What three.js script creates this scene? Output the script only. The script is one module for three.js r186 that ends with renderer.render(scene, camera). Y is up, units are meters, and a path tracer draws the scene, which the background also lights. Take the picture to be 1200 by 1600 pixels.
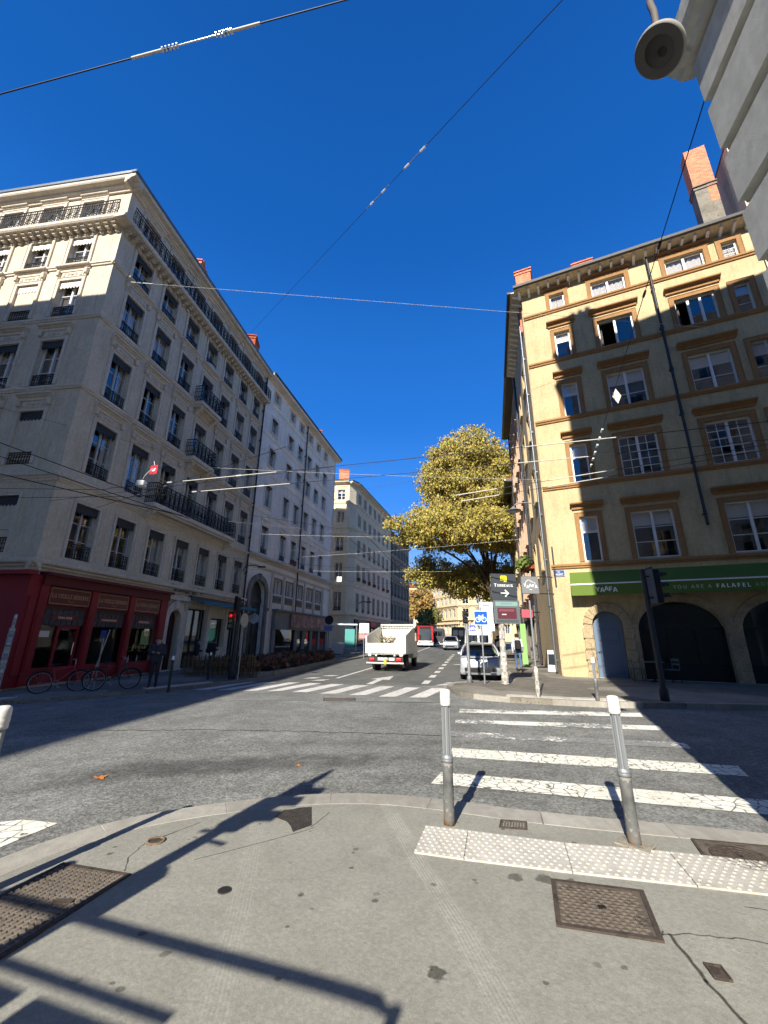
import * as THREE from 'three';
import { mergeGeometries, toCreasedNormals } from 'three/addons/utils/BufferGeometryUtils.js';
import { RoundedBoxGeometry } from 'three/addons/geometries/RoundedBoxGeometry.js';
import { MarchingCubes } from 'three/addons/objects/MarchingCubes.js';

// ---------------------------------------------------------------- camera, sky, sun, exposure
const scene = new THREE.Scene();
const camera = new THREE.PerspectiveCamera(2 * THREE.MathUtils.radToDeg(Math.atan(800 / 640)), 0.75, 0.05, 3000);
camera.position.set(0, 1.64, 0);
camera.rotation.order = 'YXZ';
camera.rotation.set(Math.atan(198 / 640), 0, THREE.MathUtils.degToRad(0.55));

const SUN_EL = 32.3 * Math.PI / 180, SUN_AZ = (180 + 22) * Math.PI / 180;   // azimuth clockwise from straight ahead
const sunDir = new THREE.Vector3(Math.sin(SUN_AZ) * Math.cos(SUN_EL), Math.sin(SUN_EL), -Math.cos(SUN_AZ) * Math.cos(SUN_EL));
{ // a clear autumn sky: pale over the horizon, deep blue overhead
  const W = 256, H = 128, d = new Float32Array(W * H * 4);
  const stops = [[-90, .40, .46, .52], [0, .62, .70, .80], [5, .42, .58, .80], [11, .15, .37, .80], [18, .046, .235, .75], [30, .018, .152, .56], [50, .008, .096, .385], [70, .006, .074, .31], [90, .006, .068, .29]];
  for (let j = 0; j < H; j++) {
    const el = (j + .5) / H * 180 - 90;
    let k = 0; while (k < stops.length - 2 && el > stops[k + 1][0]) k++;
    const a = stops[k], b = stops[k + 1]; let t = Math.min(1, Math.max(0, (el - a[0]) / (b[0] - a[0]))); t = t * t * (3 - 2 * t) * .35 + t * .65;
    for (let i = 0; i < W; i++) { const o = (j * W + i) * 4; for (let c = 0; c < 3; c++) d[o + c] = (a[c + 1] + (b[c + 1] - a[c + 1]) * t) * .72; d[o + 3] = 1; }
  }
  const sky = new THREE.DataTexture(d, W, H, THREE.RGBAFormat, THREE.FloatType);
  sky.mapping = THREE.EquirectangularReflectionMapping; sky.magFilter = sky.minFilter = THREE.LinearFilter; sky.colorSpace = THREE.LinearSRGBColorSpace; sky.needsUpdate = true;
  scene.background = sky; scene.environment = sky;
}
const sun = new THREE.DirectionalLight(new THREE.Color(1, .945, .85), 5.0);
sun.position.copy(sunDir).multiplyScalar(120); sun.target.position.set(0, 0, 0);
sun.castShadow = true; sun.shadow.mapSize.set(4096, 4096); Object.assign(sun.shadow.camera, { left: -90, right: 90, top: 90, bottom: -90, near: 1, far: 320 });
scene.add(sun, sun.target);
const renderer = new THREE.WebGLRenderer({ antialias: true });
renderer.setSize(768, 1024);
renderer.toneMapping = THREE.LinearToneMapping;
renderer.toneMappingExposure = 1.85;
renderer.shadowMap.enabled = true;

// ---------------------------------------------------------------- small tools
let seed = 12345;
const rnd = () => { seed = (seed * 1664525 + 1013904223) >>> 0; return seed / 4294967296; };
const rr = (a, b) => a + (b - a) * rnd();
const D2R = Math.PI / 180;
const TAB = new Float32Array(65536); { let q = 777; for (let i = 0; i < 65536; i++) { q = (q * 1664525 + 1013904223) >>> 0; TAB[i] = q / 4294967296; } }
const hash = (x, y, s) => { let h = (x * 374761393 + y * 668265263 + s * 1442695041) | 0; h = Math.imul(h ^ (h >>> 13), 1274126177); return ((h ^ (h >>> 16)) >>> 0) / 4294967296; };
function vnoise(x, y, per, s) { // tileable value noise, lattice period per
  const xi = Math.floor(x), yi = Math.floor(y), fx = x - xi, fy = y - yi, u = fx * fx * (3 - 2 * fx), v = fy * fy * (3 - 2 * fy);
  const x0 = ((xi % per) + per) % per, y0 = ((yi % per) + per) % per, x1 = x0 + 1 === per ? 0 : x0 + 1, y1 = y0 + 1 === per ? 0 : y0 + 1, sx = s * 131, r0 = ((y0 + s * 57) & 255) << 8, r1 = ((y1 + s * 57) & 255) << 8, c0 = (x0 + sx) & 255, c1 = (x1 + sx) & 255;
  const a = TAB[r0 | c0], b = TAB[r1 | c0]; return mix(a + (TAB[r0 | c1] - a) * u, b + (TAB[r1 | c1] - b) * u, v);
}
function fbm(u, v, per, oct, s) { let a = 0, w = .5, t = 0; for (let i = 0; i < oct; i++) { a += w * vnoise(u * per, v * per, per, s + i * 7); t += w; per *= 2; w *= .55; } return a / t; }
const clamp = (x, a = 0, b = 1) => Math.min(b, Math.max(a, x)), mix = (a, b, t) => a + (b - a) * t, sstep = (a, b, x) => { const t = clamp((x - a) / (b - a)); return t * t * (3 - 2 * t); };
function dataTex(size, fn, srgb = true, rep = 1, sizeY = size) {
  const d = new Uint8Array(size * sizeY * 4);
  for (let j = 0; j < sizeY; j++) for (let i = 0; i < size; i++) { const c = fn(i / size, j / sizeY), o = (j * size + i) * 4; d[o] = clamp(c[0], 0, 255); d[o + 1] = clamp(c[1], 0, 255); d[o + 2] = clamp(c[2], 0, 255); d[o + 3] = 255; }
  const t = new THREE.DataTexture(d, size, sizeY); t.wrapS = t.wrapT = THREE.RepeatWrapping; t.magFilter = THREE.LinearFilter; t.minFilter = THREE.LinearMipmapLinearFilter; t.generateMipmaps = true;
  if (srgb) t.colorSpace = THREE.SRGBColorSpace; t.repeat.set(rep, rep); t.needsUpdate = true; return t;
}
function canvasTex(w, h, draw) {
  const c = document.createElement('canvas'); c.width = w; c.height = h; draw(c.getContext('2d'), w, h);
  const t = new THREE.CanvasTexture(c); t.colorSpace = THREE.SRGBColorSpace; return t;
}
const withRep = (t, r) => { const c = t.clone(); c.repeat.set(r, r); c.needsUpdate = true; return c; };

// geometry shorthands; everything is merged non-indexed with uv in metres
const V3 = (x, y, z) => new THREE.Vector3(x, y, z);
const bx = (w, h, d, x = 0, y = 0, z = 0) => new THREE.BoxGeometry(w, h, d).translate(x, y, z);          // centred
const bb = (x0, y0, z0, x1, y1, z1) => bx(Math.abs(x1 - x0), Math.abs(y1 - y0), Math.abs(z1 - z0), (x0 + x1) / 2, (y0 + y1) / 2, (z0 + z1) / 2);
const rb = (w, h, d, r, x = 0, y = 0, z = 0, s = 2) => new RoundedBoxGeometry(w, h, d, s, Math.min(r, w / 2.01, h / 2.01, d / 2.01)).translate(x, y, z);
function rod(a, b, r0, r1 = r0, seg = 8, open = false) {
  const A = V3(...a), B = V3(...b), L = A.distanceTo(B), g = new THREE.CylinderGeometry(r1, r0, L, seg, 1, open);
  g.applyQuaternion(new THREE.Quaternion().setFromUnitVectors(V3(0, 1, 0), B.clone().sub(A).normalize()));
  return g.translate((A.x + B.x) / 2, (A.y + B.y) / 2, (A.z + B.z) / 2);
}
const tube = (pts, r, seg = 24, rad = 6, closed = false) => new THREE.TubeGeometry(new THREE.CatmullRomCurve3(pts.map(p => V3(...p)), closed, 'catmullrom', .5), seg, r, rad, closed);
const lathe = (pts, seg = 20) => new THREE.LatheGeometry(pts.map(p => new THREE.Vector2(...p)), seg);
function extr(pts, depth, holes = [], bevel = 0) { // polygon [x,y] extruded along +z
  const s = pts instanceof THREE.Shape ? pts : new THREE.Shape(pts.map(p => new THREE.Vector2(...p)));
  for (const h of holes) s.holes.push(h instanceof THREE.Path ? h : new THREE.Path(h.map(p => new THREE.Vector2(...p))));
  return new THREE.ExtrudeGeometry(s, { depth, bevelEnabled: bevel > 0, bevelSize: bevel, bevelThickness: bevel, bevelSegments: 2, curveSegments: 14 });
}
function metric(g) { // uv in metres by the face's main axis
  const p = g.attributes.position, n = p.count, uv = new Float32Array(n * 2), a = V3(), b = V3(), c = V3();
  for (let i = 0; i < n; i += 3) {
    a.fromBufferAttribute(p, i); b.fromBufferAttribute(p, i + 1); c.fromBufferAttribute(p, i + 2);
    const nx = Math.abs((b.y - a.y) * (c.z - a.z) - (b.z - a.z) * (c.y - a.y)), ny = Math.abs((b.z - a.z) * (c.x - a.x) - (b.x - a.x) * (c.z - a.z)), nz = Math.abs((b.x - a.x) * (c.y - a.y) - (b.y - a.y) * (c.x - a.x));
    for (let k = 0; k < 3; k++) { const q = [a, b, c][k], o = (i + k) * 2; if (nx >= ny && nx >= nz) { uv[o] = q.z; uv[o + 1] = q.y; } else if (ny >= nz) { uv[o] = q.x; uv[o + 1] = -q.z; } else { uv[o] = q.x; uv[o + 1] = q.y; } }
  }
  g.setAttribute('uv', new THREE.BufferAttribute(uv, 2)); return g;
}
function merged(list, keepUV = false) {
  const gs = (Array.isArray(list) ? list : [list]).map(g => { const q = g.index ? g.toNonIndexed() : g; for (const k of Object.keys(q.attributes)) if (!['position', 'normal', 'uv', 'color'].includes(k)) q.deleteAttribute(k); if (!q.attributes.normal) q.computeVertexNormals(); if (!q.attributes.uv) q.setAttribute('uv', new THREE.BufferAttribute(new Float32Array(q.attributes.position.count * 2), 2)); return q; });
  const g = gs.length > 1 ? mergeGeometries(gs) : gs[0];
  return keepUV ? g : metric(g);
}
const names = {};
function numbered(n) { names[n] = (names[n] ?? -1) + 1; return names[n] ? n + '_' + String(names[n]).padStart(3, '0') : n; }
function mesh(name, geo, mat, parent, keepUV = false) {
  const g = geo.isBufferGeometry && geo.userData.done ? geo : merged(geo, keepUV); g.userData.done = true;
  const m = new THREE.Mesh(g, mat); m.castShadow = m.receiveShadow = true;
  m.name = parent ? name : numbered(name); (parent || scene).add(m); return m;
}
function group(name, parent) { const g = new THREE.Group(); g.name = parent ? name : numbered(name); (parent || scene).add(g); return g; }
function tag(o, label, category, grp) { o.userData.label = label; o.userData.category = category; if (grp) o.userData.group = grp; return o; }
function thing(name, label, category, pos = [0, 0, 0], turn = 0, grp) { const g = group(name); g.position.set(...pos); g.rotation.y = turn; return tag(g, label, category, grp); }
const structure = o => { o.userData.kind = 'structure'; return o; };
function copyOf(src, label, pos, turn = 0) { const c = src.clone(); c.name = numbered(src.name.replace(/_\d{3}$/, '')); c.userData = { ...src.userData, label }; c.position.set(...pos); c.rotation.y = turn; scene.add(c); return c; }

// ---------------------------------------------------------------- materials
const col = h => new THREE.Color(h);
const std = (c, rough = .85, o = {}) => new THREE.MeshStandardMaterial({ color: c, roughness: rough, ...o });
// plaster: fine grain, wide soft blotches and thin vertical weather streaks
const plasterTex = dataTex(512, (u, v) => { const g = fbm(u, v, 64, 3, 3), b = fbm(u, v, 4, 4, 9), st = fbm(u, v * .12, 48, 2, 21); const k = 229 + (g - .5) * 30 + (b - .5) * 40 + (st - .5) * 34 - (st > .66 && b > .45 ? 10 : 0); return [k + 3, k, k - 4 + (b - .5) * 8]; }, true, .22);
const plasterBump = dataTex(512, (u, v) => { const k = (hash(Math.floor(u * 512), Math.floor(v * 512), 33) * .35 + fbm(u, v, 90, 2, 33) * .3 + fbm(u, v, 9, 3, 35) * .35) * 255; return [k, k, k]; }, false, .8);
const plaster = (hex) => std(hex, .93, { map: plasterTex, bumpMap: plasterBump, bumpScale: .0016 });
const stoneTex = dataTex(512, (u, v) => { const g = fbm(u, v, 96, 3, 5), b = fbm(u, v, 6, 4, 15), pit = fbm(u, v, 40, 2, 55); let k = 200 + (g - .5) * 50 + (b - .5) * 70; if (pit < .27) k -= 40; return [k + 6, k, k - 12]; }, true, .5);
const stone = (hex) => std(hex, .92, { map: stoneTex, bumpMap: plasterBump, bumpScale: .008 });
const M = {
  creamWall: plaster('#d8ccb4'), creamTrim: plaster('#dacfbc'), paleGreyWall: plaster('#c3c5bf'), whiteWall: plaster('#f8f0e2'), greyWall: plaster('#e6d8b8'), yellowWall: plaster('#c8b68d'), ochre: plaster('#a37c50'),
  beigeSide: plaster('#c4b08a'), pinkSide: plaster('#c4a58c'), farBeige: plaster('#d2c19c'), greyPink: plaster('#a3958b'),
  limestone: stone('#c9b99a'), greystone: stone('#9d9a92'), kerb: stone('#a8a49b'),
  iron: std('#17181b', .55, { metalness: .4 }), darkPaint: std('#22262b', .6), frameWhite: std('#d8d7d2', .45), frameGrey: std('#aeb0ad', .5), lambrequin: std('#2b2d31', .7),
  lambWhite: std('#cfcabd', .7), zinc: std('#6e7378', .45, { metalness: .6 }), gutter: std('#3a3a3b', .6), terracotta: std('#c4603c', .9, { map: stoneTex }), roofTile: std('#a05a3c', .9, { map: stoneTex }), pipe: std('#35363a', .55, { metalness: .3 }),
  room: std('#4a4640', .95), roomDark: std('#2a2724', .95), curtain: new THREE.MeshPhysicalMaterial({ color: '#d9d6cd', roughness: 1, transmission: .35, thickness: 0, side: THREE.DoubleSide }),
  glass: new THREE.MeshPhysicalMaterial({ color: '#ffffff', roughness: .015, transmission: 1, thickness: 0, ior: 2.3, side: THREE.DoubleSide }),
  shopGlass: new THREE.MeshPhysicalMaterial({ color: '#ffffff', roughness: .01, transmission: 1, thickness: 0, ior: 1.6, side: THREE.DoubleSide }),
  red: std('#860a17', .62), redDark: std('#5c0811', .65), black: std('#0c0c0e', .6), rubber: std('#141414', .85), steel: std('#9a9c9e', .38, { metalness: .75 }), galv: std('#8d9092', .5, { metalness: .5 }), chrome: std('#d2d4d6', .15, { metalness: 1 }),
  capWhite: std('#e4e3de', .6, { map: plasterTex }), flower: std('#4c5a26', .9, { side: THREE.DoubleSide }), white: std('#e6e6e2', .5), wood: std('#6b4a2c', .8), darkWood: std('#231710', .7), green: std('#5a7026', .88), greenDark: std('#3d5a1e', .85),
};
const BRICKTEX = dataTex(512, (u, v) => { // flat colour of small weathered bricks too far to tell apart
  const r = Math.floor(v * 32), c = Math.floor(u * 12 + (r % 2) * .5), e = Math.min((v * 32) % 1, 1 - (v * 32) % 1), f = Math.abs(((u * 12 + (r % 2) * .5) % 1) - .5);
  const k = hash(c % 12, r, 8); const mo = e < .1 || f > .47; return mo ? [196, 160, 136] : [198 + k * 44 - 14, 92 + k * 44, 60 + k * 34]; }, true, .45);
M.brick = std('#ffffff', .92, { map: BRICKTEX });
// ---------------------------------------------------------------- ground, road, pavements
const GY = (x, f = 0) => (x < -3.2 ? -.035 * (Math.min(-x, 20) - 3.2) : 0) + (f > 25 ? .012 * (Math.min(f, 130) - 25) : 0);   // the ground falls gently to the left and climbs up the street
const P = (x, f, h = 0) => [x, h + GY(x, f), -f];                          // place at x metres right, f metres ahead
const asphaltTex = dataTex(1024, (u, v) => {
  const n = fbm(u, v, 160, 2, 2), st = hash(Math.floor(u * 512), Math.floor(v * 512), 4), b = fbm(u, v, 5, 4, 31), m = fbm(u, v, 24, 3, 71);
  let k = 116 + (n - .5) * 66 + (b - .5) * 26 + (m - .5) * 22; if (st > .93) k += 44 * (st - .5); if (st < .08) k -= 34;
  return [k + 1, k, k - 4 + (st > .9 ? 2 : 0)]; }, true, .25);
const asphaltBump = dataTex(512, (u, v) => { const k = (fbm(u, v, 128, 2, 6) * .7 + hash(Math.floor(u * 256), Math.floor(v * 256), 9) * .3) * 255; return [k, k, k]; }, false, .5);
M.asphalt = std('#ffffff', .9, { map: asphaltTex, bumpMap: asphaltBump, bumpScale: .006, vertexColors: true });
M.asphaltPlain = std('#9a9a98', .92, { map: asphaltTex, bumpMap: asphaltBump, bumpScale: .004 });
structure(mesh('ground', new THREE.PlaneGeometry(2400, 2400).rotateX(-Math.PI / 2).translate(0, -.75, -300), M.asphaltPlain));
{ // road: one sheet, fine near the crossing; tar patches, oil stains and worn wheel tracks in the vertex colours
  const xs = [], fs = []; const push = (a, from, to, st) => { for (let x = from; x < to - 1e-6; x += st) a.push(x); };
  push(xs, -80, -24, 8); push(xs, -24, -12, 1.5); push(xs, -12, 9, .14); push(xs, 9, 24, 1.5); push(xs, 24, 81, 8);
  push(fs, -60, 0, 6); push(fs, 0, 2.6, .8); push(fs, 2.6, 21, .14); push(fs, 21, 60, 1.5); push(fs, 60, 210, 10);
  const nx = xs.length, nf = fs.length, pos = [], nor = [], uv = [], cl = [], idx = [];
  const blot = (x, f, cx, cf, rx, rf, a) => { const dx = (x - cx), df = (f - cf), c = Math.cos(a), s = Math.sin(a), X = (dx * c + df * s) / rx, Y = (-dx * s + df * c) / rf; return Math.max(0, 1 - X * X - Y * Y); };
  for (const f of fs) for (const x of xs) {
    pos.push(x, GY(x, f), -f); nor.push(0, 1, 0); uv.push(x, f);
    const n1 = fbm(x * .05 + 7, f * .05 + 3, 16, 4, 44), n2 = fbm(x * .22 + 5, f * .22 + 5, 16, 3, 91), n3 = fbm(x * .8 + 9, f * .8 + 2, 16, 3, 17);
    let k = .90 + (n1 - .5) * .34 + (n2 - .5) * .26 + (n3 - .5) * .16;
    const main = f > 16.6 + .0 * x || (f > 13.2 && x > -6 && x < 2.3 && f > 16.4);
    k *= main ? .66 : 1;                                                 // newer, darker asphalt up the street
    const st = .95 * blot(x, f, -1.7, 6.35, 2.9, .5, .16) * (n3 * 1.7 - .25) + .8 * blot(x, f, -3.0, 5.9, 1.6, .3, .45) * (n3 * 1.8 - .3) + .55 * blot(x, f, .2, 7.6, 2.2, .35, .05) * (n3 * 1.6 - .3) + .7 * blot(x, f, 2.6, 5.2, 3.4, .22, -.25) * (n3 * 1.5 - .2);
    k *= 1 - clamp(st, 0, .55);
    cl.push(k * 1.06, k * 1.075, k * 1.02);
  }
  for (let j = 0; j < nf - 1; j++) for (let i = 0; i < nx - 1; i++) { const a = j * nx + i, b = a + 1, c = a + nx, d = c + 1; idx.push(a, b, d, a, d, c); }
  const g = new THREE.BufferGeometry();
  for (const [n, a, s] of [['position', pos, 3], ['normal', nor, 3], ['uv', uv, 2], ['color', cl, 3]]) g.setAttribute(n, new THREE.Float32BufferAttribute(a, s));
  g.setIndex(idx); g.userData.done = true;
  structure(mesh('road', g, M.asphalt));
}
// polygon sheet that follows the ground; triangles only, so keep polygons either side of the fall
function clipPoly(pts, ax, v, sgn) { const out = [], d = p => (p[ax] - v) * sgn; pts.forEach((p, i) => { const q = pts[(i + 1) % pts.length], a = d(p), b = d(q); if (a >= 0) out.push(p); if ((a > 0 && b < 0) || (a < 0 && b > 0)) { const t = a / (a - b); out.push([mix(p[0], q[0], t), mix(p[1], q[1], t)]); } }); return out; }
function sheet(pts, h) {
  let list = [pts]; for (const [ax, v] of [[0, -20], [0, -3.2], [1, 25]]) list = list.flatMap(p => [clipPoly(p, ax, v, 1), clipPoly(p, ax, v, -1)].filter(q => q.length > 2));
  const gs = list.map(pl => { const g = new THREE.ShapeGeometry(new THREE.Shape(pl.map(p => new THREE.Vector2(p[0], p[1]))), 12), p = g.attributes.position, uv = g.attributes.uv;
    for (let i = 0; i < p.count; i++) { const x = p.getX(i), f = p.getY(i); p.setXYZ(i, x, h + GY(x, f), -f); uv.setXY(i, x, f); } g.computeVertexNormals(); return g.toNonIndexed(); });
  return gs.length > 1 ? mergeGeometries(gs) : gs[0];
}
function smoothLine(pts, n) { const c = new THREE.CatmullRomCurve3(pts.map(p => V3(p[0], p[1], 0)), false, 'centripetal'); return c.getSpacedPoints(n).map(p => [p.x, p.y]); }
function kerbStones(line, side, width, len, h0, h1, parent, mats) { // separate kerb stones along a polyline; side = +1: the pavement lies left of the way along it
  let acc = [[...line[0]]], run = 0; const out = [];
  for (let i = 1; i < line.length; i++) { run += Math.hypot(line[i][0] - line[i - 1][0], line[i][1] - line[i - 1][1]); acc.push(line[i]); if (run >= len) { out.push(acc); acc = [[...line[i]]]; run = 0; } }
  if (acc.length > 1) out.push(acc);
  for (const seg of out) {
    const n = seg.length, A = [], B = [];
    seg.forEach((p, i) => { const q = seg[Math.min(i + 1, n - 1)], o = seg[Math.max(i - 1, 0)]; let dx = q[0] - o[0], df = q[1] - o[1]; const L = Math.hypot(dx, df) || 1; dx /= L; df /= L;
      const in0 = i === 0 ? .0015 : i === n - 1 ? -.0015 : 0; A.push([p[0] + dx * in0, p[1] + df * in0]); B.push([p[0] + dx * in0 - df * width * side, p[1] + df * in0 + dx * width * side]); });
    const poly = [...A, ...B.reverse()]; let area = 0; poly.forEach((p, i) => { const q = poly[(i + 1) % poly.length]; area += p[0] * q[1] - q[0] * p[1]; }); if (area < 0) poly.reverse();
    const g = new THREE.ExtrudeGeometry(new THREE.Shape(poly.map(p => new THREE.Vector2(...p))), { depth: h1 - h0 - .012, bevelEnabled: true, bevelSize: .006, bevelOffset: -.006, bevelThickness: .006, bevelSegments: 1 });
    const p = g.attributes.position; for (let i = 0; i < p.count; i++) { const x = p.getX(i), f = p.getY(i), z = p.getZ(i); p.setXYZ(i, x, h0 + z + .006 + GY(x, f), -f); }
    g.computeVertexNormals(); mesh('kerb_stone', g, mats[Math.floor(rnd() * mats.length)], parent);
  }
}
const kerbMats = ['#a09d93', '#9b988e', '#a6a398'].map(c => std(c, .9, { map: plasterTex, bumpMap: plasterBump, bumpScale: .004 })), kerbGrey = ['#8f8d88', '#99968f'].map(stone);

// the corner pavement the camera stands on
const nearKerbPts = [[-9.0, -30], [-5.2, -6], [-3.75, -.5], [-3.3, 2.2], [-2.98, 3.4], [-2.66, 4.09], [-2.32, 4.45], [-1.85, 4.73], [-1.3, 4.95], [-.66, 5.11], [.03, 5.12], [.7, 4.97], [1.3, 4.76], [1.86, 4.61], [2.4, 4.49], [2.92, 4.38], [3.4, 4.25], [5, 3.85], [9, 2.8], [30, -2.4]];
const nearKerb = smoothLine(nearKerbPts, 700);
const NPW = 8.2; // near pavement texture covers 8.2 m: x -4.1..4.1, ahead 0..8.2
const segDist = (x, y, ax, ay, bx_, by_) => { const dx = bx_ - ax, dy = by_ - ay, t = clamp(((x - ax) * dx + (y - ay) * dy) / (dx * dx + dy * dy)); return [Math.hypot(x - ax - t * dx, y - ay - t * dy), t]; };
const spots = []; for (let i = 0; i < 150; i++) spots.push([rr(-3.6, 3.8), rr(.8, 5), rr(.008, .03), rr(.25, .8)]);
spots.push([.28, 2.64, .055, .9], [-.2, 3.9, .03, .6], [.95, 3.52, .06, .7], [1.15, 3.5, .07, .75], [1.32, 3.47, .05, .7]);
const polyTracks = [[[.02, 5.0], [.1, 4.6], [.27, 3.78], [.47, 2.98], [.6, 2.3], [.75, 1.2]], [[-1.12, 4.4], [-1.02, 3.9], [-.86, 3.1], [-.7, 2.2]]];
const cracks = [[[-1.75, 4.2], [-1.9, 3.98], [-1.9, 3.75], [-1.83, 3.55]], [[-1.84, 4.05], [-1.75, 4.2], [-1.62, 4.38]], [[-1.4, 3.72], [-1.0, 3.98], [-.66, 4.22], [-.6, 4.28]], [[1.62, 2.95], [1.85, 2.93], [2.3, 2.86], [3.6, 2.62]], [[1.66, 2.95], [1.62, 2.62], [1.6, 2.35], [1.55, 1.6]], [[1.58, 2.9], [1.64, 2.98]], [[2.3, 3.2], [3.0, 3.05], [3.8, 2.85]], [[-.62, 4.3], [-.5, 4.62]]];
const paveTex = (() => { // grain and blotches, then scuffs, gum spots and cracks stamped where they lie
  const N = 2048, K = new Float32Array(N * N), px = NPW / N;
  for (let j = 0; j < N; j++) for (let i = 0; i < N; i++) { const u = i / N, v = j / N; if (v > .66) { K[j * N + i] = 170; continue; }
    const sc = fbm(u, v, 18, 3, 39); K[j * N + i] = 176 + (TAB[(i * 7919 + j * 104729) & 65535] - .5) * 26 + (vnoise(u * 400, v * 400, 400, 13) - .5) * 16 + (fbm(u, v, 7, 5, 23) - .5) * 20 + (vnoise(u * 40, v * 40, 40, 27) - .5) * 9 + (sc > .62 ? 40 * (sc - .62) : 0); }
  const stamp = (x0, x1, f0, f1, fn) => { const i0 = clamp(Math.floor((x0 + NPW / 2) / px), 0, N - 1), i1 = clamp(Math.ceil((x1 + NPW / 2) / px), 0, N - 1), j0 = clamp(Math.floor(f0 / px), 0, N - 1), j1 = clamp(Math.ceil(f1 / px), 0, N - 1); for (let j = j0; j <= j1; j++) for (let i = i0; i <= i1; i++) K[j * N + i] = fn(i * px - NPW / 2, j * px, K[j * N + i], i / N, j / N); };
  polyTracks.forEach((pl, n) => { for (let i = 0; i < pl.length - 1; i++) { const a = pl[i], c = pl[i + 1]; stamp(Math.min(a[0], c[0]) - .08, Math.max(a[0], c[0]) + .08, Math.min(a[1], c[1]), Math.max(a[1], c[1]), (x, f, k, u, v) => { const [d] = segDist(x, f, ...a, ...c); if (d > .075) return k; const lane = Math.abs(((d / .022) % 1) - .5) < .26 ? 1 : .1; return k + 24 * lane * (n ? .45 : .9) * clamp(vnoise(u * 60, v * 60, 60, 27) * .8 + .35); }); } });
  for (const s of spots) stamp(s[0] - .1, s[0] + .1, s[1] - .1, s[1] + .1, (x, f, k, u, v) => { const d = Math.hypot(x - s[0], (f - s[1]) * 1.1) * (1 + (vnoise(u * 400, v * 400, 400, 13) - .5) * .5); return d < s[2] ? k - 80 * s[3] * sstep(s[2], s[2] * .7, d) : k; });
  cracks.forEach((pl, n) => { for (let i = 0; i < pl.length - 1; i++) { const a = pl[i], c = pl[i + 1], wd = n === 4 ? .013 : .0055; stamp(Math.min(a[0], c[0]) - .06, Math.max(a[0], c[0]) + .06, Math.min(a[1], c[1]) - .06, Math.max(a[1], c[1]) + .06, (x, f, k, u, v) => { const w = (fbm(u, v, 60, 3, 27) - .5) * .05, [d] = segDist(x + w, f + w, ...a, ...c); return d < wd ? k - 100 * sstep(wd, wd * .4, d) : k; }); } });
  return dataTex(N, (u, v) => { const k = K[Math.round(v * N) * N + Math.round(u * N)]; return [k + 3, k, k - 9]; });
})();
paveTex.repeat.set(1 / NPW, 1 / NPW); paveTex.offset.set(.5, 0);
const paveBump = dataTex(512, (u, v) => { const k = (fbm(u, v, 128, 2, 61) * .6 + fbm(u, v, 10, 3, 62) * .4) * 255; return [k, k, k]; }, false, .5);
M.pave = std('#c2c2bb', .9, { map: paveTex, bumpMap: paveBump, bumpScale: .0025 });
const nearPave = structure(group('pavement')); nearPave.userData.label = 'light grey asphalt corner pavement with pale scuff tracks';
{
  const inner = nearKerb.map((p, i) => { const q = nearKerb[Math.min(i + 1, nearKerb.length - 1)], o = nearKerb[Math.max(0, i - 1)]; let dx = q[0] - o[0], df = q[1] - o[1]; const L = Math.hypot(dx, df); return [p[0] + df / L * .30, p[1] - dx / L * .30]; });
  const edge = inner.filter((p, i) => i % 3 === 0);
  // holes for the covers let into the pavement are simply covered by their frames
  mesh('surface', sheet([...edge, [30, -30]], .04), M.pave, nearPave, true);
  const mid = nearKerb.filter(p => p[1] > -4 && p[0] < 12);
  kerbStones(mid, -1, .297, 1.0, -.05, .042, nearPave, kerbMats);
}
// tactile slabs with rows of domes
const tactMat = ['#c9c6bc', '#c4c1b7', '#bebbb0'].map(c => std(c, .85, { map: plasterTex, bumpMap: plasterBump, bumpScale: .004 }));
function tactile(quad, parent, h, step = .058) { // quad: four [x,f] corners, near-left, near-right, far-right, far-left
  const g = []; const c = quad; const at = (u, v) => [mix(mix(c[0][0], c[1][0], u), mix(c[3][0], c[2][0], u), v), mix(mix(c[0][1], c[1][1], u), mix(c[3][1], c[2][1], u), v)];
  const e = .006, poly = [at(e, e * 1.5), at(1 - e, e * 1.5), at(1 - e, 1 - e * 1.5), at(e, 1 - e * 1.5)];
  const slab = new THREE.ExtrudeGeometry(new THREE.Shape(poly.map(p => new THREE.Vector2(...p))), { depth: .02, bevelEnabled: false }); const p = slab.attributes.position;
  for (let i = 0; i < p.count; i++) { const x = p.getX(i), f = p.getY(i), z = p.getZ(i); p.setXYZ(i, x, h + z - .012 + GY(x), -f); } slab.computeVertexNormals(); g.push(slab);
  const L = Math.hypot(c[1][0] - c[0][0], c[1][1] - c[0][1]), D = Math.hypot(c[3][0] - c[0][0], c[3][1] - c[0][1]), nu = Math.round(L / step), nv = Math.round(D / step);
  const dome = new THREE.CylinderGeometry(.009, .0165, .007, 7, 1);
  for (let i = 0; i < nu; i++) for (let j = 0; j < nv; j++) { if (hash(i, j, Math.floor(c[0][0] * 100)) < .03) continue; const q = at((i + (j % 2 ? .75 : .25)) / nu, (j + .5) / nv); g.push(dome.clone().translate(q[0], h + .0115 + GY(q[0]), -q[1])); }
  return mesh('tactile_slab', g, tactMat[Math.floor(rnd() * 3)], parent);
}
{
  const top = [[.40, 4.32], [.76, 4.23], [1.51, 4.02], [2.28, 3.89], [2.93, 3.74], [3.6, 3.58]], bot = [[.26, 3.84], [.63, 3.74], [1.38, 3.57], [2.16, 3.41], [2.75, 3.28], [3.4, 3.14]];
  for (let i = 0; i < 5; i++) tactile([bot[i], bot[i + 1], top[i + 1], top[i]], nearPave, .045);
}
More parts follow.
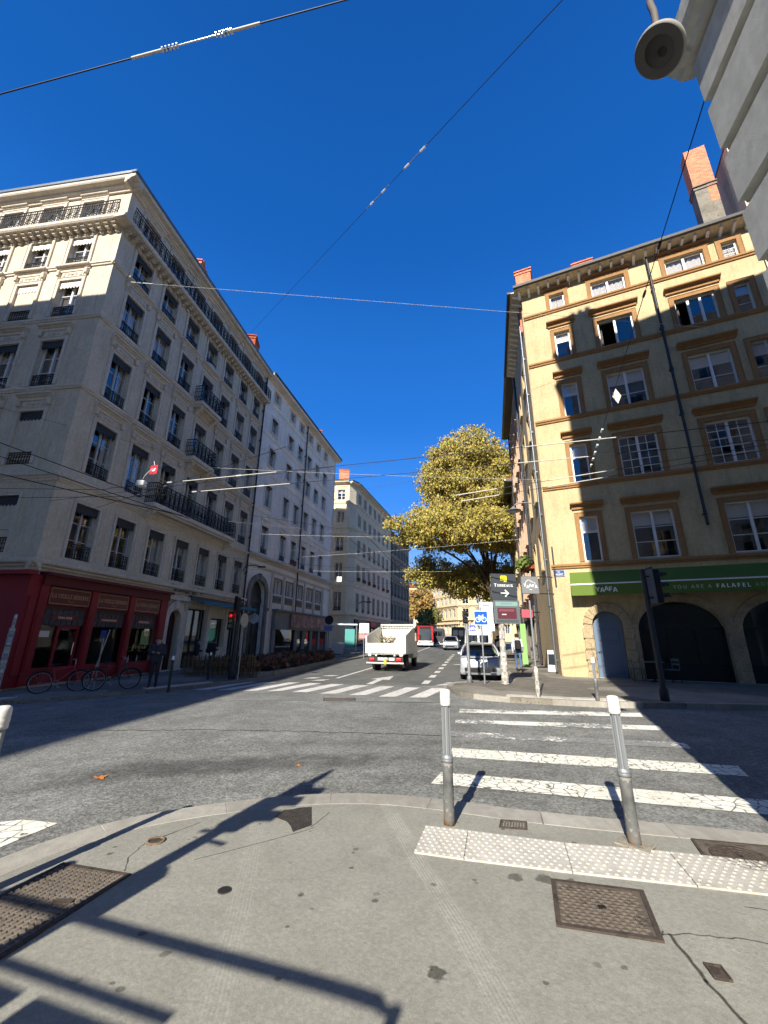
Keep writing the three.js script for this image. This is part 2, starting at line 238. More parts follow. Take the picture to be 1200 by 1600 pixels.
// pavement on the far right corner (shops) and on the far left (wine shop)
const farPaveTex = dataTex(1024, (u, v) => { const g = fbm(u, v, 200, 2, 41), b = fbm(u, v, 6, 4, 42), m = fbm(u, v, 30, 3, 43), pa = fbm(u, v, 3, 2, 47); let k = 148 + (g - .5) * 36 + (b - .5) * 50 + (m - .5) * 26; if (pa > .6) k -= 30; return [k + 4, k, k - 8]; }, true, .16);
M.farPave = std('#d8d4ca', .92, { map: farPaveTex, bumpMap: paveBump, bumpScale: .006 });

const rightPave = structure(group('pavement')); rightPave.userData.label = 'grey pavement in front of the yellow building';
const rightKerb = smoothLine([[34, 9.4], [16, 10.9], [9.74, 11.3], [7.26, 11.45], [5.79, 11.52], [4.32, 11.92], [3.2, 12.4], [2.45, 13.2], [2.22, 14.2], [2.26, 15.4], [2.7, 16.35], [3.8, 16.75], [4.8, 17.0], [5.2, 17.9], [5.55, 19.2], [9.2, 36], [13.9, 57], [21.5, 92], [30, 130]], 560);
mesh('surface', sheet([...rightKerb.filter((p, i) => i % 2 === 0), [60, 130], [60, 9.4]].reverse(), .13), M.farPave, rightPave, true);
kerbStones(rightKerb.filter(p => p[0] < 22 && p[1] < 48), -1, .2, 1.05, -.05, .139, rightPave, kerbGrey.concat(kerbMats));
tactile([[3.45, 12.42], [4.15, 12.15], [4.3, 12.55], [3.6, 12.82]], rightPave, .14, .09); tactile([[4.15, 12.15], [4.9, 11.95], [5.02, 12.35], [4.3, 12.55]], rightPave, .14, .09); tactile([[4.9, 11.95], [5.65, 11.82], [5.74, 12.22], [5.02, 12.35]], rightPave, .14, .09); tactile([[5.65, 11.82], [6.4, 11.72], [6.46, 12.12], [5.74, 12.22]], rightPave, .14, .09);
const leftPave = structure(group('pavement')); leftPave.userData.label = 'grey pavement in front of the red shop';
const leftKerb = smoothLine([[-34, 12.0], [-20, 12.2], [-14, 12.45], [-11.4, 12.75], [-9.6, 13.45], [-8.1, 14.55], [-6.8, 15.8], [-5.6, 17.4], [-4.75, 18.75], [-4.2, 21], [-3.0, 29.5], [.4, 44], [5.0, 64], [12.5, 96]], 520);
mesh('surface', sheet([...leftKerb.filter((p, i) => i % 2 === 0), [-10, 96], [-34, 30]], .1), M.farPave, leftPave, true);
kerbStones(leftKerb.filter(p => p[0] > -22 && p[1] < 42), 1, .22, 1.05, -.06, .109, leftPave, kerbGrey);
tactile([[-12.3, 13.0], [-11.1, 13.35], [-11.2, 13.75], [-12.4, 13.4]], leftPave, .112, .11); tactile([[-8.0, 15.05], [-7.2, 15.85], [-7.5, 16.15], [-8.3, 15.35]], leftPave, .112, .11); tactile([[-7.2, 15.85], [-6.45, 16.9], [-6.75, 17.15], [-7.5, 16.15]], leftPave, .112, .11);

// painted markings
const paintTex = dataTex(1024, (u, v) => { // thick worn paint broken by a net of fine cracks
  const W = 26; let d1 = 9, d2 = 9; const X = u * W, Y = v * W, xi = Math.floor(X), yi = Math.floor(Y);
  for (let a = -1; a < 2; a++) for (let b = -1; b < 2; b++) { const cx = xi + a, cy = yi + b, mx = ((cx % W) + W) % W, my = ((cy % W) + W) % W, px = cx + hash(mx, my, 1), py = cy + hash(mx, my, 2), d = Math.hypot(X - px, Y - py); if (d < d1) { d2 = d1; d1 = d; } else if (d < d2) d2 = d; }
  const e = d2 - d1, n = fbm(u, v, 40, 3, 77), b = fbm(u, v, 7, 3, 78); let k = 214 + (n - .5) * 40 + (b - .5) * 20;
  const crack = e < .07 * clamp(b * 2.4 - .5, .15, 1) + .01 || n < .22; return crack ? [112, 110, 104] : [k + 6, k + 2, k - 16]; }, true, .28);
M.paintCracked = std('#ffffff', .8, { map: paintTex, bumpMap: paveBump, bumpScale: .004 });
const wornTex = (keep, s) => dataTex(512, (u, v) => { const n = fbm(u, v, 60, 3, s), b = fbm(u, v, 6, 4, s + 3), on = n * .5 + b * .6 < keep; const k = 150 + (n - .5) * 60; return on ? [206 + n * 30, 203 + n * 30, 190 + n * 26] : [k - 26, k - 27, k - 31]; }, true, .4);
M.paintWorn = std('#ffffff', .85, { map: wornTex(.60, 81) }); M.paintFaded = std('#ffffff', .88, { map: wornTex(.43, 87) });
M.paintFresh = std('#d8d6cf', .75, { map: plasterTex });
const mark = (name, label, cat, pts, mat, grp) => { let a = 0; pts.forEach((p, i) => { const q = pts[(i + 1) % pts.length]; a += p[0] * q[1] - q[0] * p[1]; }); const m = mesh(name, sheet(a < 0 ? [...pts].reverse() : pts, .005), mat, null, true); structure(m); m.userData.label = label; return m; };
[[[1.91, 11.07], [6.17, 10.76], [5.9, 10.2], [1.81, 10.56], M.paintWorn], [[1.57, 9.68], [5.62, 9.2], [5.4, 8.76], [1.5, 9.30], M.paintWorn], [[1.29, 8.52], [5.14, 7.76], [4.96, 7.38], [1.2, 8.1], M.paintFaded], [[1.11, 7.27], [4.93, 6.44], [4.69, 5.98], [1.0, 6.76], M.paintCracked], [[.77, 6.03], [4.9, 4.98], [4.6, 4.58], [.59, 5.6], M.paintCracked]].forEach((s, i) => mark('zebra_stripe', ['worn white stripe next to the far kerb', 'thin worn white stripe', 'most faded grey stripe of the crossing', 'cracked white stripe', 'cracked white stripe next to the near kerb'][i], 'stripe', s.slice(0, 4), s[4]));
[[-6.5, 15.35], [-5.6, 15.05], [-4.62, 14.6], [-3.75, 14.35], [-2.87, 14.07], [-1.94, 13.76], [-1.02, 13.46], [-.12, 13.18], [.78, 13.06]].forEach(([x, f]) => mark('zebra_stripe', 'bright white crossing stripe across the main street', 'stripe', [[x, f], [x + .5, f], [x + 1.45, f + 2.45], [x + .97, f + 2.5]], M.paintFresh));
mark('lane_line', 'long white line up the street', 'line', [[-2.03, 18.9], [-1.87, 18.9], [10.5, 81.6], [10.3, 81.6]], M.paintFresh);
for (let i = 0; i < 10; i++) { const f = 16.9 + i * 2.72, x = 1.48 + (f - 16.9) * .208; mark('lane_dash', 'short white lane dash', 'line', [[x, f], [x + .28, f], [x + .56, f + 1.35], [x + .28, f + 1.35]], M.paintFresh); }
mark('arrow_marking', 'white arrow painted in the lane', 'arrow', [[-.62, 16.6], [-.38, 16.6], [.02, 18.5], [.3, 18.42], [.52, 20.3], [-.5, 18.66], [-.22, 18.58]], M.paintFresh);
for (const [x, f] of [[1.95, 16.4], [2.35, 17.1], [-3.4, 18.6], [-2.9, 17.7], [-2.75, 19.8], [4.6, 28.6]]) mark('cycle_marking', 'small white cycle lane mark', 'marking', [[x, f], [x + .5, f + .1], [x + .75, f + .62], [x + .3, f + .5]], M.paintFresh);
mark('zebra_stripe', 'white block by the left kerb corner', 'stripe', [[-3.75, 3.9], [-3.07, 3.96], [-2.95, 4.42], [-3.36, 4.5], [-3.9, 4.35]], M.paintCracked);

// covers and gratings let into the near pavement
const rust = std('#7a726b', .78, { metalness: .2, map: stoneTex, bumpMap: plasterBump, bumpScale: .004 }), rustPale = std('#8f877f', .8, { metalness: .15, map: stoneTex }), rustDark = std('#5f5650', .8, { metalness: .3, map: stoneTex });
function onQuad(q, u, v) { return [mix(mix(q[0][0], q[1][0], u), mix(q[3][0], q[2][0], u), v), mix(mix(q[0][1], q[1][1], u), mix(q[3][1], q[2][1], u), v)]; }
function plate(name, label, q, build, frameW = .03) {
  const c = onQuad(q, .5, .5), t = thing(name, label, 'cover', [c[0], .04 + GY(c[0]), -c[1]]);
  const loc = (u, v) => { const p = onQuad(q, u, v); return [p[0] - c[0], p[1] - c[1]]; };
  const slab = (pts, y0, y1) => { let a = 0; pts.forEach((p, i) => { const r = pts[(i + 1) % pts.length]; a += p[0] * r[1] - r[0] * p[1]; }); if (a < 0) pts = [...pts].reverse(); const g = new THREE.ExtrudeGeometry(new THREE.Shape(pts.map(p => new THREE.Vector2(...p))), { depth: y1 - y0, bevelEnabled: false }).rotateX(-Math.PI / 2).translate(0, y0, 0); return g; };
  const L = Math.hypot(q[1][0] - q[0][0], q[1][1] - q[0][1]), D = Math.hypot(q[3][0] - q[0][0], q[3][1] - q[0][1]), a = frameW / L, b = frameW / D;
  mesh('frame', [slab([loc(0, 0), loc(1, 0), loc(1 - a, b), loc(a, b)], -.02, .012), slab([loc(1, 0), loc(1, 1), loc(1 - a, 1 - b), loc(1 - a, b)], -.02, .012), slab([loc(1, 1), loc(0, 1), loc(a, 1 - b), loc(1 - a, 1 - b)], -.02, .012), slab([loc(0, 1), loc(0, 0), loc(a, b), loc(a, 1 - b)], -.02, .012)], rustDark, t);
  build(t, loc, slab, a * .6, b * .6); return t;
}
// scale-pattern cover
plate('manhole_cover', 'square rusty cover with a raised fish-scale pattern', [[1.03, 3.0], [1.58, 2.87], [1.76, 3.36], [1.19, 3.49]], (t, loc, slab, a, b) => {
  const g = [slab([loc(a, b), loc(1 - a, b), loc(1 - a, 1 - b), loc(a, 1 - b)], -.02, .004)];
  const arc = new THREE.TorusGeometry(.026, .0042, 4, 9, Math.PI), arc2 = new THREE.TorusGeometry(.014, .0036, 4, 7, Math.PI);
  for (let j = 0; j < 13; j++) for (let i = 0; i < 10; i++) { const p = loc(mix(a + .05, .95 - a, (i + (j % 2) * .5) / 10), mix(b + .03, .95 - b, j / 13)); for (const q of [arc, arc2]) g.push(q.clone().rotateX(-Math.PI / 2).rotateY(-.22).translate(p[0], .0045, -p[1])); }
  mesh('lid', g, rust, t); const c = loc(.5, .5); mesh('keyhole', [bx(.045, .012, .03, c[0], .004, -c[1])], M.black, t);
});
// two-leaf iron cover with a square grid, left
plate('manhole_cover', 'large iron cover with a square stud grid beside the bollards', [[-2.58, 2.70], [-1.99, 2.57], [-1.75, 3.5], [-2.33, 3.64]], (t, loc, slab, a, b) => {
  for (let h = 0; h < 2; h++) { const u0 = h ? .503 : a, u1 = h ? 1 - a : .497; const g = [slab([loc(u0, b), loc(u1, b), loc(u1, 1 - b), loc(u0, 1 - b)], -.02, .002)];
    const stud = bx(.022, .009, .022); const n = 7, m = 22;
    for (let j = 0; j < m; j++) for (let i = 0; i < n; i++) { const p = loc(mix(u0, u1, (i + .5) / n), mix(b, 1 - b, (j + .5) / m)); g.push(stud.clone().rotateY(.78).translate(p[0], .005, -p[1])); }
    mesh('leaf', g, rustPale, t); const c = loc(h ? .75 : .25, h ? .62 : .3); mesh('handle_recess', bx(.12, .014, .045, c[0], .006, -c[1]), rustDark, t); }
});
plate('manhole_cover', 'round cover in a square iron frame beside the tactile slabs', [[2.42, 3.62], [2.95, 3.52], [3.2, 4.0], [2.62, 4.12]], (t, loc, slab, a, b) => {
  mesh('surround_plate', slab([loc(a, b), loc(1 - a, b), loc(1 - a, 1 - b), loc(a, 1 - b)], -.02, .004), rust, t);
  const g = [new THREE.CylinderGeometry(.205, .205, .012, 32).translate(0, .004, 0)]; for (const r of [.2, .15, .1, .05]) g.push(new THREE.TorusGeometry(r, .005, 4, 30).rotateX(-Math.PI / 2).translate(0, .01, 0)); for (let i = 0; i < 8; i++) g.push(bx(.36, .005, .008, 0, .011, 0).rotateY(i * Math.PI / 8)); mesh('lid', g, rustDark, t);
}, .02);
plate('drain_grate', 'small rectangular drain grate between the bollards', [[1.05, 4.31], [1.29, 4.27], [1.34, 4.43], [1.11, 4.47]], (t, loc, slab, a, b) => {
  mesh('pit', slab([loc(a, b), loc(1 - a, b), loc(1 - a, 1 - b), loc(a, 1 - b)], -.02, -.001), M.black, t);
  for (let i = 0; i < 9; i++) { const u = a + (i + .5) / 9 * (1 - 2 * a), d = .028; mesh('bar', slab([loc(u - d, b), loc(u + d, b), loc(u + d, 1 - b), loc(u - d, 1 - b)], -.01, .007), rust, t); }
}, .014);
plate('valve_cover', 'little square iron cover beside the crack', [[1.66, 2.62], [1.74, 2.6], [1.76, 2.7], [1.68, 2.72]], (t, loc, slab, a, b) => mesh('lid', slab([loc(a, b), loc(1 - a, b), loc(1 - a, 1 - b), loc(a, 1 - b)], -.02, .004), rustDark, t), .008);
{ // asphalt patch, round caps
  const pt = structure(mesh('pavement_patch', sheet([[-1.0, 4.5], [-.94, 4.66], [-.86, 4.68], [-.8, 4.72], [-.69, 4.74], [-.62, 4.33], [-.76, 4.19], [-.8, 4.3], [-.86, 4.4]].reverse(), .0435), std('#6d6358', .95, { map: asphaltTex, bumpMap: asphaltBump, bumpScale: .01 }), null, true)); pt.userData.label = 'dark rough repair patch in the pavement';
  const t = thing('valve_cover', 'round rusty stop-cock cap by the cracked pavement', 'cover', [-1.84, .04, -4.0]); mesh('ring', new THREE.TorusGeometry(.062, .014, 6, 20).rotateX(-Math.PI / 2), std('#8d7a66', .9, { map: stoneTex }), t); mesh('lid', new THREE.CylinderGeometry(.05, .05, .008, 18).translate(0, .001, 0), rustDark, t);
  const u = thing('valve_cover', 'small dark round cap flush with the pavement', 'cover', [-1.03, .04, -3.33]); mesh('ring', new THREE.TorusGeometry(.042, .005, 5, 18).rotateX(-Math.PI / 2), rustDark, u); mesh('lid', new THREE.CylinderGeometry(.04, .04, .008, 16), M.rubber, u);
}
// ---------------------------------------------------------------- building kit
function Facade(parent, az, ox = 0, of = 0) { // u runs left to right as seen from outside, azimuth az; z of a part points out of the wall
  const a = az * D2R, th = Math.PI / 2 - a, d = [Math.sin(a), -Math.cos(a)], n = [Math.cos(a), Math.sin(a)];
  return { parent, put(o, u = 0, h = 0, out = 0) { o.position.set(ox + d[0] * u + n[0] * out, h, -of + d[1] * u + n[1] * out); o.rotation.y = th; return o; } };
}
const rectHole = (u0, h0, u1, h1) => new THREE.Path([[u0, h0], [u1, h0], [u1, h1], [u0, h1]].map(p => new THREE.Vector2(...p)));
function archPts(u0, h0, u1, top, rise = (u1 - u0) / 2, n = 14) { const c = (u0 + u1) / 2, r = (u1 - u0) / 2, p = [[u0, h0], [u1, h0]]; for (let i = 0; i <= n; i++) { const t = i / n * Math.PI; p.push([c + r * Math.cos(t), top - rise + rise * Math.sin(t)]); } return p; }
function archRing(o0, o1, oTop, oRise, i0, i1, iTop, iRise, h0, n = 16) { const p = [[o0, h0], [i0, h0]]; for (let i = n; i >= 0; i--) { const t = i / n * Math.PI; p.push([(i0 + i1) / 2 + (i1 - i0) / 2 * Math.cos(t), iTop - iRise + iRise * Math.sin(t)]); } p.push([i1, h0], [o1, h0]); for (let i = 0; i <= n; i++) { const t = i / n * Math.PI; p.push([(o0 + o1) / 2 + (o1 - o0) / 2 * Math.cos(t), oTop - oRise + oRise * Math.sin(t)]); } return p; }
const archHole = (...a) => new THREE.Path(archPts(...a).map(p => new THREE.Vector2(...p)));
function wall(F, name, u0, u1, h0, h1, holes, thick, mat) { const m = mesh(name, extr([[u0, h0], [u1, h0], [u1, h1], [u0, h1]], thick, holes).translate(0, 0, -thick), mat, F.parent); return F.put(m); }
function courseGeo(u0, u1, prof) { const L = u1 - u0; return new THREE.ExtrudeGeometry(new THREE.Shape(prof.map(p => new THREE.Vector2(...p))), { depth: L, bevelEnabled: false }).rotateY(-Math.PI / 2).translate(u1, 0, 0); }
const course = (F, name, u0, u1, h, prof, mat) => F.put(mesh(name, courseGeo(u0, u1, prof), mat, F.parent), 0, h);
const stringProf = (p, t) => [[-.02, 0], [p * .5, 0], [p * .6, t * .35], [p, t * .5], [p, t], [-.02, t]];
const corniceProf = (p, t) => [[-.02, 0], [p * .18, 0], [p * .22, t * .2], [p * .5, t * .35], [p * .55, t * .5], [p * .92, t * .6], [p, t * .72], [p, t], [-.02, t]];
const cache = {};
const cached = (k, f) => cache[k] || (cache[k] = (() => { const g = merged(f()); g.userData.done = true; return g; })());
function frameGeo(w, h, leaves, rows, cols, fw, split) { // casement frame; split: height of a transom
  const g = [bb(-w / 2, 0, -.035, -w / 2 + fw, h, .035), bb(w / 2 - fw, 0, -.035, w / 2, h, .035), bb(-w / 2 + fw, 0, -.034, w / 2 - fw, fw, .034), bb(-w / 2 + fw, h - fw, -.034, w / 2 - fw, h, .034)];
  const lw = (w - 2 * fw) / leaves; for (let i = 1; i < leaves; i++) g.push(bx(fw * 1.5, h - 2 * fw, .08, -w / 2 + fw + lw * i, h / 2, 0));
  for (let i = 0; i < leaves; i++) { const x0 = -w / 2 + fw + lw * i; for (let r = 1; r < rows; r++) g.push(bb(x0, fw + (h - 2 * fw) * r / rows - .014, -.02, x0 + lw, fw + (h - 2 * fw) * r / rows + .014, .022)); for (let c = 1; c < cols; c++) g.push(bb(x0 + lw * c / cols - .013, fw, -.021, x0 + lw * c / cols + .013, h - fw, .021)); }
  if (split) g.push(bb(-w / 2 + fw, split - fw * .8, -.037, w / 2 - fw, split + fw * .8, .037)); return g;
}
function railGeo(w, h, style) {
  const g = [bx(w, .03, .035, 0, h, 0), bx(w, .022, .025, 0, h * .82, 0), bx(w, .025, .03, 0, .04, 0)];
  const n = Math.max(4, Math.round(w / .11)); for (let i = 0; i <= n; i++) g.push(bx(.014, h - .02, .014, -w / 2 + .01 + (w - .02) * i / n, h / 2, 0));
  if (style === 'scroll') for (let i = 0; i < n; i++) { const x = -w / 2 + (w) * (i + .5) / n; g.push(new THREE.TorusGeometry(w / n * .36, .009, 4, 8).translate(x, h * .28, 0), new THREE.TorusGeometry(w / n * .30, .008, 4, 8).translate(x, h * .62, 0)); }
  if (style === 'panel') { const m = Math.max(2, Math.round(w / .32)); for (let i = 0; i < m; i++) { const x = -w / 2 + w * (i + .5) / m; g.push(new THREE.TorusGeometry(h * .26, .012, 4, 12).translate(x, h * .45, 0), new THREE.TorusGeometry(h * .13, .014, 4, 10).translate(x, h * .45, 0), bx(.03, h, .03, x + w / m / 2, h / 2, 0)); for (const s of [-1, 1]) g.push(new THREE.TorusGeometry(h * .09, .01, 4, 8).translate(x + s * w / m * .36, h * .68, 0), new THREE.TorusGeometry(h * .09, .01, 4, 8).translate(x + s * w / m * .36, h * .2, 0)); } }
  return g;
}
function scallop(w, h) { const n = Math.max(4, Math.round(w / .14)), p = [[-w / 2, h]]; for (let i = 0; i < n; i++) { const x0 = -w / 2 + w * i / n, s = w / n; p.push([x0, h * .28], [x0 + s * .2, h * .08], [x0 + s * .5, 0], [x0 + s * .8, h * .08]); } p.push([w / 2, h * .28], [w / 2, h]); return extr(p, .02); }
function curtainGeo(w, h, side) { const g = new THREE.PlaneGeometry(w, h, 12, 1), p = g.attributes.position; for (let i = 0; i < p.count; i++) p.setZ(i, Math.sin((p.getX(i) / w) * 22 + side) * .025); g.computeVertexNormals(); return g.translate(0, h / 2, 0); }
// one window with frame, panes and what dresses it. All sizes in metres of the building's own scale
function win(F, u0, h0, w, h, o = {}) {
  const q = { leaves: 2, rows: 3, cols: 1, fw: .055, recess: .2, frame: M.frameWhite, glass: M.glass, ...o };
  const g = F.put(group('window', F.parent), u0 + w / 2, h0), add = (n, k, f, m, z = 0, x = 0, y = 0) => { const e = mesh(n, cached(k, f), m, g); e.position.set(x, y, z); return e; };
  const z = -q.recess;
  if (!q.blind) {
    add('frame', `fr${w}_${h}_${q.leaves}_${q.rows}_${q.cols}_${q.fw}_${q.split || 0}`, () => frameGeo(w, h, q.leaves, q.rows, q.cols, q.fw, q.split), q.frame, z);
    const lw = (w - 2 * q.fw) / q.leaves / q.cols, ph = (h - 2 * q.fw) / q.rows, k = `pn${lw.toFixed(3)}_${ph.toFixed(3)}`;
    for (let i = 0; i < q.leaves * q.cols; i++) { if (q.open && i === 0) continue; for (let r = 0; r < q.rows; r++) { const p = add('pane', k, () => new THREE.PlaneGeometry(lw, ph), q.glass, z - .004, -w / 2 + q.fw + lw * (i + .5), q.fw + ph * (r + .5)); p.rotation.set((rnd() - .5) * .014, (rnd() - .5) * .014, 0); } }
    const dress = q.dress ?? rnd();
    if (dress < .42) { const cw = w * (dress < .16 ? .47 : .24); for (const s of [-1, 1]) add('curtain', `cu${cw.toFixed(2)}_${h}`, () => curtainGeo(cw, h * .97, 0), M.curtain, z - .13, s * (w / 2 - cw / 2 - .02), .01); }
    else if (dress < .58) add('blind', `bl${w}_${h}_${(dress * 10) | 0}`, () => bb(-w / 2 + .03, h * (dress < .5 ? .45 : .7), -.01, w / 2 - .03, h - .02, .01), M.curtain, z - .1);
  } else add('blind_panel', `bp${w}_${h}`, () => bb(-w / 2, 0, -.03, w / 2, h, .03), q.blind, -.09);
  if (q.valance) add('valance', `va${w}_${q.valance}`, () => scallop(w, q.valance), q.valMat || M.lambrequin, -.06, 0, h - q.valance);
  if (q.rail) add('railing', `ra${w}_${q.rail}_${q.railStyle || 'scroll'}`, () => railGeo(w - .02, q.rail, q.railStyle || 'scroll'), M.iron, q.railOut ?? -.04, 0, .02);
  if (q.flowers) { mesh('flower_box', [rb(w * .9, .16, .2, .03, 0, .1, .12)], M.terracotta, g); const fl = []; for (let i = 0; i < 46; i++) { const s = rr(.06, .13); fl.push(new THREE.PlaneGeometry(s, s * 1.5).rotateX(rr(-1.2, 1.2)).rotateY(rr(0, 6)).translate(rr(-w * .45, w * .45), rr(.12, .42), rr(.02, .26))); } mesh('flower_plant', fl, M.flower, g); }
  if (q.trim) {
    const t = q.trimW || .13, p = q.trimOut || .045;
    add('surround', `su${w}_${h}_${t}_${p}`, () => [bb(-w / 2 - t, 0, -.01, -w / 2, h, p), bb(w / 2, 0, -.01, w / 2 + t, h, p), bb(-w / 2 - t, h, -.01, w / 2 + t, h + t, p), bb(-w / 2 - t - .02, -.001, -.01, -w / 2 - t, h + t + .02, p + .02), bb(w / 2 + t, -.001, -.01, w / 2 + t + .02, h + t + .02, p + .02), bb(-w / 2 - t, h + t, -.01, w / 2 + t, h + t + .02, p + .02)], q.trim);
  }
  if (q.sill) add('sill', `si${w}_${q.sill}`, () => bb(-w / 2 - .12, -.09, -.1, w / 2 + .12, -.002, q.sill), q.trim || M.creamTrim);
  if (q.hood) {
    const [hy, hw, hp, kind] = q.hood;
    add('hood', `ho${w}_${h}_${q.hood}`, () => {
      const L = w + 2 * hw, g2 = [courseGeo(-L / 2, L / 2, corniceProf(hp, .2)).translate(0, h + hy, 0), bb(-L / 2 + .06, h + hy - .09, -.01, L / 2 - .06, h + hy, hp * .3)];
      if (kind === 'frieze') { const y = h + .17, hh = hy - .27; g2.push(bb(-w / 2 + .02, y, -.01, w / 2 - .02, y + hh, .035)); for (const s of [-1, 1]) g2.push(rb(.12, hh * .8, .07, .03, s * w * .38, y + hh / 2, .03), rb(.14, .3, .16, .05, s * (w / 2 + hw * .55), h + hy - .16, .06)); g2.push(new THREE.SphereGeometry(.07, 8, 6).scale(1.3, .8, .5).translate(0, y + hh / 2, .04)); for (const s of [-1, 1]) g2.push(new THREE.TorusGeometry(.055, .018, 5, 10).translate(s * w * .17, y + hh / 2, .04)); }
      if (kind === 'pediment') { g2.push(extr([[-L / 2, 0], [L / 2, 0], [L / 2 - .05, .06], [0, .3], [-L / 2 + .05, .06]], hp * .7).translate(0, h + hy + .2, -.01)); }
      return g2; }, q.hoodMat || q.trim || M.creamTrim);
  }
  if (q.label) g.userData.label = q.label;
  return g;
}
function rooms(F, u0, u1, h1, levels, depth, mat = M.room, bay = 4.1, off = 0) {
  const g = [bb(u0, 0, -depth - .2, u1, h1, -depth)]; for (const l of levels) g.push(bb(u0, l - .14 + off, -depth, u1, l + .1 + off, -.42));
  for (let u = u0; u < u1 + .1; u += bay) g.push(bb(u - .06, 0, -depth + .002, u + .06, h1, -.42)); g.push(bb(u0, h1 - .1, -depth - .2, u1, h1 + .1, -.36)); return F.put(mesh('interior', g, mat, F.parent));
}
function chimney(parent, x, y, z, w, d, h, turn, mat, pots = 3) {
  const c = group('chimney', parent); c.position.set(x, y, z); c.rotation.y = turn;
  mesh('stack', [bb(-w / 2, -2, -d / 2, w / 2, h, d / 2), bb(-w / 2 - .05, h - .22, -d / 2 - .05, w / 2 + .05, h - .1, d / 2 + .05), bb(-w / 2 - .07, h, -d / 2 - .07, w / 2 + .07, h + .07, d / 2 + .07)], mat, c);
  for (let i = 0; i < pots; i++) { const p = mesh('pot', cached('pot', () => lathe([[.13, 0], [.11, .25], [.12, .3], [.12, .34], [.09, .34], [.085, .05]], 10)), M.terracotta, c); p.position.set((i - (pots - 1) / 2) * (w / pots), h + .07, 0); } return c;
}
function downpipe(F, u, h0, h1, r = .055, out = .1, mat = M.pipe) { const g = [rod([0, h0, out], [0, h1, out], r, r, 8)]; for (let h = h0 + .5; h < h1; h += 2.4) g.push(bx(r * 3, .05, out, 0, h, out * .55), new THREE.CylinderGeometry(r * 1.25, r * 1.25, .08, 8).translate(0, h + .1, out)); return F.put(mesh('downpipe', g, mat, F.parent), u); }
const apartment = (label, x, y, f, s = 1) => { const t = thing('apartment_building', label, 'building', [x, y, -f]); t.scale.setScalar(s); return t; };

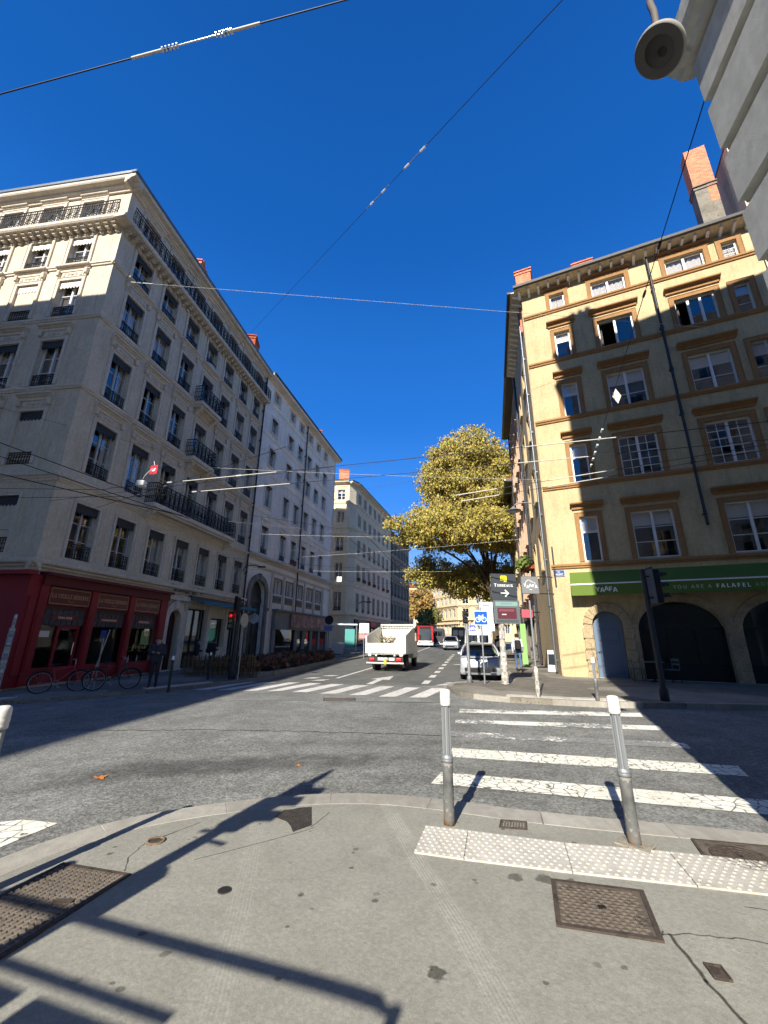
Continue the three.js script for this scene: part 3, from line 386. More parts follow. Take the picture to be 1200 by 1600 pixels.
// ---------------------------------------------------------------- A: cream corner block with the wine shop
const LS = 1.2; // the left-hand row is modelled at 1:1.2
const A = apartment('cream stone corner block above the red wine shop, iron balcony under its eaves', -13.56, -.28, 15.84, LS);
const AR = Facade(A, 9.2), AL = Facade(A, 98);
{
  const rowsA = [[4.2, 2.02], [7.4, 2.14], [10.65, 2.05], [13.9, 1.8], [16.5, 1.55], [18.75, 1.4]];
  const holesR = [], holesL = [], cw = 1.04, colsR = [...Array(7)].map((_, i) => .93 + 1.9 * i), colsL = [-2.3, -4.33, -6.4, -8.5, -10.6];
  rowsA.forEach(([h, hh]) => { colsR.forEach(u => holesR.push(rectHole(u, h, u + cw, h + hh))); colsL.forEach(u => holesL.push(rectHole(u, h, u + cw, h + hh))); });
  holesR.push(rectHole(.55, .12, 6.45, 3.5), archHole(6.85, .1, 7.75, 2.85), rectHole(8.35, .1, 10.1, 3.0), rectHole(10.5, 1.05, 12.0, 2.62), rectHole(12.6, .1, 13.5, 2.6));
  holesL.push(rectHole(-6.5, .12, -.7, 3.4));
  wall(AR, 'street_wall', 0, 14, 0, 20.75, holesR, .36, M.creamWall); wall(AL, 'side_wall', -12, -.365, 0, 20.75, holesL, .36, M.creamWall);
  rooms(AR, .3, 13.9, 20.4, [3.9, 6.95, 10.2, 13.4, 16.2, 18.4], 4.5); rooms(AL, -11.9, -4.6, 20.4, [3.9, 6.95, 10.2, 13.4, 16.2, 18.4], 4.2, M.room, 4.1, .012);
  const dressRow = (F, cols, L) => rowsA.forEach(([h, hh], r) => cols.forEach((u, c) => {
    const o = { trim: M.creamTrim, valance: r < 5 ? .36 : 0, rail: r < 5 ? (r === 0 ? .52 : .46) : 0, rows: r < 4 ? 3 : 3, recess: .22, frame: r < 1 || !L ? M.frameGrey : M.frameWhite };
    if (L && r >= 3) o.valMat = M.lambWhite;
    if (r >= 1 && r <= 3) o.hood = [.52, .24, .2, 'frieze']; if (r === 5) { o.hood = [.2, .16, .16, 'pediment']; }
    if (r === 0) { o.hood = undefined; o.trimW = .1; }
    if (L && ((c === 1 && r === 3) || (c === 0 && r === 1) || (c === 0 && r === 0) || (c === 3 && r % 2))) o.blind = M.creamWall;
    if (!L && c === 1 && r === 2) { o.open = true; o.dress = .9; }
    if (!L && (r === 1 && c >= 2 && c <= 5)) o.rail = 0; if (!L && c === 3 && (r === 2 || r === 3)) { o.rail = 0; o.hood = [.5, .26, .22, 'pediment']; }
    win(F, u, h, cw, hh, o); }));
  dressRow(AR, colsR, false); dressRow(AL, colsL, true);
  for (const [F, a, b, e] of [[AR, -.02, 14, 0], [AL, -12, .02, .003]]) {
    course(F, 'cornice', a - (F === AR ? .24 : 0), b + (F === AL ? .24 : 0), 3.62 + e, corniceProf(.28, .36), M.creamTrim);
    course(F, 'cornice', a - (F === AR ? .13 : 0), b + (F === AL ? .13 : 0), 6.72 + e, corniceProf(.16, .3), M.creamTrim);
    for (const h of [10.4, 13.62, 16.32]) course(F, 'string_course', a - (F === AR ? .08 : 0), b + (F === AL ? .08 : 0), h + e, stringProf(.1, .16), M.creamTrim);
    course(F, 'balcony_slab', a - (F === AR ? .48 : 0), b + (F === AL ? .48 : 0), 18.32 + e, [[-.02, 0], [.45, .02], [.5, .08], [.5, .2], [-.02, .2]], M.creamTrim);
    const n = Math.round((b - a) / .36), br = cached('bracketA', () => [bb(-.07, 0, 0, .07, .26, .1), bb(-.07, .1, .1, .07, .26, .26), bb(-.085, .2, 0, .085, .26, .36)]);
    for (let i = 0; i < n; i++) F.put(mesh('bracket', br, M.creamTrim, A), a + (b - a) * (i + .5) / n, 18.06);
    const segs = Math.round((b - a) / 2.0); for (let i = 0; i < segs; i++) { const w = (b - a) / segs; F.put(mesh('balcony_railing', cached('railA' + w.toFixed(2), () => railGeo(w, .85, 'panel')), M.iron, A), a + w * (i + .5), 18.53, .44); }
    course(F, 'cornice', a - (F === AR ? .44 : 0), b + (F === AL ? .44 : 0), 20.42 + e, corniceProf(.46, .44), M.creamTrim);
    course(F, 'gutter', a - (F === AR ? .5 : 0), b + (F === AL ? .5 : 0), 20.87 + e, [[.3, 0], [.5, 0], [.52, .1], [.3, .1]], M.zinc);
  }
  // stone quoins at the corner of the first floor and the two kinds of projecting balcony
  const smallBal = (u, h, w) => { const g = AR.put(group('balcony', A), u, h); mesh('slab', [bb(-w / 2, -.2, 0, w / 2, 0, .55), bb(-w / 2 + .05, -.32, 0, w / 2 - .05, -.2, .46)], M.creamTrim, g); for (const s of [-1, 1]) mesh('bracket', extr([[0, 0], [.42, .38], [.42, .46], [0, .46]], .16).rotateY(-Math.PI / 2).translate(s * (w / 2 - .25) + .08, -.78, 0), M.creamTrim, g);
    mesh('railing', [railGeo(w, .92, 'panel').map(x => x.translate(0, 0, .52)), railGeo(.5, .92, 'scroll').map(x => x.rotateY(Math.PI / 2).translate(-w / 2, 0, .27)), railGeo(.5, .92, 'scroll').map(x => x.rotateY(Math.PI / 2).translate(w / 2, 0, .27))].flat(), M.iron, g); return g; };
  smallBal(7.15, 10.5, 1.9); smallBal(7.15, 13.72, 1.9); smallBal(7.6, 7.28, 7.0);
  downpipe(AR, 13.82, .3, 21, .06, .12);
  // ground floor right of the wine shop
  AR.put(mesh('portal', [extr(archRing(6.6, 8.0, 3.25, .7, 6.85, 7.75, 2.85, .45, 0), .14), rb(.26, .42, .2, .04, 7.3, 3.1, .1), bb(6.55, 3.3, 0, 8.2, 3.52, .2)], M.creamTrim, A));
  AR.put(mesh('door', [extr(archPts(6.87, .1, 7.73, 2.83), .06), ...[.45, 1.15, 1.85].map(h => rb(.3, .5, .04, .02, 7.08, h, .07)), ...[.45, 1.15, 1.85].map(h => rb(.3, .5, .04, .02, 7.52, h, .07))], std('#3a0f10', .6), A), 0, 0, -.25);
  AR.put(mesh('carved_relief', [...Array(9)].map((_, i) => new THREE.SphereGeometry(rr(.12, .2), 8, 6).scale(1.2, .9, .6).translate(6.7 + i * .3, 3.86 + rr(-.06, .1), .16)), M.greystone, A));
  for (const [a, b, h] of [[8.06, 8.3, 3.45], [10.14, 10.44, 3.3], [12.06, 12.5, 3.3], [13.56, 14, 3.3]]) AR.put(mesh('pier', bb(a, 0, 0, b, h, .08), M.creamTrim, A)); AR.put(mesh('plinth', bb(10.44, .0, 0, 12.06, .95, .05), M.creamTrim, A)); AR.put(mesh('sill', bb(10.4, .96, 0, 12.1, 1.04, .1), M.creamTrim, A));
  win(AR, 10.5, 1.05, 1.5, 1.57, { leaves: 1, rows: 1, fw: .09, frame: M.darkPaint, glass: M.shopGlass, dress: .9 }); win(AR, 8.35, .1, 1.75, 2.9, { leaves: 2, rows: 1, fw: .07, frame: M.darkWood, glass: M.shopGlass, dress: .9 }); win(AR, 12.6, .1, .9, 2.5, { leaves: 1, rows: 1, fw: .08, frame: M.darkPaint, glass: M.shopGlass, dress: .9 });
  A.updateMatrix();
  mesh('roof', [bb(-8, 20.76, -12, 0, 20.9, 0)], M.roofTile, A).rotation.y = -9.2 * D2R; 
  chimney(A, -3.3, 20.8, -1.9, 1.0, .6, 2.0, .1, M.brick); chimney(A, .3, 20.8, -5.6, .5, .9, 1.6, .1, M.brick); chimney(A, 1.3, 20.8, -12.6, .6, 1.2, 2.2, .1, std('#c9a583', .9, { map: BRICKTEX }));
}
// ---------------------------------------------------------------- E: plain white block
const E_ = apartment('tall plain white plastered block with an arched carriage door', -10.87, -.28, 32.42, LS);
{
  const F = Facade(E_, 12.5), cols = [1.38, 4.33, 6.33, 8.4, 10.45, 12.58], W = 16.3, w = 1.02, rows = [[7.3, 2.02], [10.75, 1.75], [14.0, 1.46], [16.7, 1.34], [19.42, 1.0]], holes = [];
  rows.forEach(([h, hh]) => cols.forEach(u => holes.push(rectHole(u, h, u + w, h + hh)))); [4.1, 6.12, 8.1, 10.35, 12.5].forEach(u => holes.push(rectHole(u, 4.72, u + 1.1, 5.82)));
  holes.push(archHole(.62, .12, 2.72, 5.42), rectHole(4.3, .3, 15.6, 2.2));
  wall(F, 'street_wall', 0, W, 0, 20.95, holes, .36, M.whiteWall); rooms(F, .2, W - .1, 20.8, [4.2, 6.75, 10.2, 13.3, 16.1, 18.8], 4.4);
  wall(Facade(E_, -77.5, Math.sin(12.5 * D2R) * W, Math.cos(12.5 * D2R) * W), 'end_wall', 0, 9, 0, 20.95, [], .3, M.whiteWall);
  rows.forEach(([h, hh], r) => cols.forEach(u => win(F, u, h, w, hh, { rows: r < 2 ? 3 : 2, frame: M.frameGrey, trim: M.whiteWall, trimW: .09, trimOut: .04, sill: .1, hood: r === 0 ? [.3, .16, .14, 'plain'] : undefined, rail: r === 0 ? .4 : 0, flowers: r === 0 && u > 5 && rnd() < .6, valance: r < 4 ? .2 : 0 })));
  [4.1, 6.12, 8.1, 10.35, 12.5].forEach(u => win(F, u, 4.72, 1.1, 1.1, { rows: 2, frame: M.frameWhite, rail: 0, trim: M.greystone, trimW: .08 }));
  course(F, 'cornice', 0, W, 6.72, corniceProf(.3, .4), M.creamTrim); course(F, 'string_course', 0, W, 6.2, stringProf(.1, .2), M.creamTrim); for (const h of [10.2, 13.25, 16.15, 18.85]) course(F, 'string_course', 0, W, h, stringProf(.08, .14), M.whiteWall);
  course(F, 'eave', 0, W + .3, 20.7, [[-.02, 0], [.52, .1], [.58, .16], [.58, .28], [-.02, .28]], M.whiteWall); course(F, 'gutter', 0, W + .3, 20.985, [[.4, 0], [.66, 0], [.68, .1], [.4, .1]], M.gutter);
  F.put(mesh('portal', [extr(archRing(.3, 3.04, 5.8, 1.37, .62, 2.72, 5.42, 1.05, 0), .16), rb(.3, .5, .24, .05, 1.67, 5.62, .12), bb(.24, 0, .16, .62, .5, .22), bb(2.72, 0, .16, 3.1, .5, .22), bb(.2, 3.4, .1, .64, 3.6, .24), bb(2.7, 3.4, .1, 3.14, 3.6, .24)], M.greystone, E_));
  F.put(mesh('carriage_door', [extr(archPts(.64, .1, 2.7, 5.4), .06), bb(.66, 3.9, 0, 2.68, 4.2, .14), ...[.9, 1.75].flatMap(u => [.3, 1.6, 2.7].map(h => bb(u, h, .05, u + .66, h + .95, .11)))], M.darkPaint, E_), 0, 0, -.3);
  for (const u of [4.1, 6.12, 8.1, 10.35, 12.5]) F.put(mesh('balustrade_panel', [bb(u - .1, 4.08, 0, u + 1.2, 4.62, .06), ...[...Array(5)].map((_, i) => new THREE.TorusGeometry(.11, .022, 4, 10).translate(u + .08 + i * .235, 4.35, .07))], M.greystone, E_));
  for (const u of [3.5, 5.5, 7.5, 9.6, 11.8, 14.0]) F.put(mesh('pilaster', bb(u, 3.6, 0, u + .3, 6.2, .1), M.creamTrim, E_));
  downpipe(F, 7.85, .3, 20.7, .06, .12);
  // shop at the foot
  const sh = group('shopfront', E_); F.put(sh);
  mesh('fascia', [bb(4.1, 2.2, .04, 15.7, 3.5, .3), bb(4.0, 3.5, .04, 15.9, 3.62, .5), bb(4.1, .1, .02, 15.7, .42, .14), ...[4.1, 8.0, 9.6, 11.3, 13.2, 15.2].map(u => bb(u, .42, .02, u + .5, 2.2, .16))], std('#77736c', .7), sh);
  mesh('sign_board', new THREE.BoxGeometry(7.4, 1.05, .08).translate(10.3, 2.88, .36), std('#ffffff', .6, { map: canvasTex(1024, 144, (c, w2, h2) => { c.fillStyle = '#6e3a31'; c.fillRect(0, 0, w2, h2); for (let i = 0; i < 60; i++) { c.fillStyle = ['#8d5a44', '#a06a50', '#57302c', '#b08a6c', '#7d4740', '#94908a'][i % 6]; c.beginPath(); const x = hash(i, 1, 5) * w2, y = hash(i, 2, 5) * h2; c.ellipse(x, y, 20 + 60 * hash(i, 3, 5), 8 + 20 * hash(i, 4, 5), hash(i, 5, 5) * 3, 0, 7); c.globalAlpha = .55; c.fill(); c.globalAlpha = 1; } }) }), sh, true);
  for (const [a, b] of [[4.6, 8.0], [8.5, 9.6], [10.1, 11.3], [11.8, 13.2], [13.7, 15.2]]) mesh('pane', new THREE.PlaneGeometry(b - a, 1.78).translate((a + b) / 2, 1.31, .05), M.shopGlass, sh);
  chimney(E_, 1.7, 20.9, -13.8, .7, 1.1, 2.4, .2, std('#d9b08a', .9, { map: BRICKTEX }), 2);
  mesh('roof', bb(-9, 20.96, -16, 0, 21.1, 0), M.roofTile, E_).rotation.y = -12.5 * D2R;
}
// ---------------------------------------------------------------- F and G: further down on the left
const F_ = apartment('grey beige corner block down the street with flower pots on its sills', -5.03, -.3, 58.8, LS);
{
  const F = Facade(F_, 16, .6, .9), L = Facade(F_, 98, -.2, -.1), Cn = Facade(F_, 38.66, -.2, -.1), cols = [1.0, 3.2, 5.45, 7.7, 9.95, 12.3, 14.6], W = 17.6, w = .88, rows = [[4.7, 2.2], [8.4, 2.0], [11.8, 1.75], [15.4, 1.45], [18.4, 1.32]], hr = [], hl = [];
  rows.forEach(([h, hh]) => { cols.forEach(u => hr.push(rectHole(u, h, u + w, h + hh))); hl.push(rectHole(-1.5, h, -.56, h + hh)); }); hr.push(rectHole(.6, .2, 16.8, 3.3));
  wall(F, 'street_wall', 0, W, 0, 20.7, hr, .34, M.greyWall); wall(L, 'side_wall', -9, 0, 0, 20.7, hl, .34, M.greyWall); wall(Cn, 'corner_wall', 0, 1.28, 0, 20.7, [], .3, M.greyWall);
  rooms(F, .2, W, 20.5, [4.1, 7.6, 11, 14.6, 17.8], 4); rooms(L, -8.5, -.8, 20.5, [4.1, 7.6, 11, 14.6, 17.8], 3, M.room, 4.1, .01);
  rows.forEach(([h, hh], r) => { cols.forEach(u => win(F, u, h, w, hh, { rows: 2, frame: M.frameGrey, trim: M.greyWall, trimW: .08, sill: .1, flowers: r === 1 && rnd() < .8, rail: r < 3 ? .4 : 0 })); win(L, -1.5, h, .94, hh, { rows: r === 4 ? 3 : 2, cols: 1, frame: M.frameWhite, trim: M.greyWall, trimW: .12, hood: [.25, .2, .12, 'plain'], rail: r === 2 || r === 0 ? .42 : 0, dress: r === 4 ? .5 : .9 }); });
  for (const [Q, a, b, e] of [[F, 0, W, 0], [L, -9, 0, .003], [Cn, 0, 1.28, .006]]) { for (const h of [7.55, 11.1, 14.6, 17.85]) course(Q, 'string_course', a, b, h + e, stringProf(.12, .2), M.greyWall); course(Q, 'cornice', a, b, 4.0 + e, corniceProf(.3, .35), M.greyWall); course(Q, 'eave', a, b, 20.35 + e, corniceProf(.5, .4), M.greyWall); course(Q, 'gutter', a, b, 20.76 + e, [[.3, 0], [.55, 0], [.57, .1], [.3, .1]], M.gutter); }
  const sh = F.put(group('shopfront', F_)); mesh('fascia', [bb(.4, 3.0, .03, 17, 3.8, .2), ...[.5, 4.4, 8.4, 12.4, 16.4].map(u => bb(u, 0, .03, u + .5, 3.0, .18))], std('#4b3230', .7), sh); mesh('sign_board', bb(6.2, 3.1, .2, 8.6, 3.7, .3), std('#b0161c', .6), sh); mesh('sign_board', bb(1.2, 3.05, .2, 4.6, 3.75, .28), std('#7a6a58', .7), sh); for (const u of [1.0, 4.9, 8.9, 12.9]) mesh('pane', new THREE.PlaneGeometry(3.4, 2.7).translate(u + 1.7, 1.5, .06), M.shopGlass, sh);
  downpipe(F, 17.3, .2, 20.4, .07, .12); chimney(F_, -1.2, 20.7, -2.2, 1.3, .8, 2.4, .1, M.brick, 4); chimney(F_, 1.9, 20.7, -11.5, .8, 1.2, 1.6, .2, M.brick, 2); mesh('roof', bb(-8, 20.72, -17, -.3, 20.85, -.9), M.roofTile, F_).rotation.y = -16 * D2R;
}
const G_ = apartment('grey block with tall narrow windows beyond the flower pot block', 1.25, -.2, 80.5, LS);
{
  const F = Facade(G_, 16), W = 14.5, w = 1.25, cols = [.6, 2.95, 5.3, 7.65, 10, 12.35], rows = [[4.6, 2.4], [8.3, 2.3], [12, 2.1], [15.4, 1.7]], h = [];
  rows.forEach(([a, b]) => cols.forEach(u => h.push(rectHole(u, a, u + w, a + b)))); cols.forEach(u => h.push(archHole(u, .2, u + 1.3, 3.4)));
  wall(F, 'street_wall', 0, W, 0, 18.6, h, .34, M.greystone); rooms(F, .1, W, 18.5, [4, 7.6, 11.3, 14.8], 4); rows.forEach(([a, b], r) => cols.forEach(u => win(F, u, a, w, b, { rows: 2, frame: M.frameGrey, trim: M.greystone, trimW: .14, hood: r < 3 ? [.25, .2, .16, 'plain'] : undefined, rail: r < 2 ? .45 : 0 })));
  for (const q of [3.9, 7.5, 11.2, 14.7]) course(F, 'string_course', 0, W, q, stringProf(.16, .28), M.greystone); course(F, 'eave', 0, W, 18.3, corniceProf(.6, .5), M.greystone); wall(Facade(G_, -74, Math.sin(16 * D2R) * W, Math.cos(16 * D2R) * W), 'end_wall', 0, 8, 0, 18.6, [], .3, M.greystone);
}
// ---------------------------------------------------------------- B: yellow block with ochre window surrounds
const B_ = apartment('yellow plastered corner building with ochre window surrounds and a green awning', 8.0, .04, 19.4);
const BF = Facade(B_, 115), BS = Facade(B_, 194.5);
{
  const colsB = [[1.48, .76, 1], [3.6, 1.62, 2], [7.04, 1.64, 2], [9.4, .62, 1]], rows = [[5.1, 2.15], [9.0, 2.05], [12.66, 1.95], [16.22, 1.66], [19.48, .98]], holes = [];
  rows.forEach(([h, hh]) => colsB.forEach(([u, w]) => holes.push(rectHole(u, h, u + w, h + hh))));
  holes.push(archHole(1.42, .1, 2.58, 2.85), archHole(3.15, .1, 6.15, 3.2, 1.15), archHole(6.65, .1, 9.65, 3.2, 1.15));
  wall(BF, 'street_wall', 0, 10.75, -.1, 21.05, holes, .38, M.yellowWall); rooms(BF, .3, 10.6, 20.9, [4.75, 8.7, 12.4, 16.0, 19.2], 5, M.room, 3.46);
  rows.forEach(([h, hh], r) => colsB.forEach(([u, w, lv], c) => {
    const o = { leaves: lv, rows: lv === 2 ? 3 : 1, cols: 1, frame: M.frameWhite, trim: M.ochre, trimW: .19, trimOut: .05, fw: .07, recess: .16, hood: r < 4 ? [.46, .34, .3, 'plain'] : [.26, .34, .2, 'plain'], dress: .9 };
    if (lv === 1) { o.split = r < 4 ? hh * .66 : 0; o.dress = .5; if (r === 4) o.split = 0; }
    if (r === 1 && lv === 2) { o.rows = 5; o.cols = 2; } if (r === 4) { o.rows = 1; o.dress = .15; } if (r === 3) { o.rows = 1; if (c === 1 || c === 2) { o.open = true; o.leaves = c === 1 ? 2 : 3; } else o.rows = lv === 1 && c === 3 ? 3 : 1; }
    if (c === 3) { o.split = 0; o.rows = 3; o.hood = undefined; } if (c === 2 && r < 4) o.hood = [.46, .34, .3, 'plain'];
    if (r === 0 && lv === 2) o.dress = .55; if (r === 2) o.dress = .5;
    win(BF, u, h, w, hh, o); }));
  for (const h of [4.82, 8.76, 12.44, 16.0, 19.24]) course(BF, 'string_course', 0, 10.75, h, stringProf(.13, .2), M.ochre);
  // blue arched door and stone arches
  BF.put(mesh('door_arch', [extr(archRing(1.08, 2.92, 3.2, .92, 1.42, 2.58, 2.85, .58, -.1), .1)], M.limestone, B_)); const vous = [];
  for (let i = 0; i < 9; i++) { const t = (i + .5) / 9 * Math.PI; const v = mesh('voussoir', cached('vous', () => rb(.2, .37, .14, .02, 0, 0, 0)), M.limestone, B_); BF.put(v, 2.0 + Math.cos(t) * .76, 2.27 + Math.sin(t) * .76, .07); v.rotation.set(0, Math.PI / 2 - 115 * D2R, 0); v.rotateZ(t - Math.PI / 2); }
  for (let k = 0; k < 5; k++) for (const s of [0, 1]) { const b = mesh('jamb_stone', cached('jamb' + k % 2, () => rb(k % 2 ? .34 : .42, .43, .15, .02)), M.limestone, B_); BF.put(b, s ? 2.79 : 1.21, .12 + k * .45, .06); }
  const door = BF.put(group('door', B_), 0, 0, -.22); const blue = std('#5d6f85', .55); mesh('leaf', extr(archPts(1.44, .1, 2.56, 2.83), .06), blue, door);
  for (const [h, hh] of [[.28, .34], [.75, .75], [1.62, .5]]) mesh('door_panel', rb(.8, hh, .05, .02, 2.0, h + hh / 2, .06), blue, door); mesh('handle', new THREE.SphereGeometry(.035, 10, 8).translate(1.56, 1.15, .1), M.steel, door);
  for (const u of [3.15, 6.65]) { BF.put(mesh('shop_arch', extr(archRing(u - .25, u + 3.25, 3.5, 1.35, u, u + 3, 3.2, 1.15, -.1), .1), M.limestone, B_)); BF.put(mesh('shop_frame', [bb(u, .1, 0, u + .1, 2.2, .08), bb(u + 2.9, .1, 0, u + 3, 2.2, .08), bb(u, 2.05, 0, u + 3, 2.17, .08), bb(u + .98, .1, 0, u + 1.06, 2.05, .08), bb(u + 1.94, .1, 0, u + 2.02, 2.05, .08), bb(u, .1, 0, u + 3, .75, .06)], M.black, B_), 0, 0, -.3); for (let i = 0; i < 3; i++) BF.put(mesh('pane', new THREE.PlaneGeometry(.94, 1.3).translate(u + .52 + i * .98, 1.4, 0), M.shopGlass, B_), 0, 0, -.28); BF.put(mesh('pane', new THREE.PlaneGeometry(2.8, .95).translate(u + 1.5, 2.65, 0), M.shopGlass, B_), 0, 0, -.28); }
  BF.put(mesh('foundation_band', [bb(0, -.1, 0, 1.06, .22, .03)], M.yellowWall, B_));
  for (let k = 0; k < 6; k++) BF.put(mesh('quoin', cached('quoin', () => rb(.42, .42, .05, .015)), M.limestone, B_), 6.4, .14 + k * .44, .05);
  // side wall along the main street
  const hs = [], sideRows = [[5.2, 1.9], [9.0, 1.9], [12.7, 1.8], [16.2, 1.6]]; sideRows.forEach(([h, hh]) => [-3.2, -6.4].forEach(u => hs.push(rectHole(u, h, u + 1, h + hh))));
  wall(BS, 'side_wall', -8, -.385, -.1, 21.05, hs, .36, M.beigeSide); rooms(BS, -7.9, -5.4, 21, [4.75, 8.7, 12.4, 16], 2, M.room, 4, .012); sideRows.forEach(([h, hh]) => [-3.2, -6.4].forEach(u => win(BS, u, h, 1, hh, { rows: 3, trim: M.beigeSide, trimW: .1, sill: .12 })));
  downpipe(BS, -1.2, .2, 20.9, .06, .1, M.zinc); downpipe(BS, -7.8, .2, 20.9, .06, .1, M.pipe);
  // eaves with painted rafter ends and a dark gutter
  for (const [F, a, b, e] of [[BF, -.35, 10.78, 0], [BS, -8, .3, .004]]) { course(F, 'eave_board', a, b, 21.0 + e, [[-.02, 0], [.62, .12], [.62, .17], [-.02, .17]], M.greyWall); course(F, 'gutter', a, b, 21.1 + e, [[.62, 0], [.78, 0], [.8, .14], [.62, .14]], M.gutter); const n = Math.round((b - a) / .52); for (let i = 0; i < n; i++) F.put(mesh('rafter_end', cached('raft', () => extr([[0, -.22], [.3, -.08], [.5, -.02], [.5, .1], [0, .0]], .12).rotateY(-Math.PI / 2).translate(.06, 0, 0)), M.white, B_), a + (b - a) * (i + .5) / n, 21.0); }
  downpipe(BF, 6.3, 6.3, 21.0, .06, .16, M.pipe); BF.put(mesh('roof', [bb(-.3, 21.17, -9, 10.7, 21.3, .55)], M.roofTile, B_));
  const ch = (u, dep, w, d, h, m, p, y = 21.2) => { const o = chimney(B_, 0, 0, 0, w, d, h, 0, m, p); BF.put(o, u, y, -dep); return o; };
  ch(.2, 1.2, .9, .8, 2.5, M.brick, 2); ch(3.6, 2.2, 1.1, .7, 2.7, M.brick, 3);
  const tall = ch(9.85, 1.2, .95, .7, 4.2, M.greystone, 0); mesh('brick_top', bb(-.49, 4.2, -.36, .49, 7.0, .36), M.brick, tall); mesh('brick_face', bb(.1, 2.9, .352, .478, 4.2, .358), M.brick, tall);
  // green awning
  const aw = BF.put(group('awning', B_)), L0 = .75, L1 = 10.6;
  mesh('canopy', extr([[0, 4.62], [.72, 4.02], [.72, 3.98], [0, 4.56]], L1 - L0).rotateY(-Math.PI / 2).translate(L1, 0, 0), M.green, aw);
  mesh('edge_bar', bb(L0, 3.955, .70, L1, 4.01, .75), M.white, aw);
  mesh('end_flap', extr([[0, 4.6], [.72, 4.0], [.72, 3.5], [0, 3.5]], .012).rotateY(-Math.PI / 2).translate(L0 + .012, 0, 0), M.green, aw);
  mesh('valance', new THREE.BoxGeometry(L1 - L0, .46, .014).translate((L0 + L1) / 2, 3.725, .727), std('#ffffff', .85, { map: canvasTex(2048, 96, (c, w, h) => { c.fillStyle = '#5a7026'; c.fillRect(0, 0, w, h); c.fillStyle = '#efeee6'; const X = u => (u - L0) / (L1 - L0) * w; c.font = 'bold 58px sans-serif'; c.textBaseline = 'middle'; 'YAAFA'.split('').forEach((ch2, i) => c.fillText(ch2, X(1.72) + i * 34, 46 + [0, 6, -6, 0, 6][i])); c.font = '40px sans-serif'; c.fillStyle = '#c9cbbd'; let x = X(4.55); for (const ch2 of 'YOU ARE A ') { c.fillText(ch2, x, 50); x += c.measureText(ch2).width + 9; } c.font = 'bold 44px sans-serif'; c.fillStyle = '#efeee6'; for (const ch2 of 'FALAFEL ') { c.fillText(ch2, x, 50); x += c.measureText(ch2).width + 8; } c.font = '40px sans-serif'; c.fillStyle = '#a9ad98'; for (const ch2 of 'ADDICT') { c.fillText(ch2, x, 50); x += c.measureText(ch2).width + 9; } }) }), aw, true);
  for (const u of [L0 + .3, 5, L1 - .3]) mesh('arm', rod([u, 4.3, 0], [u, 4.0, .68], .02), M.steel, aw);
  BF.put(mesh('street_name_plate', new THREE.BoxGeometry(.52, .3, .02), std('#ffffff', .4, { map: canvasTex(256, 144, (c, w, h) => { c.fillStyle = '#20386f'; c.fillRect(0, 0, w, h); c.strokeStyle = '#dfe4ee'; c.lineWidth = 5; c.strokeRect(6, 6, w - 12, h - 12); c.fillStyle = '#dfe4ee'; c.font = 'bold 30px sans-serif'; c.textAlign = 'center'; c.fillText('RUE', w / 2, 56); c.fillStyle = '#b9c2d6'; c.fillRect(38, 84, 180, 14); c.fillRect(62, 108, 132, 10); }) }), B_, true), .3, 4.62, .03);
  BF.put(mesh('cable_conduit', [rod([0, 4.0, .05], [0, 5.9, .05], .035)], M.pipe, B_), .12, 0, 0);
}
// ---------------------------------------------------------------- neighbours on the right
function sideBlock(label, s0, s1, H, matW, over, yB = .04) { // buildings past B along its side line; s measured from B's corner
  const c = [8.0 + Math.sin(14.5 * D2R) * s0, 19.4 + Math.cos(14.5 * D2R) * s0], L = s1 - s0, t = apartment(label, c[0], yB, c[1]), F = Facade(t, 194.5), holes = [], cols = []; for (let u = 1.2; u < L - 1.4; u += 2.5) cols.push(-u - 1.05);
  const rows = []; for (let h = 4.8; h < H - 2.6; h += 3.3) rows.push([h, 2]); rows.forEach(([h, hh]) => cols.forEach(u => holes.push(rectHole(u, h, u + 1.05, h + hh)))); holes.push(rectHole(-L + .6, .2, -.6, 3.2));
  wall(F, 'street_wall', -L, 0, -.2, H, holes, .34, matW); rooms(F, -L, 0, H, [4, ...rows.slice(1).map(r => r[0] - .5)], 4); rows.forEach(([h, hh]) => cols.forEach(u => win(F, u, h, 1.05, hh, { rows: 3, trim: matW, trimW: .14, trimOut: .09, sill: .2, frame: M.frameWhite })));
  wall(Facade(t, 104.5), 'end_wall', 0, 9, -.2, H, [], .3, matW); course(F, 'eave', -L - .2, .25, H - .05, [[-.02, 0], [over, .05], [over, .22], [-.02, .3]], M.gutter); course(F, 'gutter', -L - .2, .3, H + .05, [[over, 0], [over + .16, 0], [over + .16, .14], [over, .14]], M.zinc); F.put(mesh('roof', bb(-L, H + .25, -9, .1, H + .4, over * .8), M.roofTile, t)); downpipe(F, -.25, .1, H, .06, .1, M.zinc); downpipe(F, -L + .3, .1, H, .06, .1, M.pipe);
  const sh = F.put(group('shopfront', t)); mesh('fascia', [bb(-L + .4, 3.1, .02, -.4, 3.8, .2), ...[...Array(4)].map((_, i) => bb(-L + .4 + i * (L - 1.1) / 3, 0, .02, -L + .7 + i * (L - 1.1) / 3, 3.1, .16))], std('#6b655c', .7), sh); mesh('pane', new THREE.PlaneGeometry(L - 1.2, 2.8).translate(-L / 2, 1.65, .04), M.shopGlass, sh); return { t, F };
}
const H1 = sideBlock('beige block behind the yellow building with deep dark eaves', 8.02, 19, 21.3, M.pinkSide, .6);
const H2 = sideBlock('lower pinkish block further along the right pavement with overhanging roof', 19.05, 33, 16.6, M.beigeSide, .7);
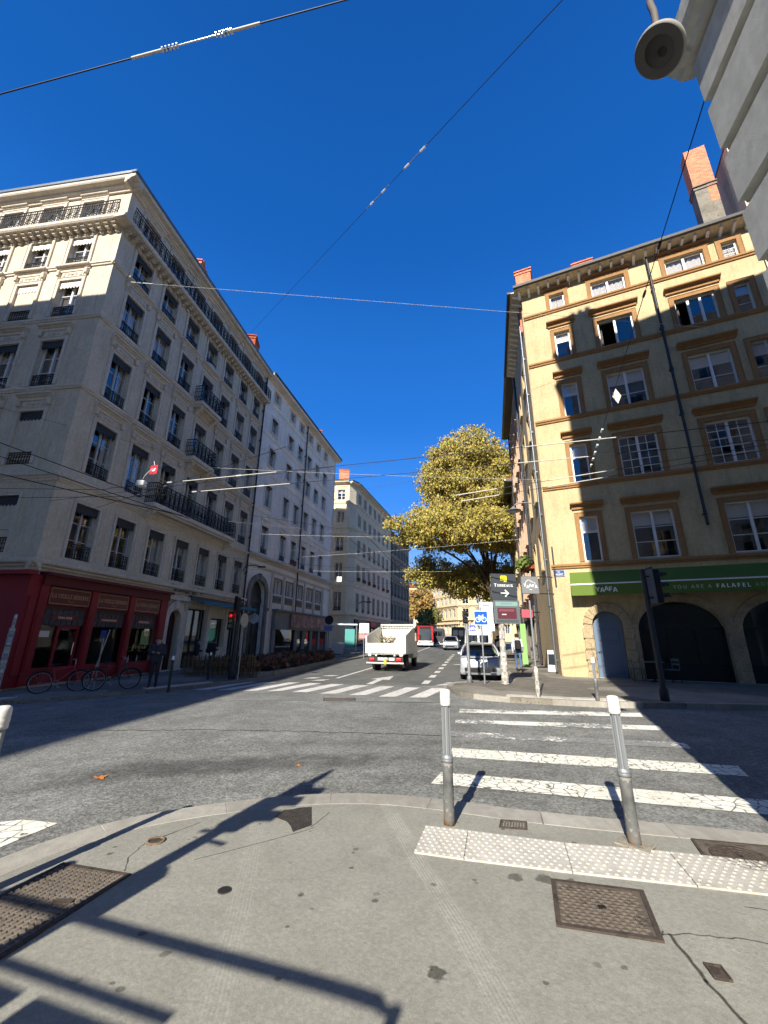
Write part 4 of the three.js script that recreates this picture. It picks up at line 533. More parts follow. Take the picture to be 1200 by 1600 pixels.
{ const t = apartment('tall cream building beside the yellow one, mostly hidden behind the dark corner block', 8.0 + Math.sin(115 * D2R) * 10.8, .04, 19.4 + Math.cos(115 * D2R) * 10.8), F = Facade(t, 115), h = []; const cs = [1.6, 4.2, 6.8, 9.4], rs = [[5, 2], [8.4, 2], [11.8, 2], [15.2, 1.8], [18.6, 1.8], [22.2, 1.6]]; rs.forEach(([a, b]) => cs.forEach(u => h.push(rectHole(u, a, u + 1.1, a + b)))); wall(F, 'street_wall', 0, 12, -.1, 26.6, h, .36, M.creamWall); rooms(F, .1, 12, 26.4, [4.5, 8, 11.4, 14.8, 18.2, 21.2], 4); rs.forEach(([a, b]) => cs.forEach(u => win(F, u, a, 1.1, b, { trim: M.creamTrim, sill: .1 }))); course(F, 'cornice', -.1, 12, 26.4, corniceProf(.5, .5), M.creamTrim); wall(Facade(t, 205), 'end_wall', -9, -.37, -.1, 26.6, [], .3, M.creamWall); F.put(mesh('roof', bb(0, 26.62, -9, 12, 26.8, .4), M.roofTile, t)); }
// ---------------------------------------------------------------- C: the block right beside the camera, and D: the block across the street behind, which throw the big shadows
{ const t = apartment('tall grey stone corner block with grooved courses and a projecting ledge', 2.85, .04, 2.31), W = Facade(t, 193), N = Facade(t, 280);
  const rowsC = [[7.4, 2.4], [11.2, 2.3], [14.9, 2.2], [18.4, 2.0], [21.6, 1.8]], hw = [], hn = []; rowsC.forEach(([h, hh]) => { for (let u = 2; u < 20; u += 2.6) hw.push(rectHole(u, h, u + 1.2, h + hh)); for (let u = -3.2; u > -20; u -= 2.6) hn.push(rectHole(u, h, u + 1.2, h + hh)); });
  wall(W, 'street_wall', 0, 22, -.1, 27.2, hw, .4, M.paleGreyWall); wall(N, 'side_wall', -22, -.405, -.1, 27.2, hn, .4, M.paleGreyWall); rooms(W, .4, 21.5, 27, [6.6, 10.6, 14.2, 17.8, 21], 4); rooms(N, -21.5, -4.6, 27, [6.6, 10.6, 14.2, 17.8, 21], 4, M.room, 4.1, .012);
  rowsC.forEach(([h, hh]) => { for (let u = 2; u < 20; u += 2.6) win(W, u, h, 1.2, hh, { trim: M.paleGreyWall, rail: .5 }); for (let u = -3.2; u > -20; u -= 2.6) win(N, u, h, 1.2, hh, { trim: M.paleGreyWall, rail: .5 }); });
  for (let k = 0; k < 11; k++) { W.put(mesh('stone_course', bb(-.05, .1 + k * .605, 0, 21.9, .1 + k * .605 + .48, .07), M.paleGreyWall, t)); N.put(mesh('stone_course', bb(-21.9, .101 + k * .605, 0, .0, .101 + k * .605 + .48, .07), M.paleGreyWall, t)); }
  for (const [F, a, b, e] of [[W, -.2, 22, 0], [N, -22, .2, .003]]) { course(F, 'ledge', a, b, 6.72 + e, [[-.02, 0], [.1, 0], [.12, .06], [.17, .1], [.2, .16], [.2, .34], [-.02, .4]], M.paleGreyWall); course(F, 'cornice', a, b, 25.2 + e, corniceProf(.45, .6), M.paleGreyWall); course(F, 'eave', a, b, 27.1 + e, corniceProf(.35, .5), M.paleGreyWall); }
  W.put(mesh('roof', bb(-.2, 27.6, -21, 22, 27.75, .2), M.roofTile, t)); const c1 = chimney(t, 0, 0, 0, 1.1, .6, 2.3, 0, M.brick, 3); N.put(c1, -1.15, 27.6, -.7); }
{ const t = apartment('tall cream block across the street behind the camera', -16.6, -.4, 4.2), S = Facade(t, 7), N = Facade(t, 278), rs = [[5, 2.2], [8.8, 2.2], [12.4, 2.1], [15.8, 2], [19.2, 1.8]], hs = [], hn = []; rs.forEach(([h, hh]) => { for (let u = -34; u < -2; u += 2.6) hs.push(rectHole(u, h, u + 1.2, h + hh)); for (let u = 1.4; u < 26; u += 2.6) hn.push(rectHole(u, h, u + 1.2, h + hh)); });
  wall(S, 'street_wall', -36, 0, -.2, 25.1, hs, .4, M.creamWall); wall(N, 'side_wall', .405, 28, -.2, 25.1, hn, .4, M.creamWall); rooms(S, -35.9, -4.5, 25, [4.4, 8.2, 11.8, 15.2, 18.6], 4); rooms(N, .5, 28, 25, [4.4, 8.2, 11.8, 15.2, 18.6], 4, M.room, 4.1, .012);
  rs.forEach(([h, hh]) => { for (let u = -34; u < -2; u += 2.6) win(S, u, h, 1.2, hh, { trim: M.creamTrim, leaves: 2, rows: 1 }); for (let u = 1.4; u < 26; u += 2.6) win(N, u, h, 1.2, hh, { trim: M.creamTrim, leaves: 2, rows: 1 }); });
  for (const [F, a, b, e] of [[S, -36, .3, 0], [N, -.3, 28, .003]]) course(F, 'eave', a, b, 24.9 + e, corniceProf(.4, .5), M.creamTrim); S.put(mesh('roof', bb(-36, 25.3, -16, .1, 25.45, .2), M.roofTile, t)); }
// ---------------------------------------------------------------- far end of the street
{ const t = apartment('sunlit ornate stone building at the end of the street', 21, 0, 118), rs = [[3.2, 2.4], [7.6, 2.3], [11.3, 2.0], [14.6, 1.5]];
  const R = Facade(t, 108); const hr = []; const cr = [1.4, 5, 8.6, 12.2, 15.8, 19.4]; rs.forEach(([a, b]) => cr.forEach(u => hr.push(rectHole(u, a, u + 1.6, a + b))));
  wall(R, 'street_wall', 0, 24, -.2, 17.8, hr, .4, M.farBeige); rooms(R, .2, 23.5, 17.7, [2.9, 7.1, 10.8, 14.2], 4); rs.forEach(([a, b]) => cr.forEach(u => win(R, u, a, 1.6, b, { trim: M.farBeige, trimW: .2, hood: [.25, .3, .25, 'plain'], rows: 2 })));
  const Lf = Facade(t, 160); const hl = [], cl2 = [-2.9, -5.3, -7.7, -10.1, -12.5, -14.9, -17.3]; rs.forEach(([a, b]) => cl2.forEach(u => hl.push(rectHole(u, a, u + 1.5, a + b)))); wall(Lf, 'side_wall', -20.4, -.41, -.2, 17.8, hl, .4, M.farBeige); rooms(Lf, -20, -4.6, 17.7, [2.9, 7.1, 10.8, 14.2], 4, M.room, 4, .012); rs.forEach(([a, b]) => cl2.forEach(u => win(Lf, u, a, 1.5, b, { trim: M.farBeige, trimW: .2, hood: [.25, .3, .25, 'plain'], rows: 2 })));
  for (const [Q, a, b, e] of [[R, -.3, 24, 0], [Lf, -20.4, .3, .004]]) { course(Q, 'balcony_slab', a, b, 6.4 + e, corniceProf(.9, .5), M.farBeige); course(Q, 'cornice', a, b, 10.4 + e, corniceProf(.4, .5), M.farBeige); course(Q, 'eave', a, b, 17.4 + e, corniceProf(1.1, .9), M.farBeige); for (let i = 0; i < 24; i++) Q.put(mesh('bracket', cached('fbr', () => rb(.35, .7, .7, .08)), M.farBeige, t), a + (b - a) * (i + .5) / 24, 6.05, .35); }
  R.put(mesh('roof', bb(0, 18.3, -14, 24, 18.5, .6), M.roofTile, t)); }
{ // hillside with houses behind the autumn trees
  const g = new THREE.PlaneGeometry(240, 160, 40, 24).rotateX(-Math.PI / 2), p = g.attributes.position; for (let i = 0; i < p.count; i++) { const x = p.getX(i), z = p.getZ(i), r = Math.hypot(x / 120, z / 80); p.setY(i, 46 * Math.max(0, 1 - r * r) + fbm(x / 240 + .5, z / 160 + .5, 8, 3, 5) * 6 - 5); } g.computeVertexNormals();
  const hill = structure(mesh('hill', g, std('#5c6136', .95, { map: stoneTex }))); hill.position.set(-10, -1, -300);
  const hm = ['#dccfb2', '#d6c2a0', '#cbb9a2', '#e0d8c6'].map(plaster);
  [[-18, 205, 10], [-9, 212, 13], [1, 208, 11], [9, 216, 14], [17, 224, 18], [26, 230, 17], [-4, 232, 20], [6, 240, 22], [-14, 240, 22], [16, 252, 26], [34, 250, 22], [-26, 226, 16]].forEach(([x, f, y], i) => { const t = thing('hillside_house', 'pale hillside house among trees far up the hill', 'house', [x, y - 3, -f], -.4 + hash(i, 1, 2) * .8, 'houses on the far hillside'); const w = 6 + hash(i, 2, 2) * 4, h = 7 + hash(i, 3, 2) * 4; mesh('wall', bb(-w / 2, -8, -4, w / 2, h, 4), hm[i % 4], t); mesh('roof', extr([[-w / 2 - .4, h], [w / 2 + .4, h], [0, h + 2.2]], 8.6).translate(0, 0, -4.3), M.roofTile, t); for (let r = 0; r < 2; r++) for (let k = 0; k < 3; k++) mesh('window', bx(.9, 1.4, .1, (k - 1) * w * .3, 1.8 + r * 2.9, 4.02), M.lambrequin, t); });
}
// ---------------------------------------------------------------- the red wine shop (joinery front set into the cream block)
{
  const t = thing('wine_shop_front', 'dark red wooden wine shop front with gold lettering at the corner', 'shopfront', [-13.56, -.28, -15.84]); t.scale.setScalar(LS);
  const F = Facade(t, 9.2), L = Facade(t, 98);
  const gold = '#b5945a', sign = (w, h, draw) => std('#ffffff', .45, { map: canvasTex(w, h, draw) });
  const nameMat = sign(512, 160, (c, w, h) => { c.fillStyle = '#5e0c16'; c.fillRect(0, 0, w, h); c.strokeStyle = gold; c.lineWidth = 5; c.beginPath(); c.roundRect ? c.roundRect(14, 14, w - 28, h - 28, 12) : c.rect(14, 14, w - 28, h - 28); c.stroke(); c.fillStyle = gold; c.textAlign = 'center'; c.textBaseline = 'middle'; c.font = 'bold 50px serif'; c.fillText('LA VIEILLE RÉSERVE', w / 2, h / 2 - 2, w - 50); c.lineWidth = 3; c.beginPath(); c.ellipse(w / 2 + 14, h / 2 + 6, 48, 38, 0, .5, 2.6); c.stroke(); });
  const small = txt => sign(256, 48, (c, w, h) => { c.fillStyle = '#6b1420'; c.fillRect(0, 0, w, h); c.fillStyle = '#d8c9ae'; c.textAlign = 'center'; c.textBaseline = 'middle'; c.font = 'bold 30px sans-serif'; c.fillText(txt, w / 2, h / 2 + 2, w - 20); });
  F.put(mesh('fascia', [bb(.3, 3.2, 0, 6.6, 3.5, .22), bb(.25, 3.5, 0, 6.68, 3.6, .36), bb(.3, 2.48, 0, 6.6, 2.56, .1)], M.redDark, t));
  F.put(mesh('corner_panel', [bb(-.1, .08, -.02, .32, 3.5, .12), rb(.24, 2.4, .05, .02, .12, 1.6, .13)], M.red, t)); const bays = [[.66, 2.3, 'VINS FINS'], [2.62, 4.2, 'CHAMPAGNES'], [4.55, 6.1, 'SPIRITUEUX']];
  for (const u of [.3, 2.32, 4.24, 6.14]) F.put(mesh('pilaster', [bb(u, .1, 0, u + (u > 6 ? .46 : .3), 3.2, .16), bb(u + .06, .5, .16, u + .24, 2.3, .18), bb(u - .03, .1, 0, u + .34, .45, .2)], M.red, t));
  bays.forEach(([a, b, txt], i) => {
    const w = b - a, c = (a + b) / 2;
    F.put(mesh('name_board', new THREE.BoxGeometry(w, .6, .05).translate(c, 2.88, .1), nameMat, t, true));
    F.put(mesh('transom', [bb(a, 1.92, -.02, b, 2.48, .02), ...[...Array(7)].flatMap((_, k) => [rb(w / 9, .2, .03, .02, a + w * (k + .75) / 7.5, 2.34, .03), rb(w / 9, .2, .03, .02, a + w * (k + .75) / 7.5, 2.04, .03)])], std('#4a4643', .7), t));
    F.put(mesh('small_sign', new THREE.BoxGeometry(w * .6, .16, .03).translate(c, 2.19, .06), small(txt), t, true));
    F.put(mesh('stall_riser', [bb(a, .1, -.03, b, .6, .06), rb(w * .8, .32, .03, .02, c, .35, .07)], M.red, t));
    if (i === 0) { // door and side light
      F.put(mesh('side_light', new THREE.PlaneGeometry(.6, 1.25).translate(a + .34, 1.28, 0), M.shopGlass, t), 0, 0, -.05);
      const d = F.put(group('door', t), a + 1.12, .12, -.03); mesh('frame', [bb(-.44, 0, -.03, -.34, 1.8, .04), bb(.34, 0, -.03, .44, 1.8, .04), bb(-.34, 1.7, -.03, .34, 1.8, .039), bb(-.34, 0, -.03, .34, .4, .039)], M.red, d); mesh('pane', new THREE.PlaneGeometry(.68, 1.3).translate(0, 1.05, 0), M.shopGlass, d); mesh('handle', rod([.28, .85, .07], [.28, 1.25, .07], .015), M.chrome, d);
    } else F.put(mesh('display_pane', new THREE.PlaneGeometry(w, 1.32).translate(c, 1.26, 0), M.shopGlass, t), 0, 0, -.05);
  });
  // inside: dark panelling, a counter and shelves
  F.put(mesh('shop_interior', [bb(.5, .1, -2.9, 6.5, 3.4, -2.8), bb(.5, .02, -2.8, 6.5, .1, -.1), bb(2.6, .5, -.5, 6.2, .56, -.1), bb(4.6, .98, -.5, 6.1, 1.02, -.12)], M.darkWood, t));
  F.put(mesh('window_poster', bb(5.55, 1.25, -.14, 6.08, 1.85, -.13), std('#8fae6a', .6), t)); F.put(mesh('window_poster', bb(.72, 1.55, -.12, 1.2, 1.75, -.115), std('#c9c9c4', .6), t));
  // left-hand return
  L.put(mesh('side_panelling', [bb(-6.6, .1, 0, -.02, 3.45, .1), bb(-6.7, 3.45, 0, .22, 3.58, .34), ...[-1.6, -3.1, -4.6, -6.1].map(u => rb(1.1, 2.2, .06, .03, u, 1.5, .1)), ...[-1.6, -3.1, -4.6, -6.1].map(u => rb(1.1, .5, .06, .03, u, 2.95, .1))], M.red, t));
  // bottles in the right-hand window
  const bot = lathe([[0, 0], [.04, 0], [.04, .2], [.016, .27], [.016, .33], [0, .33]], 8); t.updateMatrixWorld();
  const spot = (u, h, o) => { const a = 9.2 * D2R, x = Math.sin(a) * u + Math.cos(a) * o, z = -Math.cos(a) * u + Math.sin(a) * o; return [-13.56 + x * LS, -.28 + h * LS, -15.84 + z * LS]; };
  const bm = [std('#d8d4c6', .3), std('#1b2416', .2), std('#3a1a12', .2), std('#c7a24e', .3)];
  let b0; for (let k = 0; k < 12; k++) { const p = spot(4.7 + k * .115, k % 2 ? 1.02 : .56, -.3 + (k % 3) * .04); const m = mesh('wine_bottle', merged(bot.clone()), bm[(k * 7) % 4]); tag(m, 'wine bottle standing on a shelf in the shop window', 'bottle', 'bottles in the wine shop window'); m.position.set(...p); }
}
// blue folded awning and round sign over the restaurant
{
  const t = thing('shop_awning', 'narrow teal awning above the restaurant windows', 'awning', [-13.56, -.28, -15.84]); t.scale.setScalar(LS); const F = Facade(t, 9.2);
  F.put(mesh('cloth', extr([[0, 3.5], [.9, 3.36], [.9, 3.2], [.86, 3.2], [.86, 3.3], [0, 3.44]], 5.9).rotateY(-Math.PI / 2).translate(14.2, 0, 0), std('#2d6a86', .85), t)); F.put(mesh('cassette', bb(8.25, 3.44, .02, 14.25, 3.62, .2), M.darkPaint, t));
  const s = thing('projecting_sign', 'pale hexagonal sign projecting beside the carriage door', 'sign', [-13.56 + Math.sin(9.2 * D2R) * 17.2 + .8, 3.05, -15.84 - Math.cos(9.2 * D2R) * 17.2]); mesh('plate', new THREE.CylinderGeometry(.42, .42, .07, 6).rotateX(Math.PI / 2), std('#a9b3b6', .5), s); mesh('bracket', rod([0, .3, 0], [-.7, .3, 0], .025), M.iron, s);
}
// ---------------------------------------------------------------- bollards
const bolTex = dataTex(256, (u, v) => { const n = fbm(u, v, 10, 4, 66), r = fbm(u, v * .4, 9, 3, 68); const rustHere = r > .66; const k = 140 + (n - .5) * 90; return rustHere ? [156 + n * 40, 124 + n * 30, 98 + n * 16] : n > .62 ? [196, 193, 186] : [k, k, k - 2]; }, true, 1.6);
const bolPaint = std('#b4b5b3', .7, { map: bolTex, metalness: .1 });
const flute = (() => { const p = []; for (let i = 0; i < 48; i++) { const a = i / 48 * Math.PI * 2, r = .036 + .006 * Math.sign(Math.sin(a * 6)); p.push([Math.cos(a) * r, Math.sin(a) * r]); } return extr(p, .47).rotateX(-Math.PI / 2).translate(0, .53, 0); })();
function bollard(label, x, f, capHue = M.capWhite, s = 1, y = .04) {
  const t = thing('bollard', label, 'bollard', [x, y + GY(x), -f], rnd() * 6, 'bollards around the crossing'); t.scale.setScalar(s);
  mesh('post', cached('bol_post', () => lathe([[0, 0], [.052, 0], [.05, .05], [.047, .48], [.05, .49], [.05, .53]], 20)), bolPaint, t); mesh('collar', cached('bol_col', () => [lathe([[.036, .50], [.055, .5], [.055, .52], [.05, .525], [.055, .53], [.055, .55], [.036, .56]], 20)]), M.galv, t);
  mesh('fluted_tube', cached('bol_fl', () => flute), M.galv, t); mesh('cap', cached('bol_cap', () => lathe([[.036, .98], [.051, .985], [.053, 1.01], [.048, 1.016], [.053, 1.022], [.053, 1.05], [.049, 1.055], [.053, 1.06], [.052, 1.10], [.046, 1.122], [.03, 1.13], [0, 1.132]], 20)), capHue, t); return t;
}
bollard('grey fluted bollard with a rust-streaked foot, standing at the end of the tactile slabs', .62, 4.38);
{ const b = bollard('leaning grey bollard with a peeling foot set in a concrete collar beside the tactile slabs', 2.08, 4.0); b.rotation.z = .012; mesh('concrete_foot', rb(.26, .02, .2, .008, 0, .01, 0), M.kerb, b); }
bollard('white-capped bollard at the left kerb beside the iron cover', -2.63, 3.13); bollard('bollard standing behind the iron cover near the street', -2.95, 2.0);
bollard('white-capped bollard at the kerb in front of the yellow building', 5.68, 11.75, M.white, .95, .13);
{ const g = [['dark slim bollard with a pale tip next to the wine shop kerb', -6.69, 13.9], ['dark slim bollard with a pale tip in front of the picket fence', -7.2, 18.2]]; for (const [l, x, f] of g) { const t = thing('bollard', l, 'bollard', [x, .1 + GY(x), -f]); mesh('post', lathe([[0, 0], [.045, 0], [.04, .9], [.05, .91], [.05, .95]], 14), M.darkPaint, t); mesh('cap', lathe([[.035, .95], [.042, .97], [.04, 1.05], [0, 1.08]], 14), M.white, t); } }
// ---------------------------------------------------------------- traffic signals and sign posts
const lens = (c, on) => std(c, .3, on ? { emissive: c, emissiveIntensity: .16 } : {});
function signalHead(parent, x, y, z, turn, s = 1, lit = -1) {
  const g = group('signal_head', parent); g.position.set(x, y, z); g.rotation.y = turn; g.scale.setScalar(s);
  mesh('housing', [rb(.3, .95, .2, .03, 0, 0, -.06), bb(-.2, -.55, -.165, .2, .55, -.16)], M.black, g);
  ['#b01818', '#7a5a10', '#0f5a38'].forEach((c, i) => { mesh('lens', new THREE.CylinderGeometry(.1, .1, .03, 18).rotateX(Math.PI / 2).translate(0, .3 - i * .3, .05), lens(c, i === lit), g); mesh('visor', new THREE.CylinderGeometry(.115, .115, .2, 16, 1, true, Math.PI * .5, Math.PI).rotateX(Math.PI / 2).rotateZ(0).translate(0, .3 - i * .3, .14), std('#0c0c0e', .6, { side: THREE.DoubleSide }), g); });
  return g;
}
{ // at the yellow building, facing the cross street on the right
  const t = thing('traffic_light', 'dark traffic light pole in the shade before the green awning', 'traffic light', [7.53, .13, -11.87]); mesh('pole', [lathe([[0, 0], [.11, 0], [.11, .28], [.075, .34], [.065, 3.5], [0, 3.52]], 16), rod([0, 3.3, 0], [.3, 3.3, .05], .025), rod([0, 2.7, 0], [.3, 2.7, .05], .025)], M.darkPaint, t);
  signalHead(t, .36, 3.02, .02, 1.45, 1.0); mesh('backing_plate', rb(.03, .96, .34, .01, .17, 3.02, .02), std('#59606c', .6), t); }
{ // by the wine shop, red is lit
  const x = -6.2, f = 18.1, t = thing('traffic_light', 'dark traffic light showing red beside the planter fence', 'traffic light', P(x, f, .1), -.1); mesh('pole', lathe([[0, 0], [.14, 0], [.14, .3], [.1, .36], [.08, 3.2], [0, 3.22]], 16), M.darkPaint, t); signalHead(t, -.3, 2.32, .05, .25, .68, 0); signalHead(t, .02, 2.9, .14, 2.4, .8);
  const l = new THREE.PointLight('#ff3020', .05); l.position.set(-.24, 2.56, .24); t.add(l);
  const p = thing('sign_post', 'thin galvanised post with an edge-on plate beside the red traffic light', 'sign', P(-5.75, 17.5, .1), 1.3); mesh('pole', rod([0, 0, 0], [0, 2.6, 0], .03), M.galv, p); mesh('plate', new THREE.CylinderGeometry(.28, .28, .02, 24).rotateX(Math.PI / 2).translate(0, 2.3, .03), M.galv, p); }
{ // behind the camera on the left: its shadow crosses the pavement
  const t = thing('traffic_light', 'traffic light at the near kerb behind the bollards', 'traffic light', [-2.8, .04, -.74], .3); mesh('pole', lathe([[0, 0], [.12, 0], [.12, .9], [.075, .98], [.065, 2.2], [.055, 3.4], [.02, 3.62], [0, 3.64]], 16), M.darkPaint, t); signalHead(t, .02, 2.86, .1, 1.3, .82); mesh('push_box', rb(.22, .34, .16, .03, .02, 1.78, .06), M.black, t); mesh('bracket', [rod([0, 2.25, 0], [.2, 2.22, .1], .02), rod([0, 2.35, 0], [-.18, 2.4, 0], .02)], M.darkPaint, t); }
{ // tubular frame holding two panels, behind the camera
  const t = thing('information_stand', 'tubular metal stand with two panels behind the near pavement', 'sign', [-2.45, .04, .22], -.307);
  mesh('frame', [tube([[-1.6, 0, 0], [-1.6, 1.9, 0], [-1.52, 2.06, 0], [-1.35, 2.1, 0], [0, 2.1, 0], [1.18, 2.1, 0], [1.31, 2.06, 0], [1.36, 1.9, 0], [1.36, 0, 0]], .03, 90, 8), rod([-1.6, 1.86, 0], [.45, 1.86, 0], .022)], M.darkPaint, t);
  mesh('panel', rb(.62, 1.0, .04, .02, -.6, 1.3, 0), M.darkPaint, t); mesh('panel', rb(.66, 1.0, .04, .02, .12, 1.3, 0), M.darkPaint, t); }
// car park sign on its sticker-covered post
const stickerTex = dataTex(256, (u, v) => { const i = Math.floor(u * 7 + .6 * Math.floor(v * 14) % 2), j = Math.floor(v * 17), h = hash(i, j, 12), n = fbm(u, v, 40, 2, 15); const pal = [[205, 203, 196], [182, 180, 176], [150, 148, 146], [225, 222, 214], [190, 172, 166], [148, 152, 160], [208, 200, 178]]; const c = pal[Math.floor(h * pal.length)]; const k = (n - .5) * 60; return [c[0] + k, c[1] + k, c[2] + k]; }, true, .55); M.sticker = std('#e0ddd6', .8, { map: stickerTex });
{ const t = thing('car_park_sign', 'dark car park direction sign with a display on a sticker-covered post', 'sign', [4.36, .13, -15.65], .12);
  mesh('post', lathe([[0, 0], [.16, 0], [.15, .04], [.125, .06], [.12, 1.0], [.128, 1.02], [.128, 1.08], [.105, 1.1], [.1, 2.1], [0, 2.1]], 18), M.sticker, t); mesh('upper_post', rod([0, 2.1, -.06], [0, 3.9, -.06], .06), M.galv, t);
  mesh('sign_panel', new THREE.BoxGeometry(1.0, .98, .1).translate(.18, 3.42, .05), std('#ffffff', .5, { map: canvasTex(256, 256, (c, w, h) => { c.fillStyle = '#3d4146'; c.fillRect(0, 0, w, h); c.fillStyle = '#e2dc2a'; c.beginPath(); c.roundRect ? c.roundRect(96, 18, 66, 62, 14) : c.rect(96, 18, 66, 62); c.fill(); c.fillStyle = '#3d4146'; c.fillRect(96, 66, 34, 14); c.fillStyle = '#77741a'; c.fillRect(104, 42, 30, 6); c.fillStyle = '#f2f2ee'; c.textAlign = 'center'; c.font = 'bold 40px serif'; c.fillText('T', 42, 126); c.font = 'bold 32px serif'; c.fillText('ERREAUX', 140, 126, 164); c.lineWidth = 12; c.strokeStyle = '#f2f2ee'; c.beginPath(); c.moveTo(90, 190); c.lineTo(164, 190); c.moveTo(134, 158); c.lineTo(166, 190); c.lineTo(134, 222); c.stroke(); }) }), t, true);
  mesh('display_box', new THREE.BoxGeometry(1.0, .84, .12).translate(.22, 2.5, .05), std('#ffffff', .4, { map: canvasTex(256, 220, (c, w, h) => { c.fillStyle = '#60686a'; c.fillRect(0, 0, w, h); c.fillStyle = '#7f9d96'; c.fillRect(18, 14, 220, 40); c.fillStyle = '#6c8a84'; c.fillRect(70, 26, 110, 12); c.fillStyle = '#5d3038'; c.fillRect(34, 72, 188, 104); c.fillStyle = '#7d4a52'; c.fillRect(50, 84, 150, 22); c.fillStyle = '#e8e4de'; c.fillRect(76, 130, 44, 8); c.fillStyle = '#4d5456'; c.fillRect(20, 184, 216, 26); }) }), t, true); }
{ // cycle signs
  const bike = (c, w, h, lw) => { c.strokeStyle = '#f2f4f6'; c.lineWidth = lw; const u = w / 100; for (const x of [28, 72]) { c.beginPath(); c.arc(x * u, 60 * u, 16 * u, 0, 7); c.stroke(); } c.beginPath(); c.moveTo(28 * u, 60 * u); c.lineTo(40 * u, 38 * u); c.lineTo(63 * u, 38 * u); c.lineTo(50 * u, 60 * u); c.lineTo(28 * u, 60 * u); c.moveTo(50 * u, 60 * u); c.lineTo(38 * u, 32 * u); c.moveTo(32 * u, 32 * u); c.lineTo(44 * u, 32 * u); c.moveTo(72 * u, 60 * u); c.lineTo(61 * u, 30 * u); c.lineTo(70 * u, 28 * u); c.stroke(); };
  const mat = (purple) => std('#ffffff', .4, { map: canvasTex(256, 256, (c, w, h) => { c.fillStyle = '#f0f2f4'; c.fillRect(0, 0, w, h); c.fillStyle = purple ? '#5560b8' : '#1557b8'; c.fillRect(10, 10, w - 20, h - 20); bike(c, w, h, 12); }) });
  const t = thing('cycle_sign', 'blue square cycle lane sign on a thin pole', 'sign', [3.67, .13, -15.8]); mesh('pole', rod([0, 0, 0], [0, 2.68, 0], .03), M.galv, t); mesh('plate', new THREE.BoxGeometry(.52, .52, .02).translate(-.02, 2.28, .045), mat(false), t, true);
  const s = thing('cycle_signal', 'grey pole with a small cycle signal and a little violet cycle plate', 'traffic light', [3.2, .13, -16.19]); mesh('pole', lathe([[0, 0], [.09, 0], [.09, .2], [.06, .24], [.058, 2.3], [0, 2.32]], 14), M.galv, s); mesh('signal_box', [rb(.17, .46, .16, .03, -.06, 2.34, 0), ...[.14, 0, -.14].map(y => new THREE.CylinderGeometry(.06, .06, .1, 12).rotateX(Math.PI / 2).translate(-.06, 2.34 + y, .1))], M.black, s); mesh('plate', new THREE.BoxGeometry(.26, .26, .02).translate(.2, 1.92, .06), mat(true), s, true); mesh('clamp', rod([.02, 1.92, .03], [.2, 1.92, .05], .02), M.galv, s); }
{ const t = thing('sign_post', 'slim galvanised post with a jointed foot in front of the falafel shop', 'post', [4.3, .13, -12.26]); mesh('pole', [rod([0, .75, 0], [0, 2.6, 0], .03), new THREE.SphereGeometry(.03, 8, 6).translate(0, 2.6, 0)], M.galv, t); mesh('foot', lathe([[0, 0], [.06, 0], [.055, .74], [.04, .8], [0, .8]], 14), M.sticker, t);
  const y = thing('projecting_sign', 'grey square sign with white mountain outline hanging from the yellow building', 'sign', [7.0, 4.15, -19.7], .05); mesh('plate', new THREE.BoxGeometry(.82, .8, .06), std('#ffffff', .6, { map: canvasTex(256, 256, (c, w, h) => { c.fillStyle = '#77797a'; c.fillRect(0, 0, w, h); c.strokeStyle = '#e9e9e6'; c.lineWidth = 6; c.beginPath(); c.moveTo(52, 104); c.quadraticCurveTo(74, 66, 100, 52); c.quadraticCurveTo(124, 44, 138, 66); c.quadraticCurveTo(160, 86, 192, 84); c.quadraticCurveTo(204, 92, 206, 116); c.stroke(); c.fillStyle = '#f4f4f0'; c.font = 'bold 62px sans-serif'; c.textAlign = 'center'; 'YAAFA'.split('').forEach((ch, i) => c.fillText(ch, 48 + i * 42, 160 + [-8, 14, -6, -2, 10][i])); c.fillRect(112, 192, 40, 6); }) }), y, true); mesh('bracket', [rod([-.4, .4, 0], [1.15, .4, .02], .018), rod([-.4, -.4, 0], [1.15, -.4, .02], .018)], M.iron, y); }
{ const t = thing('sticker_pole', 'pole covered with pale stickers on the wine shop corner', 'pole', P(-13.1, 15.1, .1)); mesh('pole', lathe([[0, 0], [.09, 0], [.08, .7], [.09, .72], [.09, 2.1], [.05, 2.15], [.045, 2.6], [0, 2.6]], 14), M.sticker, t); }
{ const t = thing('parking_sign', 'small blue plate on a thin pole before the wine shop window', 'sign', P(-9.75, 15.0, .1), -.2); mesh('pole', rod([0, 0, 0], [0, 1.95, 0], .022), M.galv, t); mesh('plate', bx(.22, .26, .015, 0, 1.84, .03), std('#2c3a80', .6), t); }
